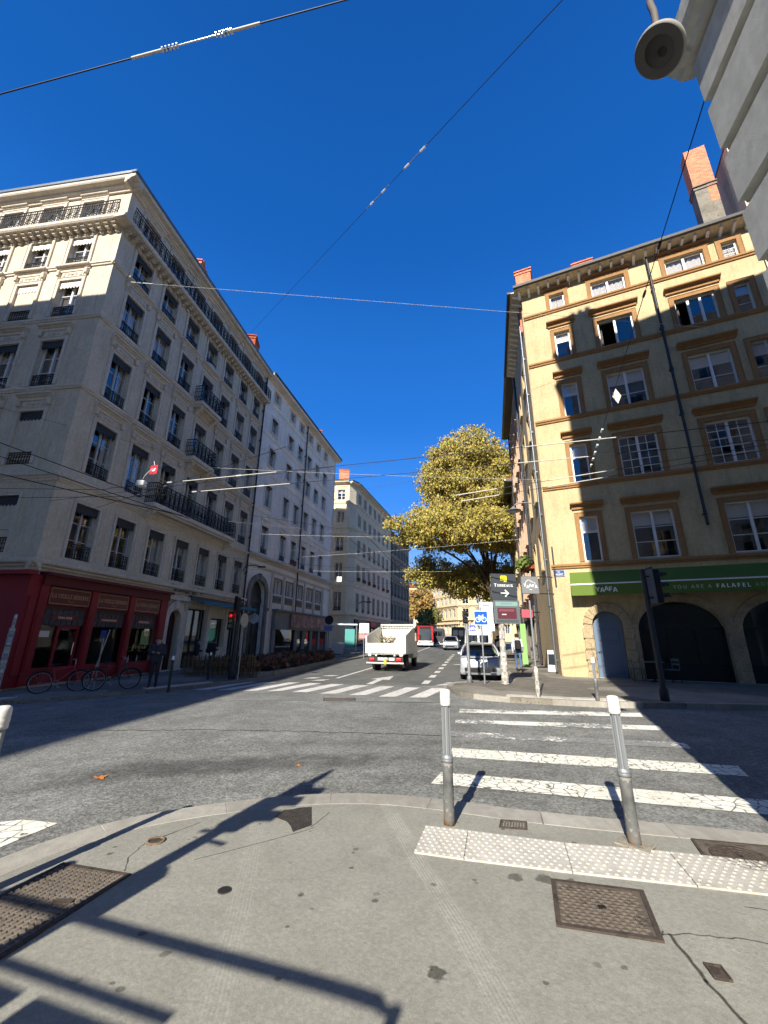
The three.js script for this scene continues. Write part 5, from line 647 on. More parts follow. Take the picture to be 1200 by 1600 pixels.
// wall lamp on the yellow building's side, lamp on the cream block, and the disc lamp overhead
{ const t = thing('street_lamp', 'grey bell-shaped street lamp on a curved arm along the right-hand wall', 'lamp', [8.75, 8.2, -22.4], 0); mesh('arm', tube([[.2, -.8, 0], [.16, .3, 0], [-.2, .95, -.02], [-.9, 1.0, -.05], [-1.25, .85, -.05]], .035, 40, 8), M.galv, t); mesh('shade', lathe([[.04, .25], [.1, .2], [.16, .08], [.42, 0], [.42, -.04], [.3, -.02], [.1, .06]], 20).translate(-1.3, .55, -.05), M.galv, t); mesh('lens', new THREE.SphereGeometry(.2, 14, 8, 0, 7, Math.PI / 2, Math.PI / 2).scale(1, .5, 1).translate(-1.3, .53, -.05), M.frameGrey, t);
  const w = thing('street_lamp', 'dark wall lamp between the cream and the white blocks', 'lamp', [-13.56 + Math.sin(9.2 * D2R) * 16 + .1, 6.9, -15.84 - Math.cos(9.2 * D2R) * 16]); mesh('arm', tube([[0, -.4, 0], [.3, 0, .05], [1.0, .1, .1], [1.3, 0, .1]], .035, 24, 8), M.darkPaint, w); mesh('shade', rb(.6, .1, .28, .05, 1.5, -.04, .1), M.darkPaint, w);
  const f = thing('street_lamp', 'dark wall lamp on the flower pot block down the street', 'lamp', [-3.9, 6.6, -62.5]); mesh('arm', tube([[0, -.6, 0], [.5, .2, 0], [1.4, .3, 0]], .06, 20, 6), M.darkPaint, f); mesh('shade', rb(.9, .14, .4, .06, 1.7, .26, 0), M.darkPaint, f);
  const d = thing('disc_lamp', 'round grey disc lamp hanging overhead beside the dark corner block', 'lamp', [2.24, 6.3, -2.1]); const tilt = group('lamp_head', d); tilt.rotation.set(.25, 0, -.55); tilt.scale.setScalar(.74); mesh('housing', lathe([[0, .11], [.04, .11], [.06, .07], [.2, .055], [.25, .035], [.262, .01], [.262, -.012], [.25, -.022]], 40), std('#8f8c86', .7), tilt); mesh('underside', lathe([[.25, -.021], [.235, -.028], [.16, -.024], [.15, -.012]], 40), std('#4e4c49', .7), tilt); mesh('diffuser', lathe([[0, -.02], [.1, -.018], [.15, -.011]], 32), std('#34332f', .3), tilt); mesh('lens', lathe([[0, -.036], [.03, -.034], [.05, -.019]], 18).translate(.03, 0, .02), M.black, tilt); mesh('arm', tube([[.02, .14, 0], [.05, .5, 0], [.14, .95, -.05], [.42, 1.15, .1]], .026, 24, 8), std('#5a544e', .7), d); }
// ---------------------------------------------------------------- overhead wires
const wireMat = std('#26272a', .5, { metalness: .5 }), copper = std('#8b6a52', .4, { metalness: .6 }), paleRod = std('#bfbbb0', .55);
function wire(label, a, b, o = {}) {
  const { sag = .004, r = .007, mat = wireMat, kind = 'overhead_wire' } = o, A = [a[0], a[1], -a[2]], B = [b[0], b[1], -b[2]], L = Math.hypot(A[0] - B[0], A[1] - B[1], A[2] - B[2]);
  const t = thing(kind, label, 'wire', A, 0, 'wires over the crossing'), q = k => [mix(0, B[0] - A[0], k), mix(0, B[1] - A[1], k) - 4 * sag * L * k * (1 - k), mix(0, B[2] - A[2], k)];
  mesh('cable', tube([...Array(9)].map((_, i) => q(i / 8)), r, 32, 5), mat, t);
  for (const [k0, k1, rad, m, n] of o.rods || []) { const g = [rod(q(k0), q(k1), rad, rad, 7)]; mesh(n || 'rod', g, m || paleRod, t); }
  for (const k of o.ins || []) { const g = []; const c = q(k), e = q(k + .001), dir = V3(e[0] - c[0], e[1] - c[1], e[2] - c[2]).normalize(); for (let i = -2; i <= 2; i++) g.push(new THREE.CylinderGeometry(.024, .024, .016, 10).applyQuaternion(new THREE.Quaternion().setFromUnitVectors(V3(0, 1, 0), dir)).translate(c[0] + dir.x * i * .035, c[1] + dir.y * i * .035, c[2] + dir.z * i * .035)); mesh('insulator', g, o.insMat || M.frameWhite, t); }
  t.userData.at = undefined; delete t.userData.at; return { t, q: k => { const p = q(k); return [p[0] + A[0], p[1] + A[1], p[2] + A[2]]; } };
}
wire('span wire with a bright turnbuckle, high above the near pavement', [-16.6, 4.55, 4.2], [2.72, 7.44, 1.7], { sag: 0, r: .006, rods: [[.738, .754, .012], [.785, .8, .012], [.757, .783, .007, M.chrome, 'turnbuckle']], ins: [.757, .783], insMat: M.chrome });
wire('long span wire with insulators crossing the open sky to the cream block', [-11.83, 22.49, 26.5], [2.85, 9.32, 2.31], { sag: 0, ins: [.78, .8, .835, .855], r: .006, rods: [[.77, .81, .01, M.galv, 'turnbuckle'], [.83, .86, .01, M.galv, 'turnbuckle']] });
wire('wire from the cream block to the yellow building below its eaves', [-20.6, 19.9, 16.9], [15.25, 15.95, 16.0], { sag: 0, r: .008, mat: paleRod, rods: [[.20, .215, .024], [.225, .24, .024]], ins: [.22] });
wire('wire sloping along the cream block past its third floor', [-16.6, 7.7, 4.4], [-10.2, 18.23, 35], { sag: 0, r: .012, mat: paleRod }); wire('thin wire behind the sloping one on the cream block', [-16.6, 7.48, 4.6], [-12.6, 11.54, 20.6], { sag: 0, r: .007 });
const tro = { sag: .002, r: .008 };
wire('first trolley wire over the cross street, with pale rods', [-8.55, 6, 11.9], [14, 5.79, 5.3], { ...tro, rods: [[.12, .25, .013], [.52, .60, .012]], ins: [.1, .2], insMat: M.white }); wire('second trolley wire over the cross street, with pale rods', [-8.64, 6, 12.8], [14, 5.92, 6.6], { ...tro, rods: [[.13, .26, .013], [.53, .60, .012]], ins: [.12, .22], insMat: M.white });
wire('third trolley wire in front of the yellow building', [2.2, 5.88, 11.9], [14, 6.87, 8.2], { ...tro, rods: [[.0, .1, .016], [.22, .36, .014]] }); wire('fourth trolley wire in front of the yellow building', [2.5, 5.93, 12.6], [14, 7.01, 9], { ...tro, rods: [[0, .1, .016], [.22, .36, .014]] });
wire('dark trolley wire turning past the wine shop', [-14, 7.27, 5], [-6.5, 6.07, 16.5], { ...tro, r: .013 }); wire('second dark trolley wire turning past the wine shop', [-14, 6.89, 6], [-7.5, 6.0, 15.2], { ...tro, r: .013 });
wire('dark trolley wire running left along the wine shop', [-18, 6.03, 13.2], [-8.6, 6.05, 12.8], tro); wire('upper dark trolley wire running left along the wine shop', [-18, 6.02, 11.9], [-8.55, 5.96, 11.9], tro); wire('feeder wire joining the trolley wires at the wine shop', [-11.6, 6.2, 11.0], [-7.6, 6.0, 14.8], { ...tro, r: .016 });
wire('pale wire up the main street along the white block', [-6.5, 6.27, 16.5], [0, 13.35, 48], { sag: 0, mat: paleRod }); wire('lower pale wire up the main street along the white block', [-6.6, 6.28, 22], [1, 13.4, 60], { sag: 0, mat: paleRod, rods: [[.5, .56, .03]] });
wire('distant wire from the white block to the plane tree', [-5, 20.43, 44], [9.5, 14.61, 25], { sag: 0, r: .012, mat: copper }); wire('distant lower wire from the white block to the right-hand wall', [-5, 18.2, 46], [9.6, 13.4, 26], { sag: 0, r: .012, mat: copper });
wire('span wire holding the red flag plate before the cream block', [-11.9, 6.6, 16.0], [-2.9, 7.04, 11], { sag: 0, ins: [.3, .45], insMat: M.white }); wire('lower span wire before the cream block', [-12.4, 6.4, 14.4], [-1.5, 6.4, 11], { sag: 0 });
const insW = wire('steep wire with a chain of insulators and a white diamond plate before the yellow building', [2.9, 6.77, 2.0], [6.2, 6.42, 11.6], { sag: 0, r: .006, ins: [.72, .76, .8, .84, .88, .92], rods: [[.3, .312, .018, M.black, 'clamp'], [.22, .23, .018, M.black, 'clamp']] });
for (const [a, b, l] of [[[-7.2, 5.95, 24], [3.5, 6.1, 28.2], 'cross span over the street beyond the crossing'], [[-5, 6.3, 34], [9, 6.5, 40], 'cross span over the street near the plane tree'], [[-3, 7.2, 44], [11.5, 7.0, 52], 'far cross span under the plane tree'], [[-6.8, 7.6, 20], [10.2, 7.4, 28], 'high cross span behind the truck']]) wire(l, a, b, { sag: .006 });
for (const [a, b, l] of [[[-1.5, 5.9, 18], [8, 6, 66], 'left trolley wire along the main street'], [[-.6, 5.9, 18], [9, 6, 66], 'right trolley wire along the main street']]) wire(l, a, b, { sag: .001, r: .012, rods: [[.3, .34, .03], [.6, .63, .03]] });
{ const p = insW.q(.57), t = thing('diamond_plate', 'white diamond plate hanging on the wire before the yellow building', 'plate', p, -.25); const m = mesh('plate', bx(.2, .2, .01).rotateZ(Math.PI / 4).scale(.6, 1.25, 1), paleRod, t); m.position.set(.06, -.05, .02); mesh('hook', rod([0, 0, 0], [0, .06, 0], .012), M.iron, t);
  const f = thing('flag_plate', 'red square plate with a white mark hanging among the trolley wires', 'plate', [-7.35, 6.72, -12.1], -.3); mesh('plate', new THREE.BoxGeometry(.3, .3, .012), std('#ffffff', .5, { map: canvasTex(96, 96, (c, w, h) => { c.fillStyle = '#b3182c'; c.fillRect(0, 0, w, h); c.strokeStyle = '#f0e6e6'; c.lineWidth = 10; c.beginPath(); c.moveTo(28, 62); c.lineTo(50, 46); c.lineTo(70, 34); c.moveTo(40, 66); c.lineTo(66, 50); c.stroke(); }) }), f, true); mesh('hook', rod([0, .15, 0], [-.05, .3, 0], .012), paleRod, f);
  const b = thing('switch_box', 'small white switch box with a curled cable on the trolley wires', 'box', [-7.6, 6.2, -12.0]); mesh('box', rb(.26, .2, .2, .04), M.white, b); mesh('cable', tube([[-.12, 0, 0], [-.25, -.1, 0], [-.2, -.25, .05], [0, -.28, .1]], .012, 20, 5), paleRod, b); mesh('lead', tube([[0, .1, 0], [.08, .3, 0], [.24, .55, -.05]], .01, 14, 5), paleRod, b);
  const s = thing('reflector_plate', 'white square plate hanging over the street near the flower pot block', 'plate', [-3.41, 6.0, -31.8], -.1); mesh('plate', rb(.38, .4, .03, .03), M.white, s); mesh('hook', rod([0, .2, 0], [0, .5, 0], .015), M.iron, s); }
// ---------------------------------------------------------------- planter with chestnut paling, right of the wine shop
{
  const poly = [[-9.2, 20.6], [-5.4, 18.75], [-4.85, 19.3], [-4.25, 22], [-3.25, 30], [-4.6, 31.5], [-6.2, 26], [-8.6, 22]];
  const t = thing('planter_bed', 'street planter bed of dark reddish shrubs with a stone edge', 'planter', [0, .0, 0]); mesh('soil', sheet([...poly].reverse(), .2).translate(0, 0, 0), std('#3a2a20', .95), t);
  for (let i = 0; i < poly.length; i++) { const a = poly[i], b = poly[(i + 1) % poly.length], L = Math.hypot(b[0] - a[0], b[1] - a[1]), n = Math.max(1, Math.round(L / 1.2)); for (let k = 0; k < n; k++) { const p = onQuad([a, b, b, a], (k + .5) / n, 0); const m = mesh('edge_stone', rb(L / n - .01, .34, .2, .02), M.greystone, t); m.position.set(p[0], .13 + GY(p[0]), -p[1]); m.rotation.y = Math.atan2(b[1] - a[1], b[0] - a[0]); } }
  const leaf = []; for (let i = 0; i < 5200; i++) { let x, f; do { x = rr(-9, -3.3); f = rr(18.8, 31); } while (!inside(poly, x, f)); const h = .15 + .5 * Math.pow(rnd(), 1.2) * (.5 + fbm(x * .1 + 5, f * .1 + 5, 8, 2, 3)), s = rr(.05, .13); const g = new THREE.PlaneGeometry(s, s * 1.4).rotateX(rr(-1.3, 1.3)).rotateY(rr(0, 6.3)).translate(x, .2 + h + GY(x), -f); const c = [[.16, .05, .035], [.11, .045, .03], [.1, .09, .035], [.2, .09, .04]][Math.floor(rnd() * 4)], k = rr(.6, 1.3); g.setAttribute('color', new THREE.Float32BufferAttribute([...Array(4)].flatMap(() => [c[0] * k, c[1] * k, c[2] * k]), 3)); leaf.push(g); }
  const fo = mesh('foliage', leaf, std('#ffffff', .9, { vertexColors: true, side: THREE.DoubleSide }), t); fo.userData.kind = 'stuff';
  const fe = thing('picket_fence', 'low chestnut paling fence along the planter', 'fence', [0, 0, 0]); const pal = ['#8d7a5c', '#a08b68', '#75634a'].map(c => std(c, .9, { map: stoneTex })); for (let i = 0; i < 46; i++) { const k = i / 45, x = mix(-9.3, -5.35, k), f = mix(20.45, 18.55, k), g = mesh('paling', cached('pal' + i % 4, () => [lathe([[0, 0], [.022, 0], [.02, .72 + (i % 4) * .03], [0, .8 + (i % 4) * .03]], 6)]), pal[i % 3], fe); g.position.set(x, .2 + GY(x), -f + .14); g.rotation.set(rr(-.05, .05), rnd() * 3, rr(-.07, .07)); } mesh('fence_wire', [.3, .6].map(h => rod([-9.3, .2 + h + GY(-9.3), -20.31], [-5.35, .2 + h + GY(-5.35), -18.41], .008)), M.iron, fe);
}
function inside(poly, x, y) { let c = false; for (let i = 0, j = poly.length - 1; i < poly.length; j = i++) { const [a, b] = poly[i], [p, q] = poly[j]; if ((b > y) !== (q > y) && x < (p - a) * (y - b) / (q - b) + a) c = !c; } return c; }
// right-hand shops: awning, banners, hanging plants
{ const t = thing('shop_awning', 'dark red shop awning over the right-hand pavement', 'awning', [10.9, 0, -33.5], -Math.PI / 2 - 14.5 * D2R); mesh('cloth', extr([[0, 3.5], [2.3, 2.7], [2.3, 2.42], [2.26, 2.42], [2.26, 2.66], [0, 3.44]], 6).rotateY(-Math.PI / 2).translate(3, 0, 0), std('#7c1620', .85), t); mesh('sign_face', bb(-3.02, 2.5, 1.5, -3.0, 3.0, 2.3), M.white, t);
  const k = thing('shop_sign', 'red and white round-marked sign above the red awning', 'sign', [7.7, 3.15, -27.5], .1); mesh('plate', new THREE.BoxGeometry(.9, .55, .1), std('#ffffff', .5, { map: canvasTex(128, 80, (c, w, h) => { c.fillStyle = '#eeeae4'; c.fillRect(0, 0, w, h); c.fillStyle = '#c22430'; c.beginPath(); c.arc(76, 40, 32, 0, 7); c.fill(); c.fillStyle = '#fff'; c.fillRect(70, 20, 10, 40); }) }), k, true); mesh('bracket', rod([.4, .2, 0], [2.0, .2, 0], .03), M.iron, k);
  const pk = thing('shop_sign', 'pink blade sign on the right-hand wall', 'sign', [8.9, 3.2, -26.0], .1); mesh('plate', rb(.7, .5, .08, .02, 0, 0, 0), std('#b8535f', .6), pk); mesh('bracket', rod([.3, .1, 0], [1.0, .1, 0], .03), M.iron, pk);
  const b = thing('shop_banner', 'light green upright banner on the right-hand pavement', 'banner', [8.35, .13, -25.4], .1); mesh('panel', rb(.34, 2.3, .05, .02, 0, 1.3, 0), std('#86b46a', .7), b); mesh('foot', rb(.5, .06, .5, .02, 0, .03, 0), M.black, b);
  const w = thing('shop_banner', 'tall white printed banner behind the cycle sign', 'banner', [7.0, 0, -28.5]); mesh('pole', rod([-.5, .1, 0], [-.5, 4.2, 0], .04), M.galv, w); mesh('panel', new THREE.BoxGeometry(.95, 1.9, .03).translate(.02, 3.15, 0), std('#ffffff', .7, { map: canvasTex(96, 192, (c, W, h) => { c.fillStyle = '#e9e7e2'; c.fillRect(0, 0, W, h); c.fillStyle = '#c0505a'; c.fillRect(14, 70, 26, 10); c.fillStyle = '#8a8a8a'; for (let i = 0; i < 6; i++) c.fillRect(44, 66 + i * 14, 36, 6); c.fillRect(20, 20, 50, 12); }) }), w, true);
  const ab = thing('sandwich_board', 'white folding board standing against the right-hand wall', 'board', [8.45, .13, -21.6], -.9); mesh('board', [rb(.6, 1.0, .03, .01, 0, .52, .0).rotateX(-.14), rb(.6, 1.0, .03, .01, 0, .52, -.2).rotateX(.1)], M.white, ab); mesh('print', bb(-.26, .35, .03, .26, .85, .034).rotateX(-.14), M.darkPaint, ab);
  const pl = thing('hanging_plant', 'green plant trailing from a ledge above the right-hand shops', 'plant', [9.55, 6.6, -27.4]); const gl = []; for (let i = 0; i < 420; i++) { const s = rr(.06, .16), a = rr(0, 6.3), r = Math.sqrt(rnd()) * .55, y = rr(-.7, .55) * (1 - r); gl.push(new THREE.PlaneGeometry(s, s * 1.6).rotateX(rr(-1.2, 1.2)).rotateY(a).translate(Math.cos(a) * r, y, Math.sin(a) * r * 2)); } mesh('foliage', gl, std('#5d6b2c', .9, { side: THREE.DoubleSide }), pl); mesh('trough', rb(.5, .3, 1.6, .05, .15, -.35, 0), M.terracotta, pl); }
{ // kerbside things by the flower pot block
  const k = thing('kiosk', 'pale lit kiosk shelter with a teal panel before the flower pot block', 'kiosk', P(-3.6, 40, .1), .1); mesh('roof', rb(2.4, .14, 1.4, .05, 0, 2.6, 0), M.white, k); for (const [x, z] of [[-1.1, .6], [1.1, .6], [-1.1, -.6], [1.1, -.6]]) mesh('post', bx(.08, 2.55, .08, x, 1.28, z), M.steel, k); mesh('panel', bx(.9, 1.7, .1, .5, 1.35, .55), std('#4f9a92', .6), k); mesh('counter', rb(1.0, 1.0, .5, .03, -.55, .5, .3), M.frameGrey, k);
  const s = thing('road_sign', 'back of a pale square road sign on a pole behind the truck', 'sign', P(-1.45, 33, .1)); mesh('pole', rod([0, 0, 0], [0, 2.5, 0], .035), M.galv, s); mesh('plate', rb(.75, .75, .03, .02, 0, 2.2, .03), M.white, s); mesh('sub_plate', rb(.75, .3, .03, .02, 0, 1.6, .03), std('#b88a8a', .6), s);
  const r = thing('road_sign', 'round dark sign on a pole by the dark side street', 'sign', P(-5.2, 41, .1)); mesh('pole', rod([0, 0, 0], [0, 3.4, 0], .04), M.galv, r); mesh('plate', new THREE.CylinderGeometry(.42, .42, .03, 24).rotateX(Math.PI / 2).translate(0, 3.1, .03), M.black, r); mesh('sub_plate', rb(.9, .5, .03, .02, 0, 2.35, .03), std('#6e78a8', .6), r); }
// fallen plane leaves on the road
{ const lf = (label, x, f, s) => { const p = []; for (let i = 0; i < 20; i++) { const a = i / 20 * Math.PI * 2, r = (i % 4 === 0 ? 1 : i % 2 ? .62 : .42) * s; p.push([Math.cos(a) * r, Math.sin(a) * r]); } const g = extr(p, .004).rotateX(-Math.PI / 2), q = g.attributes.position; for (let i = 0; i < q.count; i++) q.setY(i, q.getY(i) + .25 * (q.getX(i) ** 2) / s); g.computeVertexNormals(); const m = mesh('fallen_leaf', g, std('#b9722c', .85)); m.position.set(x, .006 + GY(x), -f); m.rotation.y = rnd() * 6; tag(m, label, 'leaf'); }; lf('orange fallen leaf on the asphalt, the larger one', -3.41, 5.71, .085); lf('small pale fallen leaf near the pole shadow tip', -1.12, 6.25, .045); }
// café table and chairs in the shade before the falafel shop
{ const o = (u, out, y = .13) => { const a = 115 * D2R; return [8 + Math.sin(a) * u + Math.cos(a) * out, y, -19.4 - Math.cos(a) * u + Math.sin(a) * out]; };
  const cafeChair = (label, p, turn) => { const t = thing('cafe_chair', label, 'chair', p, turn, 'chairs before the falafel shop'); for (const [x, z] of [[-.19, -.19], [.19, -.19], [-.19, .19], [.19, .19]]) mesh('leg', cached('cleg', () => rod([0, 0, 0], [0, .45, 0], .013)), M.iron, t).position.set(x, 0, z); mesh('seat', cached('cseat', () => rb(.42, .03, .42, .014, 0, .46, 0)), std('#5a6a60', .7), t); mesh('backrest', cached('cback', () => [rod([-.19, .45, -.19], [-.19, .85, -.22], .013), rod([.19, .45, -.19], [.19, .85, -.22], .013), rb(.42, .1, .02, .01, 0, .82, -.21), rb(.42, .06, .02, .01, 0, .66, -.2)]), std('#5a6a60', .7), t); return t; };
  const tab = thing('cafe_table', 'small square table beside the blue door', 'table', o(3.35, .75)); mesh('top', rb(.6, .03, .6, .01, 0, .73, 0), std('#6d7a70', .6), tab); mesh('column', rod([0, .02, 0], [0, .72, 0], .03), M.iron, tab); mesh('foot', lathe([[0, 0], [.22, 0], [.2, .02], [.04, .04], [0, .04]], 16), M.iron, tab);
  cafeChair('green café chair on the door side of the small table', o(2.8, .8), 1.3); cafeChair('green café chair on the arch side of the small table', o(3.95, .8), -1.5); }
// tar seams and a small cover in the road
{ const tar = std('#3d3d3c', .85, { map: asphaltTex }); const seam = (label, pts, w) => { const c = smoothLine(pts, 60).map(([x, f], i) => [x, f + (fbm(x * .2 + 3, i * .02 + .3, 32, 3, 8) - .5) * .16]); const up = c.map(([x, f], i) => [x, f + w * (.5 + .5 * hash(i, 3, 3))]), m = structure(mesh('road_seam', sheet([...c, ...up.reverse()], .004), tar, null, true)); m.userData.label = label; };
  seam('thin dark seam across the asphalt before the worn stripes', [[-7, 8.9], [-3.5, 8.45], [-.5, 8.3], [1.3, 8.1]], .03); seam('second dark seam further across the asphalt', [[-6, 12.4], [-2, 12.2], [2, 12.05]], .035); seam('short crack in the asphalt beside the crossing', [[2.2, 9.2], [2.9, 8.75], [3.3, 8.3], [3.2, 7.7]], .018);
  const t = thing('manhole_cover', 'small rusty cover in the road before the white crossing', 'cover', [-1.2, .003, -12.55], .1); mesh('frame', rb(.9, .012, .5, .004), rustDark, t); mesh('lid', [rb(.82, .012, .42, .004, 0, .004, 0), ...[...Array(8)].map((_, i) => bx(.03, .006, .4, -.36 + i * .1, .01, 0))], rust, t); }
// the finer wires strung across the left-hand fronts and up the street
for (const [l, a, b, m] of [['pale span from the cream block to the yellow building, lower', [-13.2, 9.6, 18], [8.0, 9.4, 19.3], paleRod], ['thin span over the first floor of the cream block', [-16, 5.4, 13], [-9.9, 7.6, 33], wireMat], ['thin pale span along the balcony of the cream block', [-12.6, 7.2, 21.5], [.5, 7.0, 22], paleRod], ['thin pale span before the white block', [-10.4, 7.9, 34], [9.6, 8.2, 27], paleRod], ['thin pale span before the carriage door', [-11.2, 6.6, 31], [5, 6.4, 30], paleRod], ['thin pale span before the flower pot block', [-4.9, 10.6, 60], [13.5, 10.2, 44], paleRod], ['high thin wire from the flower pot block to the tree', [-4.6, 21, 60], [12, 16, 50], wireMat], ['feeder wire dropping to the trolley wires by the tree', [10.2, 12, 30], [-2.6, 6.2, 40], wireMat]]) wire(l, a, b, { sag: .006, r: .007, mat: m });
// ---------------------------------------------------------------- trees
function leafCloud(list, mats, sizeA, sizeB, pal) { // list of [x, y, z] leaf places -> one geometry of small bent leaves
  const pos = [], nor = [], cl = [], idx = []; const q = new THREE.Quaternion(), e = new THREE.Euler(), v = V3(), n = V3();
  for (const [x, y, z, tone] of list) {
    const s = rr(sizeA, sizeB); e.set(rr(-1.25, 1.25), rr(0, 6.28), rr(-.6, .6)); q.setFromEuler(e); const c = pal(tone), k = rr(.72, 1.25), b = pos.length / 3;
    for (const [a, bb_, d] of [[-.5, 0, .06], [0, -.5, 0], [.5, 0, .06], [.12, .55, -.04], [-.2, .5, -.02]]) { v.set(a * s, bb_ * s, d * s).applyQuaternion(q); pos.push(x + v.x, y + v.y, z + v.z); n.set(a * .5, bb_ * .5, 1).normalize().applyQuaternion(q); nor.push(n.x, n.y, n.z); cl.push(c[0] * k, c[1] * k, c[2] * k); }
    idx.push(b, b + 1, b + 2, b, b + 2, b + 3, b, b + 3, b + 4);
  }
  const g = new THREE.BufferGeometry(); g.setAttribute('position', new THREE.Float32BufferAttribute(pos, 3)); g.setAttribute('normal', new THREE.Float32BufferAttribute(nor, 3)); g.setAttribute('uv', new THREE.Float32BufferAttribute(new Float32Array(pos.length / 3 * 2), 2)); g.setAttribute('color', new THREE.Float32BufferAttribute(cl, 3)); g.setIndex(idx); g.userData.done = true; return g;
}
const leafMat = new THREE.MeshPhysicalMaterial({ color: '#ffffff', roughness: .9, vertexColors: true, transmission: .18, thickness: 0, side: THREE.DoubleSide });
const bark = std('#6a5d4c', .95, { map: stoneTex, bumpMap: plasterBump, bumpScale: .03 });
function bigTree(label, base, blobs, count, sA, sB, pal, trunkH, r0, clump) {
  const t = thing('plane_tree', label, 'tree', base); const pts = [];
  // clumps: twig ends spread through each blob, leaves gathered round them
  const tot = blobs.reduce((a, b) => a + b[3] * b[4] * b[5], 0);
  const ends = [];
  for (const [bx_, by, bz, rx, ry, rz] of blobs) { const n = Math.max(3, Math.round(clump * rx * ry * rz / tot)); for (let i = 0; i < n; i++) { const u = rnd() * 2 - 1, a = rnd() * 6.283, s = Math.sqrt(1 - u * u), r = Math.pow(rnd(), .42); ends.push([bx_ + rx * r * s * Math.cos(a), by + ry * r * u, bz + rz * r * s * Math.sin(a), rr(.5, 1.15)]); } }
  for (let i = 0; i < count; i++) { const e = ends[Math.floor(rnd() * ends.length)], g = () => (rnd() + rnd() + rnd() - 1.5) * .9; pts.push([e[0] + g() * e[3] * 1.2, e[1] + g() * e[3] * .75, e[2] + g() * e[3] * 1.2, (e[3] - .5) / .65]); }
  // trunk and limbs reaching into the blobs
  const tg = [tube([[0, -.4, 0], [.05, trunkH * .5, 0], [.0, trunkH, 0]], r0, 12, 10)], fork = [0, trunkH * .96, 0];
  mesh('trunk', tg, bark, t);
  blobs.forEach(([x, y, z, rx, ry, rz], i) => { const mid = [x * .35 + rr(-.4, .4), mix(fork[1], y, .55), z * .4], far = [x, y - ry * .2, z]; mesh('limb', [tube([fork, mid, far], r0 * .34, 14, 7), ...[...Array(7)].map(() => { const a = rr(0, 6.28), u = rr(-.3, .9); return tube([mid.map((q, k) => mix(q, far[k], rr(.3, .9))), [x + Math.cos(a) * rx * .45, y + u * ry * .4, z + Math.sin(a) * rz * .45], [x + Math.cos(a) * rx * .85, y + u * ry * .8, z + Math.sin(a) * rz * .85]], r0 * .1, 8, 5); })], bark, t); });
  const c = mesh('crown', leafCloud(pts, null, sA, sB, pal), leafMat, t); c.userData.kind = 'stuff'; return t;
}
const planePal = tone => { const h = rnd(); return h < .48 ? [.43, .36, .05] : h < .68 ? [.27, .27, .05] : h < .9 ? [.46, .31, .07] : [.46, .38, .17]; };
bigTree('tall plane tree with yellowing leaves standing on the right-hand pavement', [12.4, .3, -47], [[-1.9, 23.2, 0, 4.1, 3.4, 3.8], [-4.6, 22.0, .2, 2.6, 2.4, 2.6], [-4.6, 19.4, .3, 3.9, 3.2, 3.6], [1.2, 20.5, -.5, 3.2, 3.6, 3.4], [-.8, 17.6, .8, 4.2, 2.8, 3.8], [-6.6, 14.9, 1.6, 2.9, 2.0, 2.8], [-9.4, 13.0, 1.8, 2.9, 1.6, 2.6], [-5.0, 12.4, 3.2, 4.2, 2.2, 3.8], [-.6, 12.9, 3.4, 4.2, 2.5, 4.0], [2.2, 13.6, 1.0, 2.4, 3.0, 3.4], [-6.6, 9.2, -2.4, 3.0, 2.0, 2.8], [-2.6, 8.2, -3.2, 4.0, 2.2, 3.2], [1.6, 8.0, -3.2, 3.2, 2.6, 3.2], [3.0, 16.5, 0, 1.6, 4.0, 2.6]], 165000, .12, .29, planePal, 6.6, .36, 1500);
const autumnPal = () => { const h = rnd(); return h < .5 ? [.42, .22, .05] : h < .75 ? [.30, .26, .06] : [.46, .3, .08]; };
const greenPal = () => { const h = rnd(); return h < .5 ? [.20, .2, .04] : h < .8 ? [.12, .14, .035] : [.3, .24, .06]; };
bigTree('orange autumn tree at the end of the street', [11.6, 1.2, -128], [[0, 12, 0, 3.6, 4.2, 3.4], [-2, 8, .5, 2.8, 2.6, 2.6], [1.8, 8.6, .5, 2.8, 2.8, 2.6]], 5200, .4, .7, autumnPal, 6, .3, 120);
bigTree('green-yellow tree in front of the orange tree at the end of the street', [12.4, 1.2, -112], [[0, 6.2, 0, 2.8, 2.4, 2.6], [-1.6, 4.8, .3, 2, 1.7, 2]], 3200, .35, .6, greenPal, 3.6, .22, 80);
bigTree('far green tree on the hillside', [2, 8, -190], [[0, 7, 0, 5, 4, 4], [5, 6, 0, 4, 3.5, 4]], 3000, .7, 1.2, greenPal, 4, .3, 70); bigTree('far orange tree on the hillside', [13, 9, -196], [[0, 7, 0, 5, 4, 4], [-5, 5, 0, 4, 3.4, 4]], 3000, .7, 1.2, autumnPal, 4, .3, 70);

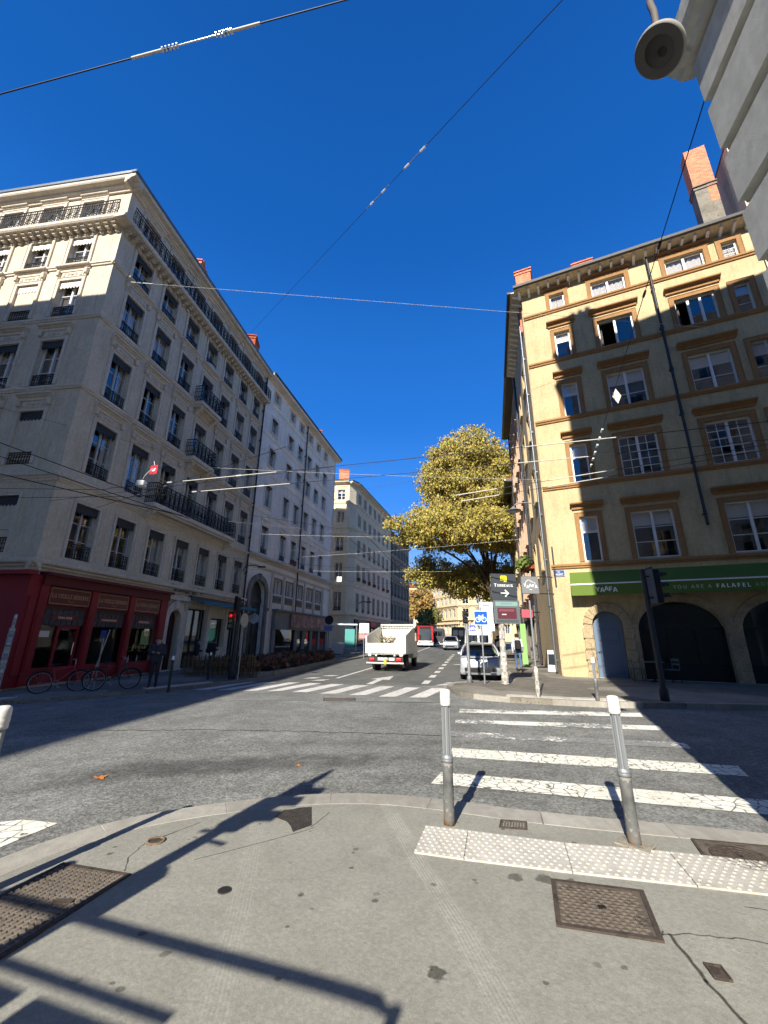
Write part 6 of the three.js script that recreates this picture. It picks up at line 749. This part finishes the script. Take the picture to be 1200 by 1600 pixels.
// ---------------------------------------------------------------- vehicles
function loft(secs, closed = true) { // secs: [z, [[x,y]...]]
  const n = secs[0][1].length, pos = [], idx = []; secs.forEach(([z, p]) => p.forEach(([x, y]) => pos.push(x, y, z)));
  for (let i = 0; i < secs.length - 1; i++) for (let j = 0; j < n; j++) { const k = (j + 1) % n, a = i * n + j, b = i * n + k, c = a + n, d = b + n; idx.push(a, c, b, b, c, d); }
  for (const [s, o] of [[0, 0], [secs.length - 1, (secs.length - 1) * n]]) { for (let j = 1; j < n - 1; j++) s === 0 ? idx.push(o, o + j, o + j + 1) : idx.push(o, o + j + 1, o + j); }
  const g = new THREE.BufferGeometry(); g.setAttribute('position', new THREE.Float32BufferAttribute(pos, 3)); g.setIndex(idx); return toCreasedNormals(g, .7);
}
const boxSec = (w, y0, y1, tw, r = .1) => { // cross-section with rounded corners: bottom half-width w, top half-width tw
  const p = []; const arc = (cx, cy, a0) => { for (let i = 0; i <= 3; i++) { const a = a0 + i / 3 * Math.PI / 2; p.push([cx + Math.cos(a) * r, cy + Math.sin(a) * r]); } }; arc(tw - r, y1 - r, 0); arc(-tw + r, y1 - r, Math.PI / 2); arc(-w + r, y0 + r, Math.PI); arc(w - r, y0 + r, Math.PI * 1.5); return p; };
function wheel(parent, x, y, z, r, w, rimMat = M.steel) { const g = group('wheel', parent); g.position.set(x, y, z); mesh('tyre', new THREE.TorusGeometry(r * .82, r * .2, 10, 26).scale(1, 1, w / (r * .4)).rotateY(Math.PI / 2), M.rubber, g); mesh('rim', [new THREE.CylinderGeometry(r * .66, r * .66, w * .8, 20).rotateZ(Math.PI / 2), ...[...Array(5)].map((_, i) => bx(w * .9, r * 1.1, .05).rotateX(i * Math.PI / 5))], rimMat, g); return g; }
const carGlass = new THREE.MeshPhysicalMaterial({ color: '#0a0d10', roughness: .04, clearcoat: 1, ior: 1.7 });
const tail = std('#8a1016', .25), plateW = std('#dcdcd6', .5), chromeTrim = M.chrome;
function hatchback(label, pos, turn, paint, s = 1) { // rear at +z, length along -z
  const t = thing('parked_car', label, 'car', pos, turn); t.scale.setScalar(s);
  mesh('body', loft([[.04, boxSec(.74, .32, .68, .70, .08)], [-.02, boxSec(.83, .24, .86, .80, .1)], [-.14, boxSec(.86, .22, .96, .82, .1)], [-.6, boxSec(.875, .2, 1.0, .82, .1)], [-1.8, boxSec(.88, .19, .98, .81, .1)], [-3.0, boxSec(.88, .19, .95, .8, .1)], [-3.6, boxSec(.86, .2, .86, .78, .1)], [-3.95, boxSec(.8, .24, .74, .72, .1)], [-4.05, boxSec(.7, .3, .62, .64, .1)]]), paint, t);
  mesh('cabin', loft([[-.22, boxSec(.78, .88, .99, .66, .05)], [-.34, boxSec(.79, .88, 1.2, .64, .1)], [-.62, boxSec(.8, .88, 1.44, .58, .12)], [-1.2, boxSec(.8, .88, 1.49, .59, .12)], [-2.0, boxSec(.8, .88, 1.47, .58, .12)], [-2.6, boxSec(.79, .86, 1.2, .62, .12)], [-3.05, boxSec(.78, .86, .95, .66, .04)]]), carGlass, t);
  mesh('roof_panel', loft([[-.5, boxSec(.6, 1.40, 1.43, .58, .014)], [-.64, boxSec(.61, 1.42, 1.475, .57, .02)], [-1.2, boxSec(.62, 1.44, 1.51, .58, .03)], [-2.0, boxSec(.61, 1.43, 1.49, .57, .03)], [-2.12, boxSec(.6, 1.40, 1.44, .57, .014)]]), paint, t); mesh('spoiler', rb(1.12, .04, .22, .018, 0, 1.43, -.44), M.black, t);
  for (const sx of [-1, 1]) { mesh('rear_pillar', tube([[sx * .80, .97, -.3], [sx * .74, 1.2, -.42], [sx * .62, 1.42, -.66]], .045, 10, 6), paint, t); mesh('tail_light', rb(.34, .12, .1, .04, sx * .62, .86, -.04).rotateY(sx * .1), tail, t); mesh('mirror', rb(.16, .12, .1, .04, sx * .95, 1.0, -2.6), paint, t); mesh('exhaust_trim', rb(.24, .07, .06, .02, sx * .52, .33, .05), M.chrome, t); }
  mesh('bumper_insert', rb(1.3, .2, .08, .04, 0, .42, .03), M.black, t); mesh('number_plate', bx(.5, .11, .02, 0, .60, .055), plateW, t); mesh('light_bar', rb(.86, .03, .05, .01, 0, .88, .0), M.black, t); mesh('wiper', rod([-.05, 1.0, -.22], [.32, 1.1, -.27], .012), M.black, t); mesh('badge', new THREE.CylinderGeometry(.05, .05, .02, 14).rotateX(Math.PI / 2).translate(0, .79, .02), M.chrome, t);
  for (const [x, z] of [[.76, -.72], [-.76, -.72], [.76, -3.2], [-.76, -3.2]]) wheel(t, x, .31, z, .31, .2); return t;
}
const silver = new THREE.MeshPhysicalMaterial({ color: '#a9adb1', metalness: .35, roughness: .42, clearcoat: .8, clearcoatRoughness: .08 });
hatchback('silver grey hatchback parked at the kerb beside the cycle signs', [4.1, 0, -18.3], -12 * D2R, silver);
hatchback('silver car driving away beside the bus', [8.35, GY(0, 53) + .02, -53], -12 * D2R, new THREE.MeshPhysicalMaterial({ color: '#b9bcc0', metalness: .5, roughness: .35, clearcoat: .8 }), 1.12);
{ // white tipper truck, rear at +z
  const t = thing('tipper_truck', 'white tipper truck with branches in its open bed, driving up the street', 'truck', [.15, 0, -22.9], -13 * D2R); const W = std('#dcdcd4', .5, { map: plasterTex }), gr = std('#2a2b2d', .7);
  mesh('chassis', [bb(-.45, .52, -5.4, -.3, .72, -.1), bb(.3, .52, -5.4, .45, .72, -.1), bb(-.9, .62, -1.6, .9, .74, -1.4)], gr, t);
  const bed = group('bed', t); mesh('floor', bb(-1.02, .84, -3.3, 1.02, .92, 0), W, bed);
  mesh('tailgate', [bb(-1.05, .9, -.02, -.02, 1.42, .05), bb(.02, .9, -.02, 1.05, 1.42, .05), bb(-1.05, .9, .05, 1.05, .95, .07), bb(-1.05, 1.38, .05, 1.05, 1.42, .07), ...[-1.02, -.04, .04, 1.02].map(x => bb(x - .03, .9, .05, x + .03, 1.42, .075))], W, bed);
  for (const s of [-1, 1]) { mesh('side_board', extr([[0, .92], [3.3, .92], [3.3, 2.3], [2.9, 2.3], [0, 1.78]], .05).rotateY(Math.PI / 2).translate(s * 1.05 - .025, 0, 0), W, bed); mesh('hinge', [rb(.18, .14, .1, .02, s * .85, .82, .02), rb(.1, .1, .1, .02, s * .5, .8, .02)], W, bed); mesh('corner_post', bb(s * 1.06 - .04, .9, -.06, s * 1.06 + .04, 1.8, .04), W, bed); }
  mesh('headboard', [bb(-1.05, .92, -3.36, 1.05, 2.2, -3.3), bb(-1.05, 2.42, -3.36, 1.05, 2.5, -3.3), ...[...Array(22)].map((_, i) => bb(-1.05 + i * .1, 2.2, -3.35, -1.05 + i * .1 + .03, 2.42, -3.31)), bb(-1.05, 2.3, -3.348, 1.05, 2.33, -3.312)], W, bed);
  mesh('lettering', [[-.8, .28], [.18, .2], [.55, .14]].flatMap(([x, w], i) => [...Array(4)].map((_, k) => bx(w / 5, .035 + .015 * ((k + i) % 2), .004, x + k * w / 3.6, i === 2 ? 1.3 : 1.1, .053))), std('#8c9095', .7), bed);
  const tw = []; for (let i = 0; i < 26; i++) { const x = rr(-.5, .2), z = rr(-1.6, -.5), h = rr(.5, 1.0); tw.push(tube([[x, .95, z], [x + rr(-.2, .2), .95 + h * .5, z + rr(-.2, .2)], [x + rr(-.5, .5), .95 + h, z + rr(-.4, .4)]], .009, 6, 4)); } mesh('branches', tw, M.wood, bed);
  const lv = []; for (let i = 0; i < 150; i++) { const s = rr(.04, .09); lv.push(new THREE.PlaneGeometry(s, s * 1.3).rotateX(rr(-1.2, 1.2)).rotateY(rr(0, 6)).translate(rr(-.6, .3), rr(1.2, 1.75), rr(-1.6, -.5))); } mesh('leaves', lv, std('#6f6b3a', .9, { side: THREE.DoubleSide }), bed).userData.kind = 'stuff';
  mesh('bumper', [rb(2.0, .14, .1, .02, 0, .42, .08), bb(-.75, .42, -.1, -.65, .6, .08), bb(.65, .42, -.1, .75, .6, .08), bb(-.95, .5, 0, .95, .72, .03)], gr, t); mesh('bumper_strip', bx(2.0, .07, .01, 0, .43, .136), std('#c8b4ae', .5), t);
  for (const s of [-1, 1]) { mesh('tail_light', rb(.3, .15, .06, .03, s * .72, .6, .09), std('#c22a2a', .3), t); mesh('mudguard', new THREE.CylinderGeometry(.5, .5, .34, 16, 1, true, 0, Math.PI).rotateZ(Math.PI / 2).rotateX(-Math.PI / 2).translate(s * .78, .42, -1.2), std('#1b1b1c', .8, { side: THREE.DoubleSide }), t); }
  mesh('number_plate', bx(.52, .13, .02, -.14, .62, .05), plateW, t); mesh('number_plate', bx(.3, .13, .02, .34, .62, .05), plateW, t); mesh('tow_hook', rb(.14, .3, .12, .03, .02, .5, .12), std('#c9c02a', .6), t);
  mesh('cab', [loft([[-3.45, boxSec(.95, .6, 2.2, .86, .1)], [-3.6, boxSec(.98, .55, 2.26, .88, .12)], [-4.7, boxSec(.98, .5, 2.24, .86, .12)], [-5.25, boxSec(.96, .5, 1.4, .9, .14)], [-5.4, boxSec(.92, .5, 1.25, .86, .12)]])], std('#d0d0c8', .45), t); mesh('cab_window', [bb(-.7, 1.45, -3.45, .7, 2.05, -3.42), bb(.955, 1.4, -4.6, .965, 2.0, -3.8), bb(-.965, 1.4, -4.6, -.955, 2.0, -3.8)], carGlass, t); for (const s of [-1, 1]) { mesh('mirror', [rb(.1, .3, .16, .03, s * 1.18, 1.75, -4.9), rod([s * .9, 1.85, -4.9], [s * 1.18, 1.85, -4.9], .015)], M.black, t); }
  for (const [x, z] of [[.82, -1.2], [-.82, -1.2], [.82, -4.5], [-.82, -4.5]]) wheel(t, x, .36, z, .36, .26, gr); }
{ // van and dark van
  const van = (label, pos, turn, c, L, W, H) => { const t = thing('parked_van', label, 'van', pos, turn); const m = std(c, .4); mesh('body', loft([[0, boxSec(W - .04, .34, H - .1, W - .2, .14)], [-.1, boxSec(W, .3, H, W - .14, .16)], [-L * .62, boxSec(W, .28, H, W - .14, .16)], [-L * .78, boxSec(W, .28, H * .72, W - .1, .16)], [-L, boxSec(W - .1, .3, H * .48, W - .16, .14)]]), m, t); mesh('rear_window', [bb(-W + .34, H * .58, 0, -.06, H * .84, .02), bb(.06, H * .58, 0, W - .34, H * .84, .02)], carGlass, t); mesh('door_seam', bb(-.012, .4, 0, .012, H - .2, .012), M.black, t); for (const s of [-1, 1]) mesh('tail_light', rb(.12, .5, .06, .03, s * (W - .12), H * .5, .0), tail, t); mesh('bumper', rb(W * 1.9, .2, .12, .04, 0, .38, .02), M.frameGrey, t); mesh('number_plate', bx(.5, .11, .02, 0, .62, .03), plateW, t); for (const [x, z] of [[W - .1, -.8], [-W + .1, -.8], [W - .1, -L + .8], [-W + .1, -L + .8]]) wheel(t, x, .33, z, .33, .22); return t; };
  van('white van parked in front of the silver hatchback', [6.25, GY(0, 28), -28], -12.5 * D2R, '#d9dad8', 4.9, .98, 2.25); van('dark van parked far up on the right', [10.6, GY(0, 60), -60], -12.5 * D2R, '#26282b', 5.4, 1.05, 2.9); van('dark van standing beside the bus', [9.0, GY(0, 70), -70], -12 * D2R, '#34383b', 5.4, 1.05, 2.8);
  const b = thing('city_bus', 'red and white city bus coming down the street', 'bus', [6.35, GY(0, 64), -64], -5 * D2R); const red = std('#c01a22', .35); mesh('body', loft([[0, boxSec(1.18, .35, 2.95, 1.12, .22)], [-.25, boxSec(1.26, .3, 3.1, 1.2, .22)], [-11.5, boxSec(1.26, .3, 3.1, 1.2, .22)], [-11.8, boxSec(1.2, .35, 3.0, 1.14, .2)]]), red, b); mesh('windscreen', loft([[.06, boxSec(.94, .95, 2.62, .92, .14)], [-.02, boxSec(1.0, .9, 2.68, .96, .14)]]), new THREE.MeshPhysicalMaterial({ color: '#3c464c', roughness: .06, clearcoat: 1, ior: 1.9 }), b); mesh('destination_display', rb(1.7, .3, .06, .04, 0, 2.84, .02), M.black, b); mesh('bumper', [rb(2.4, .42, .2, .08, 0, .5, .02), rb(2.1, .3, .12, .05, 0, .8, .04)], std('#d8d8d4', .4), b); for (const s of [-1, 1]) { mesh('headlight', rb(.34, .16, .08, .05, s * .86, .68, .1), M.chrome, b); mesh('mirror', [rb(.12, .4, .2, .04, s * 1.38, 2.2, .25), tube([[s * 1.1, 2.9, .05], [s * 1.3, 2.8, .25], [s * 1.38, 2.45, .25]], .025, 10, 5)], M.black, b); mesh('side_glazing', bb(s * 1.27 - .01, 1.1, -11.2, s * 1.27 + .01, 2.6, -.8), carGlass, b); for (const z of [-2.6, -8.6]) wheel(b, s * 1.12, .48, z, .48, .28); } mesh('driver_seat', rb(.5, .7, .1, .1, -.4, 1.2, -.5), M.darkPaint, b); }
// ---------------------------------------------------------------- bicycles
function bicycle(label, pos, turn, c, lean) {
  const t = thing('bicycle', label, 'bicycle', pos, turn); const fr = std(c, .4, { metalness: .3 }), r = .335; t.rotation.z = 0;
  for (const x of [-.52, .52]) { const w = group('wheel', t); w.position.set(x, r, 0); mesh('tyre', new THREE.TorusGeometry(r - .016, .019, 8, 36), M.rubber, w); mesh('rim', new THREE.TorusGeometry(r - .04, .01, 6, 32), M.steel, w); mesh('spokes', [...[...Array(14)].map((_, i) => { const a = i / 14 * 6.283; return rod([0, 0, (i % 2 ? .02 : -.02)], [Math.cos(a) * (r - .04), Math.sin(a) * (r - .04), 0], .0018, .0018, 4); }), rod([0, 0, -.05], [0, 0, .05], .02)], M.steel, w); mesh('mudguard', new THREE.TorusGeometry(r + .02, .018, 5, 18, Math.PI * .8).rotateZ(x < 0 ? .7 : .2).scale(1, 1, 1.6), M.black, w); }
  mesh('frame', [rod([-.12, .3, 0], [-.24, .78, 0], .017), rod([-.12, .3, 0], [.36, .74, 0], .019), rod([-.22, .7, 0], [.34, .82, 0], .016), rod([.34, .72, 0], [.32, .88, 0], .02), rod([-.52, r, .05], [-.12, .3, .03], .01), rod([-.52, r, -.05], [-.12, .3, -.03], .01), rod([-.52, r, .05], [-.22, .7, .02], .009), rod([-.52, r, -.05], [-.22, .7, -.02], .009)], fr, t);
  mesh('fork', [rod([.345, .72, .04], [.52, r, .05], .012), rod([.345, .72, -.04], [.52, r, -.05], .012)], fr, t); mesh('saddle', [loft([[-.14, [[-.36, .87], [-.30, .9], [-.24, .87], [-.3, .85]].map(([x, y]) => [x, y])], [.14, [[-.36, .87], [-.30, .9], [-.24, .87], [-.3, .85]]]]).scale(1, 1, .6), rb(.27, .05, .09, .02, -.2, .885, 0), rod([-.24, .76, 0], [-.26, .87, 0], .013)], M.black, t);
  mesh('handlebar', [tube([[.2, 1.02, -.28], [.3, 1.03, -.2], [.33, .98, 0], [.3, 1.03, .2], [.2, 1.02, .28]], .012, 24, 6), rod([.33, .86, 0], [.33, .98, 0], .015)], M.steel, t); for (const s of [-1, 1]) mesh('grip', rod([.2, 1.02, s * .28], [.13, 1.01, s * .3], .017), M.black, t);
  mesh('crank', [new THREE.TorusGeometry(.085, .008, 5, 22).translate(-.12, .3, .05), rod([-.12, .3, .06], [-.02, .17, .06], .009), rod([-.12, .3, -.06], [-.22, .43, -.06], .009), bx(.09, .02, .07, -.02, .17, .1), bx(.09, .02, .07, -.22, .43, -.1)], M.steel, t); mesh('rack', [rod([-.24, .72, .06], [-.7, .74, .06], .007), rod([-.24, .72, -.06], [-.7, .74, -.06], .007), rod([-.68, .74, .06], [-.52, r, .06], .006), rod([-.68, .74, -.06], [-.52, r, -.06], .006)], M.iron, t); t.rotation.order = 'YXZ'; t.rotation.x = lean; return t;
}
bicycle('bicycle with a reddish frame leaning before the wine shop door', P(-10.75, 14.75, .1), .72, '#9c3b3b', -.08); bicycle('dark bicycle with a pale handlebar beside the wine shop window', P(-9.3, 15.2, .1), .62, '#34383c', .06);
{ const t = thing('broom_pole', 'thin pale pole leaning behind the bicycles against the shop', 'pole', P(-10.35, 15.6, .1)); mesh('shaft', rod([0, 0, 0], [.22, 2.0, -.25], .017), std('#b9a596', .6), t); mesh('tip', new THREE.SphereGeometry(.022, 8, 6).translate(.22, 2.0, -.25), M.white, t); }
// ---------------------------------------------------------------- people
const skin = [.42, .26, .19];
function person(label, none, turn, o) { // joints in metres for a 1.75 m figure that faces +z; colours are linear
  const J = { head: [0, 1.63, .02], neck: [0, 1.47, 0], chest: [0, 1.28, 0], pelvis: [0, .96, 0], sl: [.18, 1.41, 0], el: [.245, 1.13, -.03], wl: [.235, .89, .07], sr: [-.18, 1.41, 0], er: [-.245, 1.13, -.03], wr: [-.235, .89, .07], hl: [.09, .92, 0], kl: [.1, .5, .03], al: [.1, .09, -.01], tl: [.115, .045, .15], hr: [-.09, .92, 0], kr: [-.1, .5, .03], ar: [-.1, .09, -.01], tr: [-.115, .045, .15], ...(o.joints || {}) };
  const c = { top: [.03, .03, .035], legs: [.02, .022, .03], shoe: [.02, .02, .02], hair: [.03, .02, .015], ...(o.colors || {}) }, cr = o.coat || 0; const bones = [], B = (a, b, ra, rb_, col_) => bones.push([J[a] || a, J[b] || b, ra, rb_, col_]);
  const add = (p, d) => [p[0] + d[0], p[1] + d[1], p[2] + d[2]];
  B(add(J.head, [0, .03, -.015]), add(J.head, [0, -.05, .015]), .092, .075, skin); B(add(J.head, [0, -.09, .03]), add(J.head, [0, -.05, .03]), .048, .06, skin); B(add(J.head, [0, -.005, .095]), add(J.head, [0, -.03, .112]), .012, .016, skin); for (const s of [-1, 1]) B(add(J.head, [s * .092, -.01, -.005]), add(J.head, [s * .092, -.035, 0]), .016, .012, skin);
  B('head', 'neck', .05, .056, skin); for (const s of [-1, 1]) { B(add(J.chest, [s * .075, .07, 0]), add(J.pelvis, [s * .065, .02, 0]), .118 + cr, .105 + cr, c.top); } B(add(J.neck, [0, -.03, 0]), 'chest', .07, .12 + cr, c.top); B(add(J.pelvis, [-.06, -.02, -.01]), add(J.pelvis, [.06, -.02, -.01]), .115 + cr, .115 + cr, cr ? c.top : c.legs);
  for (const s of ['l', 'r']) { B('neck', 's' + s, .05, .07 + cr * .5, c.top); B('s' + s, 'e' + s, .062 + cr * .6, .047 + cr * .6, c.top); B('e' + s, 'w' + s, .046 + cr * .6, .034 + cr * .4, c.top); B('h' + s, 'k' + s, .088, .058, c.legs); B('k' + s, 'a' + s, .058, .042, c.legs); B('a' + s, 't' + s, .047, .036, c.shoe); B('a' + s, add(J['a' + s], [0, -.04, -.05]), .045, .038, c.shoe); }
  const N = 78, S = .98, cy = .93, mc = new MarchingCubes(N, M.black, false, false, 60000); mc.isolation = 0; const fld = mc.field, kk = .03;
  const dist = (b, x, y, z) => { const [p, q, r0, r1] = b, dx = q[0] - p[0], dy = q[1] - p[1], dz = q[2] - p[2], L = dx * dx + dy * dy + dz * dz, t = L ? clamp(((x - p[0]) * dx + (y - p[1]) * dy + (z - p[2]) * dz) / L) : 0; return Math.hypot(x - p[0] - t * dx, y - p[1] - t * dy, z - p[2] - t * dz) - (r0 + (r1 - r0) * t); };
  const half = N / 2; let i = 0;
  for (let k = 0; k < N; k++) for (let j = 0; j < N; j++) for (let m = 0; m < N; m++, i++) { const x = (m - half) / half * S, y = (j - half) / half * S + cy, z = (k - half) / half * S; if (Math.abs(x) > .75 || Math.abs(z) > .75) { fld[i] = -.3; continue; } let d = 9; for (const b of bones) { const e = dist(b, x, y, z); if (e > d + .3) continue; const h = clamp(.5 + .5 * (e - d) / kk); d = mix(e, d, h) - kk * h * (1 - h); } fld[i] = -d; }
  mc.update(); const n = mc.count, src = mc.positionArray, nn = mc.normalArray, pos = new Float32Array(n * 3), nor = new Float32Array(n * 3), cl = new Float32Array(n * 3);
  for (let v = 0; v < n; v++) { const x = src[v * 3] * S, y = src[v * 3 + 1] * S + cy, z = src[v * 3 + 2] * S; pos.set([x, y, z], v * 3); const L = Math.hypot(nn[v * 3], nn[v * 3 + 1], nn[v * 3 + 2]) || 1; nor.set([nn[v * 3] / L, nn[v * 3 + 1] / L, nn[v * 3 + 2] / L], v * 3); let best = 9, col_ = skin; for (const b of bones) { const e = dist(b, x, y, z); if (e < best) { best = e; col_ = b[4]; } } cl.set(col_, v * 3); }
  const g = new THREE.BufferGeometry(); g.setAttribute('position', new THREE.BufferAttribute(pos, 3)); g.setAttribute('normal', new THREE.BufferAttribute(nor, 3)); g.setAttribute('uv', new THREE.BufferAttribute(new Float32Array(n * 2), 2)); g.setAttribute('color', new THREE.BufferAttribute(cl, 3));
  const parts = [g]; // hands: palm, four unequal bent fingers and a thumb from the side of the palm
  for (const s of ['l', 'r']) { const w = V3(...J['w' + s]), dir = w.clone().sub(V3(...J['e' + s])).normalize(), sg = s === 'l' ? -1 : 1, side = V3(sg, 0, 0).addScaledVector(dir, -dir.x * sg).normalize(), nrm = side.clone().cross(dir).normalize(), at_ = (a, b2, d) => w.clone().addScaledVector(dir, a).addScaledVector(side, b2).addScaledVector(nrm, d).toArray(), hg = [rod(at_(-.02, 0, 0), at_(.085, 0, 0), .03, .036, 8)];
    [[-.028, .06], [-.01, .075], [.01, .07], [.027, .055]].forEach(([o2, l]) => { hg.push(rod(at_(.07, o2, 0), at_(.07 + l * .55, o2, .012), .0098, .009, 6), rod(at_(.07 + l * .55, o2, .012), at_(.07 + l * .85, o2, .04), .009, .0075, 6)); }); hg.push(rod(at_(.02, .03, .005), at_(.055, .055, .02), .0115, .01, 6), rod(at_(.055, .055, .02), at_(.09, .06, .03), .01, .008, 6));
    for (const h of hg) { const q = h.toNonIndexed(); q.setAttribute('color', new THREE.Float32BufferAttribute([...Array(q.attributes.position.count)].flatMap(() => skin), 3)); parts.push(q); } }
  const t = thing('person', label, 'person', o.at, turn); t.scale.setScalar((o.height || 1.75) / 1.75); mesh('body', merged(parts, true), std('#ffffff', .85, { vertexColors: true }), t);
  const hm = std(new THREE.Color().setRGB(...c.hair), .9); mesh('hair', [new THREE.SphereGeometry(.105, 16, 12, 0, 6.3, 0, 1.75).scale(1, 1.02, 1.06).rotateX(-.42).translate(...add(J.head, [0, .015, -.018]))], hm, t);
  for (const s of [-1, 1]) mesh('eye', new THREE.SphereGeometry(.011, 8, 6).translate(...add(J.head, [s * .033, .004, .083])), M.black, t); mesh('mouth', rb(.045, .008, .01, .003).translate(...add(J.head, [0, -.062, .088])), std('#7a3a34', .7), t);
  if (o.pack) { mesh('backpack', [rb(.3, .46, .18, .07, 0, 1.2, -.23, 3), rb(.22, .2, .07, .03, 0, 1.1, -.34, 3)], std(o.pack, .85), t); mesh('strap', [tube([[.1, 1.4, -.16], [.11, 1.5, -.02], [.11, 1.38, .13], [.12, 1.1, .1]], .018, 16, 5), tube([[-.1, 1.4, -.16], [-.11, 1.5, -.02], [-.11, 1.38, .13], [-.12, 1.1, .1]], .018, 16, 5)], std(o.pack, .85), t); }
  if (o.hood) mesh('hood', new THREE.TorusGeometry(.1, .045, 8, 16, 4.2).rotateX(Math.PI / 2).rotateY(2.6).translate(J.neck[0], J.neck[1] + .02, J.neck[2] - .03), std(o.hood, .9), t);
  return t;
}

person('man in a dark hooded jacket looking down at a phone before the wine shop', null, .35, { at: P(-8.05, 15.5, .1), height: 1.72, joints: { head: [0, 1.6, .07], el: [.24, 1.14, .02], wl: [.1, 1.17, .27], er: [-.245, 1.14, .0], wr: [-.12, 1.2, .27] }, colors: { top: [.025, .03, .045], legs: [.02, .02, .024], hair: [.05, .035, .025] }, hood: '#5b6470', coat: .012 });
{ const t = thing('mobile_phone', 'phone held by the man before the wine shop', 'phone', P(-7.95, 15.17, .1)); mesh('body', rb(.075, .15, .01, .008, 0, 1.28, .0).rotateY(.35), M.black, t); }
person('person in a long dark coat with pale jeans standing by the restaurant', null, 1.9, { at: P(-9.85, 22.9, .1), height: 1.7, joints: { head: [0, 1.6, .06], wl: [.12, 1.1, .25], kl: [.12, .52, .08], al: [.14, .09, .05], tl: [.15, .045, .2] }, colors: { top: [.012, .014, .022], legs: [.2, .22, .27] }, coat: .035 });
person('person in black with a rucksack beside the restaurant window', null, 2.6, { at: P(-9.2, 23.4, .1), height: 1.68, joints: { head: [.02, 1.58, .08], wr: [-.1, 1.15, .24] }, colors: { top: [.015, .017, .025], legs: [.012, .012, .018] }, coat: .03, pack: '#101216' });
person('walker in a white top and blue jeans with a dark backpack, going away', null, Math.PI - .2, { at: [6.75, .2, -21.6], height: 1.76, joints: { hl: [.09, .92, 0], kl: [.095, .52, .14], al: [.09, .12, .12], tl: [.1, .06, .27], hr: [-.09, .92, 0], kr: [-.095, .5, -.04], ar: [-.09, .13, -.22], tr: [-.1, .045, -.1], wl: [.24, .9, -.06], wr: [-.25, .92, .16] }, colors: { top: [.62, .6, .58], legs: [.07, .12, .22], hair: [.02, .015, .012], shoe: [.05, .045, .04] }, pack: '#17171b' });
[['stroller in dark clothes under the red awning', 8.9, 33, .2, 1.72], ['second stroller in dark clothes further under the awning', 9.5, 35.5, 3.0, 1.7], ['stroller in a grey coat near the white banner', 8.1, 36.5, 3.3, 1.66]].forEach(([l, x, f, tn, h], i) => person(l, null, tn, { at: [x, .13 + GY(x, f), -f], height: h, joints: { kl: [.1, .52, .12], al: [.1, .1, .08], tl: [.1, .05, .22], ar: [-.1, .12, -.16], tr: [-.1, .045, -.03] }, colors: { top: i === 2 ? [.12, .12, .13] : [.03, .03, .035], legs: [.025, .027, .04] }, coat: .02 }));
renderer.render(scene, camera);
